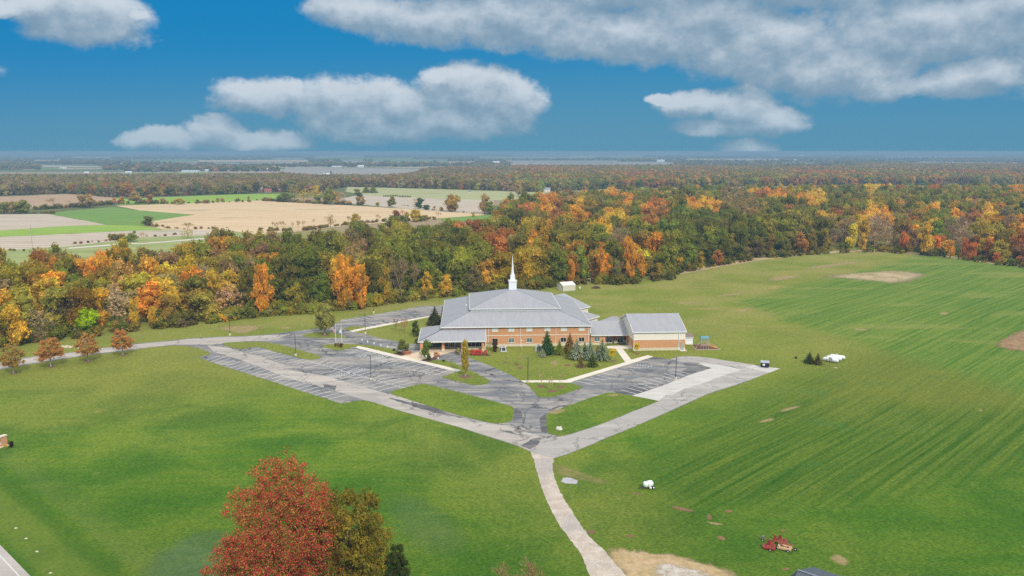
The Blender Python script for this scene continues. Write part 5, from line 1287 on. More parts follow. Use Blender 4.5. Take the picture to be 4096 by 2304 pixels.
def broad(name, nlobe=16, nleaf=2600, leaf=.026, top=.5, spread=.34, lobe=(.13, .23), seed=0, core=True, flat=1.0, airy=0.0, hue=.5, cs=.80):
    """unit crown: radius about .5, z from 0 to 1"""
    C = []; Rr = []
    for k in range(nlobe):
        for _ in range(60):
            z = .12 + .76 * rng.random()
            prof = math.sin(math.pi * min(1, max(0, (z * (1 - top) / .5 if z < top else .5 + (z - top) / (1 - top) * .5)))) if False else (1 - abs((z - top) / (1.05 - top if z > top else top + .12)) ** 2.2)
            r = spread * max(.05, prof) * (rng.random() ** .45); a = rng.random() * 2 * math.pi
            c_ = np.array([r * math.cos(a), r * math.sin(a), z])
            if all(np.linalg.norm((c_ - q) * [1, 1, .9]) > .12 for q in C): break
        C.append(c_); Rr.append(lobe[0] + (lobe[1] - lobe[0]) * rng.random() * (1.15 - .45 * z))
    C = np.array(C); Rr = np.array(Rr)
    C[:, 2] = np.clip(C[:, 2], Rr * .8, 1 - Rr * .9)
    per = 7; nc = nleaf // per
    pick = np.repeat(rng.choice(nlobe, size=nc, p=Rr ** 2 / (Rr ** 2).sum()), per); nleaf = nc * per
    d = np.repeat(sph(nc), per, 0); rr = Rr[pick] * (1 - airy * np.repeat(rng.random(nc), per) ** 2) * (1 + .15 * np.repeat(rng.normal(size=nc), per))
    tuft = np.repeat(rng.normal(size=nc), per)
    P = C[pick] + d * rr[:, None] * [1, 1, .85] + rng.normal(size=(nleaf, 3)) * leaf * .85
    dist = np.linalg.norm((P[:, None, :] - C[None]) / [1, 1, .85], axis=2) / Rr[None]
    keep = (dist.min(axis=1) > .72) & (P[:, 2] > -.03)
    P, d, pick, tuft = P[keep], d[keep], pick[keep], tuft[keep]
    N = d + .65 * rng.normal(size=P.shape) + [0, 0, .35]
    lobev = rng.random((nlobe, 2))
    cv = np.stack([.5 + .55 * (lobev[pick, 0] - .5) + .16 * rng.normal(size=len(P)), .5 + .30 * (lobev[pick, 1] - .5) + .15 * tuft + .10 * rng.normal(size=len(P)), np.zeros(len(P))], 1)
    size = leaf * (.7 + .6 * rng.random(len(P)))
    co = None
    if core:
        mb = MB(); cc = []
        for c_, r_ in zip(C, Rr):
            k0 = len(mb.f); mb.dome(c_, r_ * cs, r_ * cs, r_ * cs * .85, 8, 5, int(c_[0] * 99), .25, full=True); cc += [(.5, .32, 0)] * (len(mb.f) - k0)
        co = (mb.v, mb.f, cc)
    return leaf_mesh(name, P, N, size, cv, co)
def conifer(name, tiers=13, per=17, leaf=.034, seed=0, droop=.10, width=.5, open_=0.0, top=1.0):
    P = []; N = []; S_ = []; C = []
    for t in range(tiers):
        f = t / tiers; z = f * .97 + .03; r = width * (1 - f) ** .82 + .015; nb = max(5, int(per * (1 - f) + 4))
        a0 = rng.random() * 6.28
        for b in range(nb):
            a = a0 + 2 * math.pi * b / nb + rng.normal() * .12; L = r * (1 + .16 * rng.normal()); bv = .5 + .22 * rng.normal()
            m = max(3, int(L / .030))
            for k in range(m):
                q = (k + .6) / m
                for side in (-1, 1, 0):
                    w = .040 * (1.15 - q) * side * (1 + .5 * rng.random())
                    x, y = q * L, w
                    zz = z - droop * q ** 1.6 * (1.2 - f) + (.006 * rng.normal()) - abs(w) * .25
                    P.append((x * math.cos(a) - y * math.sin(a), x * math.sin(a) + y * math.cos(a), zz))
                    N.append((.25 * math.cos(a) + .35 * rng.normal(), .25 * math.sin(a) + .35 * rng.normal(), 1.0)); S_.append(leaf * (.8 + .5 * rng.random()) * (1.1 - .35 * f))
                    C.append((.5 + .12 * rng.normal() + .15 * (q - .5), bv * .6 + .22 + .30 * (q - .5) + .06 * rng.normal(), 0))
    mb = MB(); mb.tube([(0, 0, 0), (0, 0, .5), (0, 0, .9)], [width * .42, width * .20, .005], 8); cc = [(.5, .30, 0)] * len(mb.f)
    return leaf_mesh(name, np.array(P), np.array(N), np.array(S_), np.array(C), None if open_ else (mb.v, mb.f, cc), .6)
def bare(name, depth=5, seed=0, twig=.0045, leaves=0, spread=.55, leaf=.02, thick=.016):
    r = random.Random(seed); mb = MB(); tips = []
    def go(p, d, L, rad, k):
        q = p + d * L; mid = p + d * L * .5 + Vector((r.gauss(0, 1), r.gauss(0, 1), r.gauss(0, .5))) * L * .05
        mb.tube([p, mid, q], [rad, rad * .85, rad * .65], 4 if k > 2 else 3, caps=False)
        if k <= 0: tips.append(q); return
        for _ in range(3 if k > 1 else 4):
            nd = (d + Vector((r.gauss(0, spread), r.gauss(0, spread), r.gauss(.12, spread * .5)))).normalized()
            if nd.z < -.1: nd.z *= -.5
            go(p.lerp(q, .55 + .45 * r.random()), nd, L * (.62 + .22 * r.random()), max(twig, rad * .60), k - 1)
    go(Vector((0, 0, -.02)), Vector((0, 0, 1)), .26, thick, depth)
    V = np.array(mb.v); V[:, 2] *= 1 / max(V[:, 2].max(), .1); rx = np.percentile(np.hypot(V[:, 0], V[:, 1]), 97); V[:, :2] *= .5 / rx
    cc = [(.5, .5 + .2 * r.gauss(0, 1), 0) for _ in mb.f]
    T = V[rng.integers(0, len(V), max(leaves, 4))]; T = T[T[:, 2] > .3] if leaves else T
    n = len(T); P = T + rng.normal(size=T.shape) * .02
    return leaf_mesh(name, P, rng.normal(size=T.shape) + [0, 0, .5], np.full(n, leaf if leaves else 1e-5), np.stack([.5 + .2 * rng.normal(size=n), .6 + .2 * rng.normal(size=n), np.zeros(n)], 1), (V.tolist(), mb.f, cc))
def trunk_mesh(name, pale=False, forked=False, seed=0):
    r = random.Random(seed); mb = MB()
    mb.tube([(0, 0, -.05), (0, 0, .08), (.01, .01, .5), (0, .02, 1.0)], [.062, .045, .036, .018], 7)
    for k in range(5):
        a = r.random() * 6.28; z = .35 + .12 * k; L = .28
        mb.tube([(0, 0, z), (L * .5 * math.cos(a), L * .5 * math.sin(a), z + .13), (L * math.cos(a), L * math.sin(a), z + .34)], [.020, .013, .005], 5, caps=False)
    me = bpy.data.meshes.new(name); me.from_pydata(mb.v, [], mb.f); me.materials.append(M['barkpale' if pale else 'bark']); return me

BR = [broad('crown_%s' % c, nl, 2300, .030, tp, sp_, lb) for c, nl, tp, sp_, lb in (('round', 17, .5, .34, (.13, .22)), ('wide', 20, .45, .36, (.12, .20)), ('high', 15, .62, .31, (.13, .22)), ('clumped', 12, .5, .35, (.15, .25)), ('oak', 24, .55, .37, (.10, .18)))]
BT = [broad('crown_tall_%d' % k, 16, 2000, .028, .45, .30, (.11, .19), airy=.3) for k in range(2)]
AIRY = [broad('crown_thin_%d' % k, 20, 1500, .024, .55, .36, (.10, .18), core=False, airy=.6) for k in range(2)]
CO = [conifer('spruce_a'), conifer('spruce_b', 11, 15, .038, droop=.14)]
PINE = [conifer('pine_crown', 15, 18, .040, droop=.03, width=.5)]
BA = [bare('bare_a', 5, 3), bare('bare_b', 5, 8, leaves=220, leaf=.018)]
FARB = [broad('far_%d' % k, 11, 460, .055, .5, .32, (.16, .26)) for k in range(3)]
SHR = [broad('shrub_%d' % k, 12, 900, .045, .35, .36, (.14, .24)) for k in range(2)]
TRK = trunk_mesh('trunk'); TRKP = trunk_mesh('pale_trunk', True, seed=4)

pal_ = dict(dg=(.225, .240, .045), g=(.300, .300, .052), ol=(.385, .330, .066), yo=(.50, .37, .050), ye=(.78, .54, .075), om=(.82, .43, .065), ru=(.52, .255, .075), br=(.37, .275, .125), gr=(.46, .36, .26), re=(.76, .27, .085), li=(.42, .60, .012), bl=(.33, .41, .35), pg=(.36, .38, .12), rb=(.42, .21, .11), dr=(.11, .03, .025), pk=(.55, .10, .10))
def set_tint(o, c): o['tint'] = [float(x) for x in c]
BOOST = 1.5
def tree(kind, mesh, X, h, w_, tint, label, cat='tree', group=None, clear=.16, trunk=None, rz=None, z=0.0, tr=1.0, name=None):
    nm = name or {'spruce': 'spruce_tree', 'pine': 'pine_tree', 'bare': 'bare_tree', 'shrub': 'shrub'}.get(kind, 'deciduous_tree')
    t = thing(nm, label, cat, (*X, z), rng.random() * 6.28 if rz is None else rz, group)
    cz = 0 if kind in ('shrub', 'bare') else h * clear
    o = bpy.data.objects.new('branches' if kind == 'bare' else ('foliage' if kind in ('shrub', 'spruce', 'pine') else 'crown'), mesh); sc.collection.objects.link(o); o.parent = t
    o.location = (0, 0, cz); o.scale = (w_, w_, h - cz); set_tint(o, tint)
    if kind not in ('shrub', 'bare'):
        k = bpy.data.objects.new('trunk', trunk or TRK); sc.collection.objects.link(k); k.parent = t
        tw = h * tr * .85; k.scale = (tw * .55, tw * .55, h * (.7 if kind not in ('spruce', 'pine') else .3))
    return t
def mixc(a, b, t): return tuple(x * (1 - t) + y * t for x, y in zip(a, b))
def ptree(kind, mesh, key, base, top, wpx, tint, label, **kw):
    q = kk(key, base)[0]; tp = kk(key, (0, top))[0][1]; s_ = K[key][2]
    X = gp(*q); h = max(.4, hgt(q[0], q[1], tp)); w_ = wid(q[0], q[1], wpx * s_)
    tint = pal_[tint] if isinstance(tint, str) else tuple(min(.9, v * BOOST) for v in tint)
    if kind == 'spruce': w_ *= 1.2
    return tree(kind, mesh, X, h, w_, tint, label, **kw)

# ------------------------------------------------------------------ trees and shrubs of the grounds
rowg = 'rust coloured trees in a row along the drive'
RC = [broad('row_crown_%d' % k, 44, 7500, .015, .34, .38, (.07, .15), airy=.8, cs=.6) for k in range(2)]
for i, (b_, tp, w_, lab, tn) in enumerate((((165, 945), 560, 350, 'olive brown row tree at the far left, partly cut by the photo edge', (.36, .25, .085)), ((615, 865), 500, 385, 'broad rust orange row tree, second from the left', (.45, .25, .095)),
        ((1065, 800), 430, 345, 'brownish row tree, third from the left, over the drive edge', (.42, .25, .095)), ((1487, 725), 395, 310, 'smallest and reddest row tree, rightmost beside the drive', (.46, .245, .095)))):
    ptree('broad', RC[i % 2], 'c5', b_, tp, w_, tn, lab, group=rowg, clear=.20, trunk=TRKP, tr=.9)
ptree('broad', broad('loose_crown', 34, 8500, .024, .5, .40, (.11, .18), airy=.2), 'c3', (1660, 485), 95, 255, (.27, .27, .085), 'pale olive multi stemmed tree on the round island left of the flagpoles', clear=.14, trunk=TRKP)
ptree('broad', broad('column_crown', 34, 4200, .024, .5, .30, (.10, .15)), 'c4', (1090, 385), -85, 128, (.40, .32, .055), 'tall narrow golden green tree on the island in front of the portico', clear=.13, trunk=TRKP, tr=.6)
ptree('broad', BR[3], 'p', (375, 700), 180, 345, (.135, .185, .035), 'dense green tree at the left corner of the portico', clear=.10, tr=.7)
ptree('broad', BR[1], 'q', (860, 225), -160, 370, (.16, .185, .045), 'round olive green tree in the mulch bed left of the portico', clear=.14, tr=.7)
ptree('broad', BT[0], 'b5', (2020, 935), 570, 235, (.085, .115, .030), 'dark green upright tree on the lawn left of the portico roof', clear=.06, tr=.7)
ptree('shrub', SHR[0], 'b5', (2060, 1075), 975, 130, (.10, .12, .04), 'dark shrub at the left corner of the portico roof', cat='shrub')
ptree('broad', AIRY[0], 'b5', (1770, 835), 490, 230, (.38, .20, .16), 'thin pinkish red tree on the back lawn', clear=.25, tr=.5)
ptree('broad', AIRY[1], 'b5', (1585, 800), 520, 210, (.28, .17, .15), 'thin purplish tree half behind the pinkish one, on the back lawn', clear=.25, tr=.5)
ptree('spruce', CO[0], 'c1', (420, 905), 668, 150, (.075, .085, .045), 'dark brownish spruce at the back left corner of the church')
ptree('spruce', CO[1], 'c1', (455, 875), 742, 100, pal_['bl'], 'small blue spruce in front of the dark one, back left corner of the church')
ptree('spruce', CO[0], 'c1', (520, 800), 655, 40, (.06, .08, .04), 'slim dark spruce touching the left edge of the church roof')
ptree('spruce', CO[0], 'c1', (370, 905), 770, 80, (.10, .10, .05), 'low brownish spruce at the left of the back corner group')
# front of the church
ptree('spruce', PINE[0], 'c1', (1775, 1268), 962, 142, (.055, .115, .035), 'tall dark green spruce with two stepped tops, before the church windows')
ptree('spruce', CO[0], 'c1', (1795, 1255), 1075, 120, (.060, .105, .032), 'shorter dark spruce leaning against the tall one')
ptree('spruce', CO[1], 'c1', (1720, 1292), 1180, 82, (.27, .32, .27), 'smallest pale blue spruce, at the foot of the tall dark one')
ptree('spruce', CO[0], 'c1', (1925, 1262), 1075, 98, (.17, .22, .04), 'yellow green spruce standing alone before the brick wall')
ptree('spruce', PINE[0], 'd4', (1180, 585), 150, 190, (.22, .150, .065), 'tall reddish brown pine left of the blue spruces')
ptree('spruce', CO[0], 'd4', (1110, 560), 350, 110, (.14, .14, .05), 'short olive brown spruce tucked left of the reddish brown pine')
ptree('spruce', CO[1], 'd4', (1165, 698), 420, 125, (.15, .17, .035), 'yellow green spruce at the left foot of the blue spruces')
ptree('spruce', CO[0], 'd4', (1325, 706), 250, 260, (.24, .29, .255), 'largest blue spruce, leftmost of the blue group')
ptree('spruce', CO[1], 'd4', (1485, 660), 325, 170, (.20, .25, .21), 'blue spruce set back between the two largest')
ptree('spruce', CO[0], 'd4', (1600, 722), 280, 235, (.22, .27, .24), 'blue spruce in the middle of the group, right of the set back one')
ptree('spruce', CO[1], 'd4', (1848, 716), 272, 250, (.18, .23, .185), 'blue green spruce at the right end of the group')
ptree('shrub', SHR[1], 'd4', (1760, 600), 430, 110, (.26, .15, .10), 'reddish bush between two blue spruces', cat='shrub')
ptree('spruce', CO[0], 'd4', (1405, 868), 590, 160, (.19, .165, .07), 'thin brownish spruce in front of the blue group', clear=.05)
ptree('spruce', CO[1], 'd4', (1642, 858), 560, 195, (.085, .115, .028), 'dense dark green spruce in front of the blue group')
ptree('broad', BR[3], 'd4', (2080, 745), 490, 160, (.56, .46, .03), 'small bright yellow tree left of the short walk', clear=.40, trunk=TRKP, tr=.5)
ptree('broad', BR[3], 'c2', (752, 950), 820, 85, (.56, .46, .03), 'small bright yellow tree against the wall of the hall', clear=.35, trunk=TRKP, tr=.5)
ptree('broad', AIRY[0], 'c1', (1075, 1275), 1090, 66, (.24, .22, .07), 'thin olive tree beside the right portico pillar', clear=.30, trunk=TRKP, tr=.5)
ptree('shrub', SHR[0], 'c1', (1145, 1228), 1090, 100, (.095, .045, .035), 'dark red brown bush against the brick wall', cat='shrub')
HG = 'bright red shrubs under the portico edge'
for i, (x_, w_, lab) in enumerate(((1540, 110, 'leftmost of the red shrubs behind the golden green tree'), (1625, 110, 'second red shrub from the left'), (1705, 120, 'third red shrub from the left, before the window wall'), (1775, 90, 'pinkest of the red shrubs, left of the pillar'), (1880, 85, 'red shrub standing alone right of the pillar'))):
    ptree('shrub', SHR[i % 2], 'p', (x_, 578), 430 if i < 4 else 450, w_, mixc(pal_['pk'], (.62, .12, .14), i / 4), lab, cat='shrub', group=HG)
ptree('shrub', SHR[1], 'p', (1180, 560), 400, 175, (.30, .27, .15), 'cream flecked dark shrub under the portico', cat='shrub')
ptree('shrub', SHR[0], 'p', (1320, 560), 455, 60, (.50, .12, .10), 'small reddish shrub at the foot of the golden green tree', cat='shrub')
ptree('shrub', SHR[0], 'p', (800, 752), 705, 90, (.05, .07, .02), 'low dark shrub on the grass strip by the drive', cat='shrub')
ptree('shrub', SHR[0], 'q', (620, 160), 95, 90, (.035, .05, .025), 'small dark shrub left of the round olive tree', cat='shrub')
ptree('shrub', SHR[1], 'q', (740, 225), 165, 110, (.10, .11, .04), 'low olive shrub under the round olive tree', cat='shrub')
ptree('shrub', SHR[0], 'p', (420, 715), 600, 130, (.07, .10, .03), 'low dark shrub under the green portico tree', cat='shrub')
FG = 'clipped shrubs at the foot of the flagpoles'
ptree('shrub', SHR[0], 'r', (1240, 300), 205, 85, (.19, .08, .06), 'brown red shrub at the left flagpole', cat='shrub', group=FG)
ptree('shrub', SHR[1], 'r', (1315, 305), 205, 85, (.22, .19, .09), 'olive shrub between the two flagpoles', cat='shrub', group=FG)
ptree('shrub', SHR[0], 'r', (1390, 325), 205, 100, (.13, .055, .045), 'dark red shrub at the right flagpole', cat='shrub', group=FG)
SPG = 'bare saplings in mulch rings'
sm = bare('sapling', 4, 21, leaves=40, leaf=.012, thick=.013, twig=.0035); sm2 = bare('sapling_b', 4, 5, leaves=40, leaf=.012, thick=.013, twig=.0035)
SAP = [('d4', (150, 885), 580, 170, (.36, .30, .16), 'thin sapling nearest the left edge of the front lawn, with pale twigs'), ('d4', (105, 815), 640, 110, (.30, .26, .14), 'faint small sapling just behind the pale twigged one'), ('c4', (1582, 215), 105, 70, (.30, .28, .16), 'small sapling in the lawn between drive and air conditioners'),
       ('d4', (595, 1275), 985, 190, (.36, .26, .17), 'left sapling on the triangular island below the walk'), ('d4', (825, 1370), 1075, 250, (.44, .27, .18), 'middle sapling on the triangular island, nearest the camera'), ('d4', (1000, 1282), 985, 150, (.33, .25, .17), 'right sapling on the triangular island below the walk')]
for i, (k_, b_, tp, w_, tn, lab) in enumerate(SAP):
    ptree('bare', sm if i % 2 else sm2, k_, b_, tp, w_, mixc(tn, (.5, .46, .34), .5), lab, cat='sapling', group=SPG, name='sapling')
MR = MB().tube([(0, 0, 0), (0, 0, .05), (0, 0, .07)], [1.0, .95, .5], 16).build('mulch_ring', M['rmulch']); ringmesh = MR.data; bpy.data.objects.remove(MR)
for k_, b_, r_ in (('d4', (165, 885), .9), ('d4', (105, 815), .8), ('c4', (1582, 213), .8), ('d4', (595, 1272), 1.1), ('d4', (825, 1366), 1.2), ('d4', (1000, 1280), 1.1), ('c4', (1090, 383), 1.8), ('d4', (2080, 742), .9), ('c2', (752, 952), .9), ('c3', (1660, 483), 1.6),
                  ('c5', (165, 945), .9), ('c5', (615, 866), 1.0), ('c5', (1065, 801), 1.0), ('c5', (1490, 727), 1.0), ('d4', (1405, 862), 1.7), ('d4', (965, 600), 1.6), ('d4', (1130, 830), 1.1)):
    o = bpy.data.objects.new('mulch_ring', ringmesh); sc.collection.objects.link(o); X = gp(*kk(k_, b_)[0]); o.location = (*X, .085 if b_ in ((595, 1272), (825, 1366), (1000, 1280), (1090, 383), (1660, 483)) else .004); o.scale = (r_, r_, 1); tag(o, kind='structure')
# far lawn, right
ptree('spruce', CO[0], 't', (880, 665), 365, 235, (.065, .085, .030), 'left of two dark spruces by the white tanks')
ptree('spruce', CO[1], 't', (1095, 695), 378, 200, (.115, .110, .035), 'right of two dark spruces, touching the white tanks')
ptree('bare', BA[0], 't', (1395, 740), 490, 190, (.20, .15, .12), 'bare brown bush standing in front of the white tanks', cat='bush')
ptree('shrub', SHR[0], 's0', (108, 212), 160, 62, (.045, .018, .020), 'dark purple bush beside the brick sign pillar', cat='shrub')
ptree('shrub', SHR[1], 's0', (56, 222), 192, 42, (.45, .42, .07), 'yellow flowering plant at the foot of the brick sign pillar', cat='plant')

# ------------------------------------------------------------------ the three near trees at the bottom of the picture
def big_maple():
    n = 52; C = []; Rr = []
    for k in range(n):
        z = .02 + .93 * rng.random(); prof = (1 - abs((z - .32) / (.74 if z > .32 else .75)) ** 2.5)
        r = .42 * max(.06, prof) * rng.random() ** .35; a = rng.random() * 2 * math.pi
        C.append((r * math.cos(a), r * math.sin(a), z)); Rr.append(.075 + .08 * rng.random())
    C += [(-.52, -.1, .30), (-.46, -.12, .38), (-.22, -.1, .80), (.30, 0, .60), (.05, 0, .93)]; Rr += [.06, .07, .06, .08, .07]
    C = np.array(C); Rr = np.array(Rr); N0 = 125000
    # sprays: short twigs carrying many leaves, so the crown breaks into tufts
    ns = 2600; pk = rng.choice(len(C), size=ns, p=Rr ** 2 / (Rr ** 2).sum()); d = sph(ns); ce = C[pk] + d * (Rr[pk] * (1 + .22 * rng.normal(size=ns)))[:, None] * [1, 1, .9]
    dist = np.linalg.norm(ce[:, None] - C[None], axis=2) / Rr[None]; keep = dist.min(axis=1) > .62; ce, d, pk = ce[keep], d[keep], pk[keep]; ns = len(ce)
    sp_ = rng.integers(0, ns, N0); off = rng.normal(size=(N0, 3)) * .017; P = ce[sp_] + off + d[sp_] * (rng.random(N0) * .03)[:, None]
    P = P[P[:, 2] > -.05]; sp_ = sp_[:len(P)]
    N = d[sp_] + .9 * rng.normal(size=(len(P), 3)) + [0, 0, .3]
    z = P[:, 2]; hs_ = np.array([1.5 * mnoise.noise(Vector(p) * 3.2) + .5 * mnoise.noise(Vector(p) * 9) for p in ce.tolist()])
    hue = .56 - .15 * np.clip((z - .6) / .4, 0, 1) - .25 * np.clip((.25 - z) / .25, 0, 1) + 1.5 * hs_[sp_]
    sv = rng.random(ns)
    cv = np.stack([hue + .06 * rng.normal(size=len(P)), .5 + .55 * (sv[sp_] - .5) + .11 * rng.normal(size=len(P)), rng.random(len(P))], 1)
    mb = MB(); cc = []
    for c_, r_ in zip(C, Rr):
        k0 = len(mb.f); mb.dome(c_, r_ * .3, r_ * .3, r_ * .3, 8, 5, 1, .3, full=True); cc += [(.35, .35, 0)] * (len(mb.f) - k0)
    mb = MB(); mb.tube([(0, 0, 0), (0, 0, .5), (0, 0, .9)], [.03, .02, .004], 6); cc = [(.3, .2, 0)] * len(mb.f)
    return leaf_mesh('red_maple', P, N, .0058 * (.7 + .7 * rng.random(len(P))), cv, (mb.v, mb.f, cc))
def maple_mat():
    m, n, o = new_mat('maple_foliage')
    cv = n.sep(n.new('ShaderNodeAttribute', attribute_type='GEOMETRY', attribute_name='cv').outputs['Vector'])
    r_ = n.new('ShaderNodeValToRGB'); e = r_.color_ramp.elements
    e[0].position = 0.0; e[0].color = (.16, .19, .03, 1); e[1].position = 1.0; e[1].color = (.66, .060, .075, 1)
    for p_, c_ in ((.24, (.36, .27, .045, 1)), (.44, (.60, .31, .06, 1)), (.62, (.72, .25, .09, 1)), (.80, (.70, .12, .09, 1))):
        q = e.new(p_); q.color = c_
    n.l.new(cv[0], r_.inputs[0]); br = n.lin(cv[1], 0, 1, .5, 1.6)
    c = n.mix(1.0, r_.outputs[0], n.comb(br, br, br), 'MULTIPLY')
    d = n.new('ShaderNodeBsdfDiffuse'); n.put(d, 0, c); t = n.new('ShaderNodeBsdfTranslucent'); n.put(t, 0, c)
    mx = n.new('ShaderNodeMixShader'); mx.inputs[0].default_value = .3; n.l.new(d.outputs[0], mx.inputs[1]); n.l.new(t.outputs[0], mx.inputs[2]); n.l.new(mx.outputs[0], o.inputs[0]); return m
mm = big_maple(); mm.materials.clear(); mm.materials.append(maple_mat())
def at_depth(px, D): # ground point seen at column px at forward ground distance D
    return ((px - CX) / FPX * (D * math.cos(PITCH) + CAMZ * math.sin(PITCH)), D)
Xm = at_depth(1128, 104)
tm = tree('broad', mm, Xm, 19.1, 16.2, pal_['re'], 'large red and orange maple filling the lower left foreground', clear=.04, rz=0.0, tr=.8)
gm = broad('green_gold_crown', 90, 42000, .0095, .5, .43, (.055, .10), airy=.35, cs=.5)
tree('broad', gm, at_depth(1408, 107), 16.6, 11.8, (.32, .265, .05), 'olive green tree with golden edges, right behind the red maple', clear=.03, tr=.8)
tree('broad', broad('bush_crown', 26, 5000, .017, .45, .38, (.09, .15)), at_depth(1585, 109), 6.2, 5.0, (.085, .115, .03), 'small dark green tree at the bottom edge, right of the olive tree', clear=.05)
bt = bare('twiggy_top', 6, 14, twig=.0030, leaves=60, leaf=.008, thick=.02, spread=.6)
tree('bare', bt, at_depth(2065, 99), 8.6, 9.5, (.42, .33, .20), 'bare pale twigs of a leafless tree rising over the bottom edge', rz=.4)
tree('bare', bare('twig_shoot', 4, 9, twig=.004), at_depth(1450, 107), 18.6, 2.0, (.3, .25, .18), 'leafless grey shoot poking from the top of the olive tree') if False else None

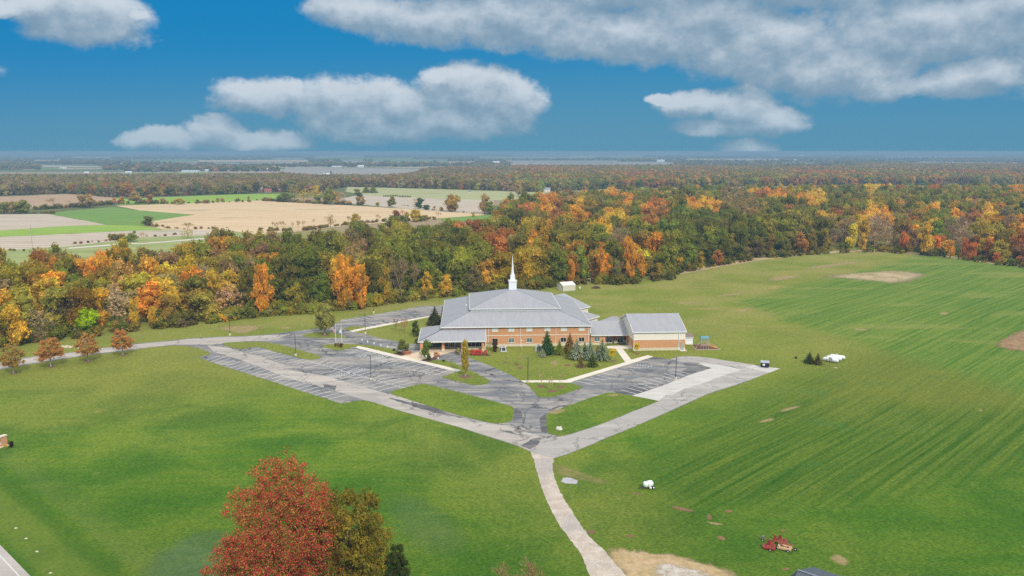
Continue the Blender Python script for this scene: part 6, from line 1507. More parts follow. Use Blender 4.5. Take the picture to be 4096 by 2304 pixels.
# ------------------------------------------------------------------ single trees over the far fields
MG = 'single trees standing out on the farm fields'
MT = [('A', (865, 632), 490, 180, 'oak', 'br', 'large dark brown oak between brown field and green field'), ('A', (540, 628), 530, 140, 'bare', 'gr', 'wide bare tree in front of the brown field, left of the dark oak'), ('A', (692, 612), 552, 40, 'bare', 'gr', 'thin bare tree between the wide bare tree and the dark oak'),
      ('A', (60, 690), 570, 150, 'b', 'dg', 'dark green bushy tree at the left edge of the hedgerow'), ('A', (150, 688), 560, 150, 'b', 'br', 'pinkish brown tree in the left hedgerow clump'), ('A', (235, 690), 546, 190, 'b', 'dg', 'tall dark tree at the right of the left hedgerow clump'),
      ('A', (1370, 590), 465, 155, 'b', 'br', 'brown green tree at the left end of the bright green field'), ('A', (1503, 592), 490, 95, 'b', (.36, .19, .07), 'orange brown tree beside the brown green one'), ('A', (1150, 592), 530, 50, 'b', 'ru', 'small rust tree at the right end of the brown field'),
      ('A', (1228, 592), 514, 62, 'b', (.45, .26, .06), 'small golden tree right of the rust one'), ('A', (1640, 588), 528, 75, 'b', 'gr', 'greyish tree in the hedge under the bright green field'), ('A', (1800, 598), 535, 130, 'b', 'ol', 'round olive bush in the hedge under the bright green field'),
      ('A', (1982, 590), 546, 55, 'b', 'dg', 'small dark bush right of the round olive one'), ('A', (2085, 588), 548, 90, 'b', 'br', 'low brown bush in the hedge'), ('A', (2190, 575), 528, 45, 'b', 'ol', 'left of two small round trees in the hedge'), ('A', (2240, 576), 528, 50, 'b', 'ol', 'right of two small round trees in the hedge'),
      ('A', (2390, 574), 534, 75, 'b', 'dg', 'low dark bush at the right part of the hedge'), ('A', (2500, 566), 512, 40, 'b', 'br', 'small brown tree at the right end of the hedge'),
      ('A', (1490, 812), 714, 140, 'b', (.15, .15, .045), 'round olive tree standing at the tip of the green field'), ('A', (1893, 860), 780, 140, 'bare', 'br', 'bare brown tree below the tan field'), ('A', (1888, 938), 850, 175, 'air', 'ol', 'thin olive tree by the pale lane'),
      ('A', (1330, 972), 885, 140, 'b', (.22, .26, .03), 'yellow green tree beside the lane'), ('A', (1348, 890), 862, 46, 'b', 'dg', 'tiny dark round tree behind the yellow green one'), ('A', (1230, 958), 888, 110, 'b', 'br', 'brown bush left of the yellow green tree'), ('A', (1445, 982), 868, 90, 'bare', 'gr', 'bare tree right of the yellow green one'),
      ('B', (290, 572), 470, 195, 'b', (.17, .20, .035), 'broad green and yellow tree left of the scrub clump'), ('B', (740, 600), 430, 140, 'b', 'dg', 'tallest dark green tree of the clump beside the tan field'), ('B', (620, 592), 505, 110, 'b', 'dg', 'low dark green tree at the left of the clump'),
      ('B', (800, 600), 460, 90, 'b', 'br', 'brown tree at the right of the dark green clump'), ('B', (862, 598), 470, 80, 'bare', 'gr', 'bare grey tree ending the clump'), ('B', (930, 602), 562, 80, 'b', 'gr', 'low grey scrub beside the bare grey tree'), ('B', (480, 575), 440, 170, 'air', 'yo', 'yellowish thin tree among the scrub'), ('B', (600, 560), 390, 170, 'air', 'yo', 'pale yellow topped tree in the scrub'), ('B', (390, 560), 400, 160, 'air', (.33, .27, .08), 'straw coloured thin tree left in the scrub'),
      ('B', (1050, 606), 515, 115, 'b', 'br', 'round brown tree right of the scrub clump'), ('B', (1225, 612), 570, 55, 'b', 'ol', 'small olive bush on the pale field edge'), ('B', (1367, 626), 515, 105, 'b', (.22, .20, .05), 'olive yellow tree on the line between the fields'), ('B', (1605, 600), 530, 80, 'air', 'gr', 'grey thin tree behind the dark green pair'),
      ('B', (1650, 640), 530, 110, 'b', (.065, .105, .03), 'dark green tree on the line between the fields'), ('B', (1715, 652), 600, 90, 'b', (.075, .11, .03), 'low dark green bush at the right of the dark green tree'), ('B', (1980, 670), 486, 200, 'b', (.36, .26, .065), 'big golden willow shaped tree before the pale field'), ('B', (1865, 664), 620, 50, 'b', 'ol', 'small bush left of the big golden tree'),
      ('B', (1795, 658), 610, 45, 'b', 'gr', 'grey bush two left of the big golden tree'), ('B', (2300, 690), 490, 125, 'b', 'br', 'tall brown olive tree at the right end of the fields'), ('B', (2350, 700), 560, 110, 'b', 'dg', 'green tree at the foot of the tall brown olive one'),
      ('B', (262, 870), 760, 95, 'bare', 'gr', 'third bare tree along the bottom of the tan field'), ('B', (215, 860), 764, 60, 'bare', 'gr', 'second bare tree along the bottom of the tan field'), ('B', (170, 862), 768, 55, 'bare', 'gr', 'leftmost bare tree along the bottom of the tan field'), ('B', (370, 860), 768, 40, 'bare', 'gr', 'thin bare tree, fourth along the tan field'), ('B', (425, 865), 755, 70, 'bare', 'gr', 'bare tree, fifth along the tan field'),
      ('B', (480, 850), 752, 50, 'bare', 'gr', 'bare tree, sixth along the tan field'), ('B', (585, 812), 740, 40, 'bare', 'gr', 'bare tree, seventh along the tan field'), ('B', (752, 830), 690, 135, 'air', 'br', 'brown thin leaved tree below the tan field'), ('B', (930, 802), 712, 60, 'bare', 'br', 'bare tree left of the yellow one below the tan field'), ('B', (1000, 805), 684, 95, 'b', (.42, .36, .06), 'yellow tree below the middle of the tan field'),
      ('B', (1050, 800), 710, 60, 'bare', 'gr', 'bare tree right of the yellow one'), ('B', (1230, 782), 686, 60, 'bare', 'gr', 'lone bare tree below the right half of the tan field'), ('B', (1400, 768), 648, 115, 'b', (.30, .14, .06), 'rust coloured tree below the right half of the tan field'), ('B', (1478, 768), 640, 55, 'bare', 'ru', 'thin rusty bare tree beside the rust coloured one'),
      ('B', (1605, 772), 642, 125, 'b', (.46, .38, .06), 'bright yellow tree at the lower right of the tan field'), ('B', (1520, 765), 665, 60, 'b', 'ol', 'green grey tree just left of the bright yellow one'), ('B', (1700, 760), 705, 80, 'air', 'gr', 'low grey tree right of the bright yellow one'), ('B', (1835, 738), 668, 65, 'bare', 'gr', 'bare grey tree at the left tip of the small green field'), ('B', (2180, 722), 676, 50, 'b', (.42, .34, .08), 'small yellow tree behind the small green field'),
      ('B', (1030, 420), 330, 130, 'b', (.50, .20, .035), 'round orange tree behind the pale green field'), ('B', (985, 418), 335, 60, 'b', (.45, .15, .03), 'deep orange tree touching the round orange one'), ('B', (1110, 482), 385, 80, 's', 'dg', 'left dark conifer of the pair beside the pale green field'), ('B', (1180, 482), 392, 90, 's', 'dg', 'right dark conifer of the pair beside the pale green field'), ('B', (1010, 500), 440, 90, 'b', 'dg', 'dark green bush left of the conifer pair'), ('B', (1040, 526), 478, 80, 'b', (.10, .13, .035), 'green bush under the conifer pair'),
      ('B', (755, 308), 252, 40, 's', 'dg', 'single dark conifer rising by the pale roofed red barn'), ('C', (60, 515), 358, 100, 'b', 'br', 'dark brown tree before the white house of the right woods'), ('B', (2125, 450), 392, 70, 'b', (.28, .13, .11), 'round purplish tree in front of the far woods'), ('B', (2240, 455), 380, 100, 'b', 'pg', 'pale olive round tree beside the purplish one'), ('B', (2470, 462), 400, 60, 's', 'dg', 'dark conifer at the far roadside'),
      ('A', (1890, 500), 410, 60, 's', (.50, .28, .09), 'slim orange larch at the front of the far woods')]
mk = {'oak': ('broad', BR[4]), 'b': ('broad', BR[0]), 'bare': ('bare', BA[0]), 'air': ('broad', AIRY[0]), 's': ('spruce', CO[0])}
for i, (k_, b_, tp, w_, sp_, tn, lab) in enumerate(MT):
    kd, ms = mk[sp_]
    if sp_ == 'b': ms = (BR + BT)[i % 5]
    if sp_ == 'bare': ms = BA[i % 2]
    if sp_ == 'air': ms = AIRY[i % 2]
    c_ = pal_[tn] if isinstance(tn, str) else tn
    ptree(kd, ms, k_, b_, tp, w_, c_, lab, group=MG, clear=.05 if sp_ != 'air' else .12)
for i, (x_, y_) in enumerate([(1285 + 17 * k, 520 - k * .6) for k in range(9)] + [(1442 + 16 * k, 523 + k * .2) for k in range(8)]):
    lab = ('left' if i < 9 else 'right') + ' row of little dark conifers on the pale green field, ' + ['first', 'second', 'third', 'fourth', 'fifth', 'sixth', 'seventh', 'eighth', 'ninth'][i if i < 9 else i - 9] + ' from its left end'
    ptree('spruce', CO[0], 'B', (x_, y_), y_ - 22, 17, 'dg', lab, group='two short rows of little conifers', name='small_conifer', clear=0)

# ------------------------------------------------------------------ the wood: colours by where each tree stands
front = np.array([(-1400, 1520), (-500, 1440), (0, 1385), (86, 1372), (298, 1350), (520, 1320), (850, 1290), (949, 1272), (1094, 1257), (1247, 1249), (1412, 1232), (1600, 1205), (1829, 1178), (2113, 1156), (2206, 1142), (2358, 1130), (2485, 1135), (2684, 1112), (2704, 1089), (2883, 1056), (3072, 1029), (3390, 1004), (3549, 1004), (3748, 1020), (3986, 1052), (4096, 1066), (4700, 1130), (5400, 1210)], float)
back = np.array([(-1400, 1120), (-300, 1000), (0, 978), (45, 985), (60, 1040), (120, 1050), (160, 985), (240, 975), (290, 1010), (380, 1025), (400, 972), (560, 978), (680, 985), (795, 965), (860, 925), (1000, 930), (1024, 935), (1200, 938), (1370, 930), (1400, 905), (1460, 888), (1780, 888), (1870, 880), (1980, 880), (2000, 820), (2050, 790), (2147, 776), (2400, 760), (2640, 752), (2800, 752), (3070, 748), (3270, 740), (3630, 745), (4096, 738), (5400, 738)], float)
HW = 17.0
def region(px_, py_): return None
# (x, y, radius, colour) in full-size pixels: where the photograph shows a crown of that colour
SP_ = [(380, 1010, 45, 'om'), (335, 1040, 45, 'om'), (430, 1045, 55, 'om'), (250, 1015, 16, 'om'), (220, 1100, 32, 'om'), (235, 1160, 22, 'om'), (130, 1110, 55, 'yo'), (170, 1160, 40, 'ye'), (30, 1230, 60, 'ye'), (95, 1290, 55, 'ye'), (0, 1010, 25, 'ye'), (360, 1285, 48, 'li'), (480, 1245, 50, 'yo'), (595, 1225, 32, 'ye'), (625, 1275, 32, 'ye'), (570, 1290, 25, 'ye'),
       (630, 1080, 45, 'om'), (660, 1120, 42, 'ye'), (755, 1110, 32, 'om'), (700, 1130, 20, 'br'), (740, 1060, 60, 'yo'), (550, 1100, 40, 'ol'), (440, 1110, 50, 'yo'), (300, 1130, 60, 'g'), (600, 1240, 25, 'ye'), (560, 1180, 40, 'br'), (480, 1190, 55, 'gr'), (650, 1230, 30, 'gr'), (820, 1150, 50, 'ol'), (860, 1180, 50, 'ye'), (790, 1230, 50, 'ye'), (830, 1245, 40, 'yo'), (930, 1195, 45, 'gr'), (960, 1150, 40, 'br'), (890, 1230, 30, 'gr'),
       (1060, 1045, 26, 'om'), (1055, 1110, 26, 'om'), (1050, 1150, 25, 'om'), (1030, 1000, 28, 'br'), (1150, 1020, 70, 'dg'), (1230, 1080, 80, 'dg'), (1130, 1120, 60, 'dg'), (1250, 1160, 60, 'g'), (1300, 960, 26, 'ol'), (1100, 960, 50, 'br'), (1290, 950, 25, 'yo'),
       (1380, 1050, 24, 'om'), (1370, 1110, 42, 'om'), (1400, 1165, 42, 'om'), (1440, 1110, 32, 'om'), (1450, 1160, 30, 'ye'), (1430, 1000, 70, 'br'), (1540, 1100, 36, 'ye'), (1530, 1150, 34, 'yo'), (1585, 1150, 35, 'yo'), (1590, 1060, 45, 'gr'), (1660, 1110, 30, 'gr'), (1710, 1120, 32, 'ye'), (1780, 1130, 28, 'ye'), (1420, 915, 22, 'om'), (1400, 940, 26, 'br'),
       (1560, 960, 110, 'g'), (1750, 960, 110, 'dg'), (1700, 1040, 100, 'dg'), (1880, 1000, 60, 'g'), (1895, 940, 40, 'ru'), (1835, 905, 40, 'ru'), (1980, 990, 40, 'ru'), (1990, 1040, 40, 'yo'), (2010, 1080, 40, 'yo'), (1930, 1100, 40, 'ye'), (1990, 1120, 45, 'yo'), (2070, 1110, 40, 'yo'), (1880, 1120, 35, 'ol'), (1970, 950, 40, 'ru'), (2100, 920, 40, 'yo'), (2110, 970, 34, 'om'), (2190, 920, 55, 'yo'), (2170, 1000, 40, 'yo'), (2120, 1040, 40, 'yo'),
       (2260, 950, 60, 'ol'), (2340, 960, 60, 'g'), (2280, 1060, 26, 'om'), (2300, 1110, 60, 'dg'), (2405, 1010, 22, 'om'), (2400, 1040, 22, 'ru'), (2510, 1010, 30, 'om'), (2530, 1045, 30, 'om'), (2560, 1010, 22, 'ye'), (2520, 960, 18, 'om'), (2600, 960, 18, 'om'), (2580, 985, 20, 'ru'), (2470, 940, 45, 'gr'), (2470, 1060, 25, 'gr'), (2420, 1090, 45, 'g'), (2640, 1080, 28, 'yo'), (2715, 1040, 18, 'ye'), (2690, 1060, 18, 'yo'),
       (2390, 920, 34, 'ye'), (2435, 910, 30, 'ye'), (2460, 870, 30, 'ye'), (2490, 890, 28, 'ye'), (2310, 870, 44, 'om'), (2220, 870, 40, 'ru'), (2215, 800, 26, 'om'), (2160, 790, 26, 'om'), (2110, 850, 30, 'ru'), (2190, 835, 30, 'om'), (2235, 820, 22, 'ru'), (2270, 790, 30, 'br'), (2430, 865, 20, 'ru'), (2315, 820, 20, 'ye'), (2460, 785, 26, 'om'), (2415, 765, 22, 'ye'), (2340, 768, 22, 'om'), (2510, 812, 30, 'om'),
       (2590, 840, 22, 'om'), (2640, 860, 60, 'ru'), (2600, 890, 32, 'ru'), (2755, 805, 32, 'om'), (2780, 840, 30, 'om'), (2820, 830, 40, 'ye'), (2850, 845, 35, 'om'), (2980, 745, 20, 'om'), (3010, 765, 26, 'ye'), (2750, 770, 30, 'g'), (3050, 790, 25, 'ru'), (2930, 800, 60, 'br'), (2980, 830, 60, 'br'), (2780, 930, 120, 'dg'), (2900, 940, 110, 'dg'), (2700, 920, 60, 'dg'), (2690, 980, 50, 'g'), (2800, 1010, 24, 'ye'), (2860, 1010, 30, 'ru'), (3000, 1000, 40, 'br'),
       (3255, 805, 44, 'ye'), (3200, 800, 24, 'om'), (3240, 825, 20, 'om'), (3120, 780, 30, 'om'), (3080, 785, 24, 'om'), (3150, 760, 40, 'yo'), (3180, 780, 30, 'yo'), (3290, 870, 16, 'ye'), (3365, 860, 24, 'ru'), (3480, 755, 30, 'ye'), (3530, 745, 20, 'om'), (3500, 815, 40, 'yo'), (3480, 860, 30, 'ye'), (3540, 870, 26, 'om'), (3545, 740, 20, 'om'), (3420, 900, 24, 'ye'), (3445, 950, 24, 'ye'), (3500, 900, 50, 'gr'), (3540, 950, 60, 'gr'), (3440, 990, 20, 'yo'), (3350, 950, 50, 'gr'),
       (3580, 960, 18, 're'), (3615, 950, 20, 're'), (3670, 825, 16, 'ye'), (3730, 840, 20, 'om'), (3700, 940, 32, 'ye'), (3690, 975, 32, 'ye'), (3720, 910, 24, 'ye'), (3740, 950, 26, 'ru'), (3790, 960, 26, 'om'), (3800, 990, 22, 'om'), (3850, 960, 20, 're'), (3860, 990, 22, 'om'), (3890, 1000, 20, 're'), (3900, 960, 30, 'ru'), (3920, 985, 26, 'om'), (3960, 1010, 24, 'ru'), (3985, 1020, 20, 're'), (4010, 960, 40, 'yo'), (4040, 1000, 40, 'ru'), (4070, 960, 40, 'ru'), (3850, 920, 60, 'gr'), (3930, 930, 40, 'yo'),
       (3950, 870, 45, 'ye'), (3990, 890, 34, 'om'), (3900, 880, 30, 'ru'), (3980, 860, 30, 'yo'), (4030, 880, 40, 'br'), (3750, 880, 40, 'g'), (4000, 920, 25, 'dg'), (3810, 870, 25, 'om'), (3740, 750, 30, 'ru'), (3600, 760, 20, 'ru'), (4060, 760, 30, 'om')]
SPA = np.array([(a, b, c) for a, b, c, _ in SP_], float)
def zone(px, py):
    if px < 1000: w_ = dict(g=2.2, ol=2.6, dg=1.6, yo=1.2, br=1.6, gr=.6, ru=.3) if py < 1090 else dict(ol=2, yo=1.5, ye=.9, br=2.0, gr=1.2, g=1.2, om=.3)
    elif px < 1880: w_ = dict(dg=3.2, g=3.2, ol=1.6, br=.7)
    elif px < 2400: w_ = dict(ol=2, g=2.2, dg=1, yo=1.2, ru=.6, br=.8)
    elif px < 3300: w_ = dict(dg=2.0, g=3.4, ol=2.0, yo=.35, br=.5, ru=.2)
    else: w_ = dict(g=3, ol=2.2, dg=.8, yo=.9, ru=.6, om=.3, br=.7) if py < 870 else dict(br=1.2, gr=1.6, ru=1.0, yo=1, om=.8, ol=1.4, re=.35, g=1)
    if px > 2050 and py < 790: w_ = dict(g=3, pg=2.2, ol=2.4, yo=.7, dg=.6, om=.25)
    return w_
def col_for(px, py):
    d_ = np.hypot(SPA[:, 0] - px, SPA[:, 1] - py) / SPA[:, 2]; k = int(d_.argmin())
    if d_[k] < 1.0 - .15 * rng.random(): key = SP_[k][3]
    else:
        z_ = zone(px, py); ks = list(z_); p_ = np.array([z_[q] for q in ks]); key = ks[rng.choice(len(ks), p=p_ / p_.sum())]
    return key
def vary(key):
    c_ = np.array(pal_[key]); c_ = c_ * (1 + .20 * rng.normal()) * (1 + .08 * rng.normal(size=3)); return np.clip(c_, .008, .85)
pts_ = []
def grid(y0_, y1_, x_of, step):
    y = y0_
    while y < y1_:
        x = -x_of(y)
        while x < x_of(y):
            yield x + (rng.random() - .5) * step * .75, y + (rng.random() - .5) * step * .75
            x += step
        y += step * .88
for x, y in grid(225, 1500, lambda y: .80 * y + 60, 9.4):
    px, pb = proj(x, y, 0); _, pt_ = proj(x, y, HW)
    if px < -1300 or px > 5300: continue
    if pb < np.interp(px, front[:, 0], front[:, 1]) - 4 and pt_ > np.interp(px, back[:, 0], back[:, 1]): pts_.append((x, y, px, pb))
pts_ = sorted(pts_, key=lambda p: p[1])
forest = []
for x, y, px, pb in pts_:
    edge = np.interp(px, front[:, 0], front[:, 1]) - pb
    h = (11.0 + 9.0 * rng.random() + 2.0 * mnoise.noise(Vector((x * .02, y * .02, 3)))) * (1 if y < 700 else 1.05)
    _, pc = proj(x, y, h * .72); key = col_for(px, pc)
    if key in ('dg', 'g') and rng.random() < .4: h *= 1.12
    if edge < 14: h *= .62 + .3 * rng.random()
    w_ = (9.4 + 6.2 * rng.random()) * (.78 if edge < 14 else 1)
    if key in ('li', 're'): h = min(h, 10)
    forest.append([x, y, px, pb, h, w_, key, edge])
vis = [f for f in forest if -60 < f[2] < 4150]
# the ones that show largest: nearest the camera
vis.sort(key=lambda f: math.hypot(f[0], f[1]))
NIND = 215
ind = vis[:150]
right_front = sorted([f for f in vis[150:] if f[7] < 45], key=lambda f: math.hypot(f[0], f[1]))[:NIND - 150]
ind += right_front
idset = {id(f) for f in ind}
cname = dict(dg='dark green', g='green', ol='olive', yo='yellow olive', ye='golden yellow', om='bright orange', ru='rust red', br='brown', gr='grey brown', re='scarlet', li='lime green', pg='pale green')
def landmark(px):
    for lim, nm in ((130, 'behind the leftmost row tree'), (290, 'behind the second row tree'), (430, 'behind the third row tree'), (570, 'behind the reddest row tree'), (760, 'between the row trees and the bare soil'), (980, 'above the bare soil patch'), (1190, 'above the long grass island'), (1360, 'behind the multi stemmed island tree'), (1560, 'behind the far lot'), (1780, 'left of the church roof'), (1960, 'above the left church roof'), (2130, 'right behind the steeple'), (2300, 'above the storage barn'), (2480, 'behind the goals'), (2720, 'above the church hall'), (3000, 'right of the wood corner'), (3400, 'above the dry meadow patch'), (3750, 'right of the dry meadow patch')):
        if px < lim: return nm
    return 'near the right edge of the picture'
def band(e): return 'front rank' if e < 16 else ('second rank' if e < 40 else ('mid wood' if e < 75 else 'deep wood'))
cells = {}
for f in ind: cells.setdefault((landmark(f[2]), band(f[7]), f[6]), []).append(f)
ordn = ['first', 'second', 'third', 'fourth', 'fifth', 'sixth', 'seventh', 'eighth', 'ninth', 'tenth', 'eleventh', 'twelfth', 'thirteenth', 'fourteenth']
mesh_for = lambda key: (BA[rng.integers(0, 2)] if key == 'gr' and rng.random() < .55 else (AIRY[rng.integers(0, 2)] if key in ('gr',) else (BT[rng.integers(0, 2)] if key in ('om', 're', 'ye') and rng.random() < .45 else BR[rng.integers(0, 5)])))
for (lm, bd_, key), L_ in cells.items():
    L_.sort(key=lambda f: f[2])
    for i, f in enumerate(L_):
        lab = '%s tree, %s, %s' % (cname[key], bd_, lm)
        if len(L_) > 1: lab += ', %s from left' % (ordn[i] if i < 14 else 'last')
        ms = mesh_for(key); bare_ = ms in BA
        tree('bare' if bare_ else 'broad', ms, (f[0], f[1]), f[4], f[5] * (.85 if bare_ else 1), vary(key), lab, group='trees of the wood', clear=.06 if f[7] > 20 else .02, name='bare_tree' if bare_ else 'forest_tree')

# trees of their own colour standing in the front of the wood
FT = [((357, 1340), 1228, 108, 'b', 'li', 'bright lime green round tree at the wood edge, behind the third row tree'), ((545, 1318), 1190, 56, 't', 'ye', 'slim yellow tree at the wood edge above the reddest row tree'), ((620, 1312), 1222, 48, 'b', 'ye', 'small yellow tree right of the slim yellow one, at the wood edge'),
      ((60, 1385), 1215, 110, 'b', 'ye', 'large orange yellow tree at the wood edge, far left'), ((1052, 1262), 1045, 66, 'b', 'om', 'tall narrow orange tree left of the dark green oaks'), ((1378, 1240), 1012, 88, 'b', 'om', 'tallest bright orange tree, directly behind the far lot lamp'), ((1445, 1236), 1055, 76, 't', 'om', 'bright orange tree touching the right side of the tallest orange one'),
      ((1545, 1218), 1058, 70, 't', 'yo', 'yellow olive tree right of the two bright orange trees'), ((1604, 1205), 1005, 90, 'x', 'gr', 'tall leafless grey tree in the wood edge left of the church'), ((1660, 1192), 1048, 56, 'x', 'gr', 'slim leafless tree with pale trunk beside the tall grey one'), ((1708, 1192), 1082, 64, 't', 'ye', 'left of two small yellow trees above the church roof left end'), ((1785, 1186), 1098, 62, 'b', 'ye', 'right of two small yellow trees above the church roof left end'),
      ((2282, 1136), 1030, 40, 'b', 'om', 'small vivid orange tree above the storage barn'), ((2405, 1128), 985, 46, 't', 'om', 'orange red tree in dark green gap behind the goals'), ((2520, 1125), 960, 62, 't', 'om', 'tall soft orange tree above the hall, left of the wood corner'), ((2562, 1110), 988, 40, 't', 'ye', 'yellow tree joined to the right of the tall soft orange tree'), ((2472, 1132), 1032, 50, 'x', 'gr', 'pale leafless bushy tree behind the goals'),
      ((2640, 1112), 1048, 46, 'b', 'yo', 'small yellow brown tree at the tip of the wood corner'), ((2720, 1085), 1028, 34, 'b', 'ye', 'little yellow tree right of the wood corner'), ((3700, 1022), 893, 78, 't', 'ye', 'big golden orange tree in the right hand wood edge'), ((3612, 1008), 924, 44, 'b', 're', 'scarlet orange tree left of the big golden one'), ((3800, 1032), 955, 44, 't', 'om', 'orange tree right of the big golden one'),
      ((3855, 1036), 948, 36, 't', 're', 'narrow scarlet tree in the right hand wood edge'), ((3892, 1040), 968, 42, 'b', 're', 'low scarlet orange tree beside the narrow scarlet one'), ((3985, 1052), 1008, 34, 'b', 're', 'small scarlet tree nearest the right edge of the picture'), ((3449, 1008), 930, 44, 't', 'ye', 'slender yellow tree above the dry meadow patch'), ((2870, 1062), 1000, 54, 'b', 'ru', 'low rust orange tree under the big dark oaks'), ((2800, 1080), 1000, 44, 't', 'yo', 'low golden tree under the left side of the big dark oaks')]
for i, (b_, tp, w_, k_, tn_, lab) in enumerate(FT):
    ms = {'b': BR[i % 5], 't': BT[i % 2], 'x': BA[i % 2]}[k_]
    ptree('bare' if k_ == 'x' else 'broad', ms, 'f', b_, tp, w_, tn_, lab, group='trees standing out at the edge of the wood', clear=.04)

# ------------------------------------------------------------------ masses of trees nobody could count: one object, instanced
def instancer(name, P, rot, scl, idx, tint, coll, label=None):
    me = bpy.data.meshes.new(name); me.from_pydata([tuple(p) for p in P], [], [])
    for an_, ty, data, fld in (('rot', 'FLOAT', rot, 'value'), ('scl', 'FLOAT_VECTOR', scl, 'vector'), ('idx', 'INT', idx, 'value'), ('tint', 'FLOAT_VECTOR', tint, 'vector')):
        a_ = me.attributes.new(an_, ty, 'POINT'); a_.data.foreach_set(fld, np.array(data, dtype=np.int32 if ty == 'INT' else np.float32).ravel())
    o = bpy.data.objects.new(name, me); sc.collection.objects.link(o)
    ng = bpy.data.node_groups.new(name, 'GeometryNodeTree')
    ng.interface.new_socket('Geometry', in_out='INPUT', socket_type='NodeSocketGeometry'); ng.interface.new_socket('Geometry', in_out='OUTPUT', socket_type='NodeSocketGeometry')
    n = ng.nodes; l = ng.links
    gi_, go_ = n.new('NodeGroupInput'), n.new('NodeGroupOutput')
    ip = n.new('GeometryNodeInstanceOnPoints'); ci = n.new('GeometryNodeCollectionInfo')
    ci.inputs['Collection'].default_value = coll; ci.inputs['Separate Children'].default_value = True; ci.inputs['Reset Children'].default_value = True
    def na(nm, ty):
        q = n.new('GeometryNodeInputNamedAttribute'); q.data_type = ty; q.inputs['Name'].default_value = nm; return q.outputs['Attribute']
    l.new(gi_.outputs[0], ip.inputs['Points']); l.new(ci.outputs[0], ip.inputs['Instance']); ip.inputs['Pick Instance'].default_value = True
    l.new(na('idx', 'INT'), ip.inputs['Instance Index'])
    cx_ = n.new('ShaderNodeCombineXYZ'); l.new(na('rot', 'FLOAT'), cx_.inputs[2]); l.new(cx_.outputs[0], ip.inputs['Rotation'])
    l.new(na('scl', 'FLOAT_VECTOR'), ip.inputs['Scale']); l.new(ip.outputs[0], go_.inputs[0])
    md = o.modifiers.new('scatter', 'NODES'); md.node_group = ng
    tag(o, label, kind='stuff'); return o
def coll_of(name, meshes):
    c_ = bpy.data.collections.new(name)
    for i, m_ in enumerate(meshes): c_.objects.link(bpy.data.objects.new('%s_%02d' % (name, i), m_))
    return c_
rest = [f for f in forest if id(f) not in idset]
cA = coll_of('crowns', BR + BT + AIRY + BA)
P, ro, sl_, ix, tn = [], [], [], [], []
for f in rest:
    P.append((f[0], f[1], f[4] * .04)); ro.append(rng.random() * 6.28); sl_.append((f[5], f[5], f[4])); k = f[6]
    ix.append(int(rng.integers(0, 5)) if k != 'gr' else int(rng.choice([7, 8, 9, 10]))); tn.append(vary(k))
instancer('forest', P, ro, sl_, ix, tn, cA, 'mixed autumn woodland behind the nearest trees')

# undergrowth along the foot of the wood
cS = coll_of('shrubs', SHR)
P, ro, sl_, ix, tn = [], [], [], [], []
for px in np.arange(-900, 5200, 9.0):
    if mnoise.noise(Vector((px * .013, 0, 4))) < -.12 and not 850 < px < 1850: continue
    for k in range(3):
        b_ = np.interp(px, front[:, 0], front[:, 1]) + 7 - 7 * k - 6 * rng.random(); x, y = gp(px + rng.normal() * 6, b_)
        s_ = 1.3 + 2.6 * rng.random() ** 2 + .3 * k; P.append((x, y, -.1)); ro.append(rng.random() * 6.28); sl_.append((s_ * 1.3, s_ * 1.3, s_ * (.9 + .5 * rng.random()))); ix.append(int(rng.integers(0, 2)))
        q = rng.random(); tn.append(vary('g' if q < .45 else 'dg' if q < .65 else 'ol' if q < .82 else 'br' if q < .93 else 'yo') * (1.25 if 850 < px < 1850 else .9))
instancer('undergrowth', P, ro, sl_, ix, tn, cS, 'green and brown scrub along the foot of the wood')

# middle and far woods
cF = coll_of('far_crowns', FARB)
P, ro, sl_, ix, tn = [], [], [], [], []
f1 = np.array([(-900, 790), (0, 783), (278, 775), (433, 789), (620, 786), (800, 780), (974, 776), (1040, 770), (1120, 768), (1250, 775), (1382, 748), (1541, 751), (1800, 758), (2060, 766), (2150, 770), (2400, 757), (2800, 750), (3300, 742), (4096, 740), (5200, 740)], float)
b1 = np.array([(-900, 694), (0, 698), (1024, 692), (1150, 690), (1243, 697), (1541, 697), (1640, 690), (1700, 672), (1819, 662), (2048, 660), (2286, 659), (2800, 662), (3072, 667), (3400, 660), (3708, 634), (4096, 640), (5200, 640)], float)
def add_far(x, y, h, w_, c_):
    P.append((x, y, -.3)); ro.append(rng.random() * 6.28); sl_.append((w_, w_, h)); ix.append(int(rng.integers(0, 3))); tn.append(c_)
for x, y in grid(950, 3400, lambda y: .78 * y, 11.0):
    px, pb = proj(x, y, 0); _, pt_ = proj(x, y, 15)
    if px < -700 or px > 4800: continue
    if pb < np.interp(px, f1[:, 0], f1[:, 1]) and pt_ > np.interp(px, b1[:, 0], b1[:, 1]):
        if px > 2000 and pb > 748 and rng.random() < .15: continue
        n_ = mnoise.noise(Vector((x * .006, y * .004, 1))); q = min(.99, max(0, .5 + 1.0 * n_ + .75 * (rng.random() - .5)))
        if px < 2050: key = 'br' if q < .36 else 'gr' if q < .56 else 'ol' if q < .74 else 'dg' if q < .9 else 'ru' if q < 1.0 else 'yo'
        elif pt_ < 712: key = 'ru' if q < .20 else 'om' if q < .30 else 'br' if q < .42 else 'rb' if q < .50 else 'dg' if q < .62 else 'ol' if q < .80 else 'g' if q < .92 else 'yo'
        else: key = 'pg' if q < .22 else 'ol' if q < .45 else 'g' if q < .62 else 'dg' if q < .74 else 'yo' if q < .86 else 'ru'
        add_far(x, y, 12 + 6 * rng.random(), 11 + 5 * rng.random(), vary(key))
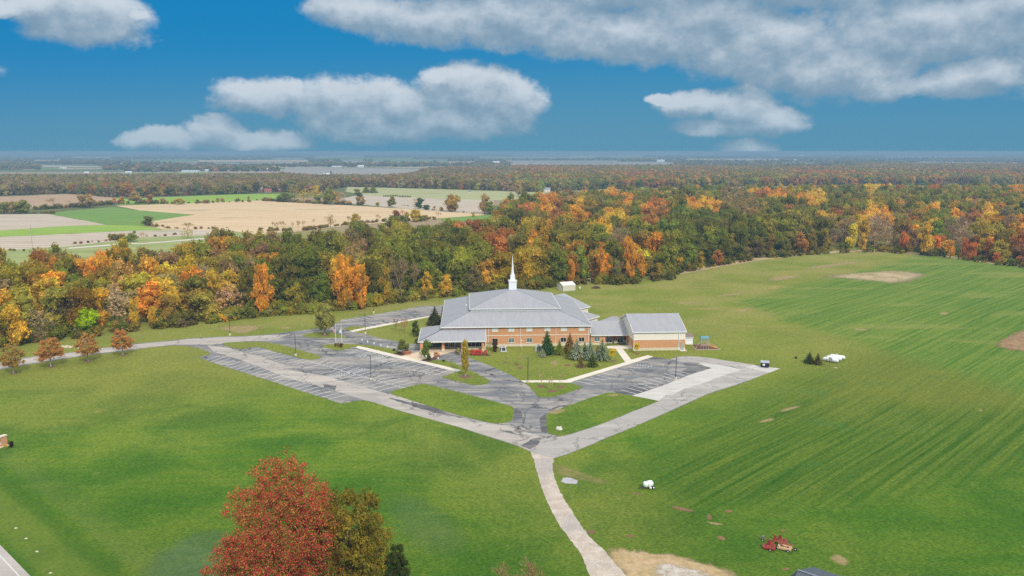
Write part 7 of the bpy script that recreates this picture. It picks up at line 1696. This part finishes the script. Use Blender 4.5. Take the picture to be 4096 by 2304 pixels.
# scattered woods and tree lines to the horizon, as rows with field gaps between
def inquad(px, py):
    for (a, b, c_, d_) in STRIPS:
        if a < px < b and c_ - 1 < py < d_ + 7: return True
    for (a, b, c_, d_) in ((1110, 1900, 668, 702), (2040, 2700, 648, 668), (130, 395, 658, 672), (430, 2048, 651, 657), (3820, 4700, 660, 676), (160, 420, 664, 682), (1690, 1880, 616, 622), (40, 245, 638, 644), (910, 1330, 686, 693), (500, 900, 689, 697)):
        if a < px < b and c_ < py < d_: return True
    return False
y = 2300.0
while y < 19000:
    st = 13 + y * .0042; x = -.74 * y
    while x < .74 * y:
        xx, yy = x + (rng.random() - .5) * st, y + (rng.random() - .5) * st * 1.5
        px, pb = proj(xx, yy, 0); _, pt_ = proj(xx, yy, 15)
        ok_ = pt_ < np.interp(px, b1[:, 0], b1[:, 1]) + 3 and not inquad(px, pb)
        n_ = mnoise.noise(Vector((xx * .0011, yy * .0032, 7))) + .5 * mnoise.noise(Vector((xx * .004, yy * .009, 2)))
        if ok_ and n_ > (.0 if y > 3600 else .06):
            q = rng.random(); key = 'br' if q < .32 else 'dg' if q < .62 else 'rb' if q < .68 else 'ol' if q < .85 else 'gr'
            add_far(xx, yy, 12 + 6 * rng.random(), (12 + 6 * rng.random()) * (1 + y / 7000), vary(key))
        x += st
    y += st * (1.15 + y / 6000)
instancer('far_woods', P, ro, sl_, ix, tn, cF, 'hazy brown and green woodland reaching to the horizon')
# hedgerows between the fields
P, ro, sl_, ix, tn = [], [], [], [], []
def hedge(key, pl_, h, den=1.0, c_=('dg', 'ol', 'br')):
    q = kk(key, *pl_); w_ = [Vector(gp(*p)) for p in q]
    for a, b in zip(w_, w_[1:]):
        n_ = int((b - a).length / 2.6 * den)
        for i in range(n_):
            p = a.lerp(b, rng.random()); hh_ = h * (.6 + .8 * rng.random()); P.append((p.x + rng.normal() * 1.2, p.y + rng.normal() * 2, -.1)); ro.append(rng.random() * 6.28); sl_.append((hh_ * 1.6, hh_ * 1.6, hh_)); ix.append(int(rng.integers(0, 2))); tn.append(vary(c_[int(rng.integers(0, len(c_)))]))
hedge('A', ((-600, 700), (330, 655), (760, 628), (1240, 590), (1700, 590)), 4.2); hedge('A', ((1700, 592), (2576, 570)), 2.0, .7); hedge('A', ((230, 690), (560, 690)), 2.6, 1, ('br', 'ol')); hedge('B', ((0, 558), (600, 590), (960, 602)), 3.4)
hedge('A', ((1100, 950), (1290, 950)), 4, 1, ('br', 'ol')); hedge('A', ((1520, 815), (1850, 850), (2300, 835)), 1.6, .8, ('br', 'ol')); hedge('A', ((720, 1000), (1100, 965), (1500, 925), (1800, 905)), 1.3, .8, ('br', 'ru')); hedge('B', ((0, 868), (500, 860), (700, 830), (1000, 795), (1340, 768), (1800, 750)), 2.4, 1.0, ('ol', 'br', 'g'))
hedge('B', ((1420, 600), (1900, 665), (2250, 690)), 1.2, .5); hedge('B', ((1340, 770), (1720, 765)), 4.5, 1.2, ('dg', 'ol')); hedge('A', ((-200, 1075), (330, 1060)), 1.5, .5, ('g', 'ol'))
instancer('hedgerow', P, ro, sl_, ix, tn, cS, 'scrubby hedgerows between the farm fields')

# ------------------------------------------------------------------ haze
hz_ = MB().box(-46000, 46000, -700, 61000, -1.0, CAMZ + 1.5)
hm_, hn, ho = new_mat('haze')
pv = hn.new('ShaderNodeVolumePrincipled'); pv.inputs['Color'].default_value = (.37, .60, .80, 1); pv.inputs['Density'].default_value = .00023; pv.inputs['Anisotropy'].default_value = 0.0
hn.l.new(pv.outputs[0], ho.inputs['Volume'])
hm_.cycles.homogeneous_volume = True if hasattr(hm_.cycles, 'homogeneous_volume') else False
tag(hz_.build('haze', hm_), kind='stuff')
print('forest', len(forest), 'ind', len(ind), 'far', len(tn))
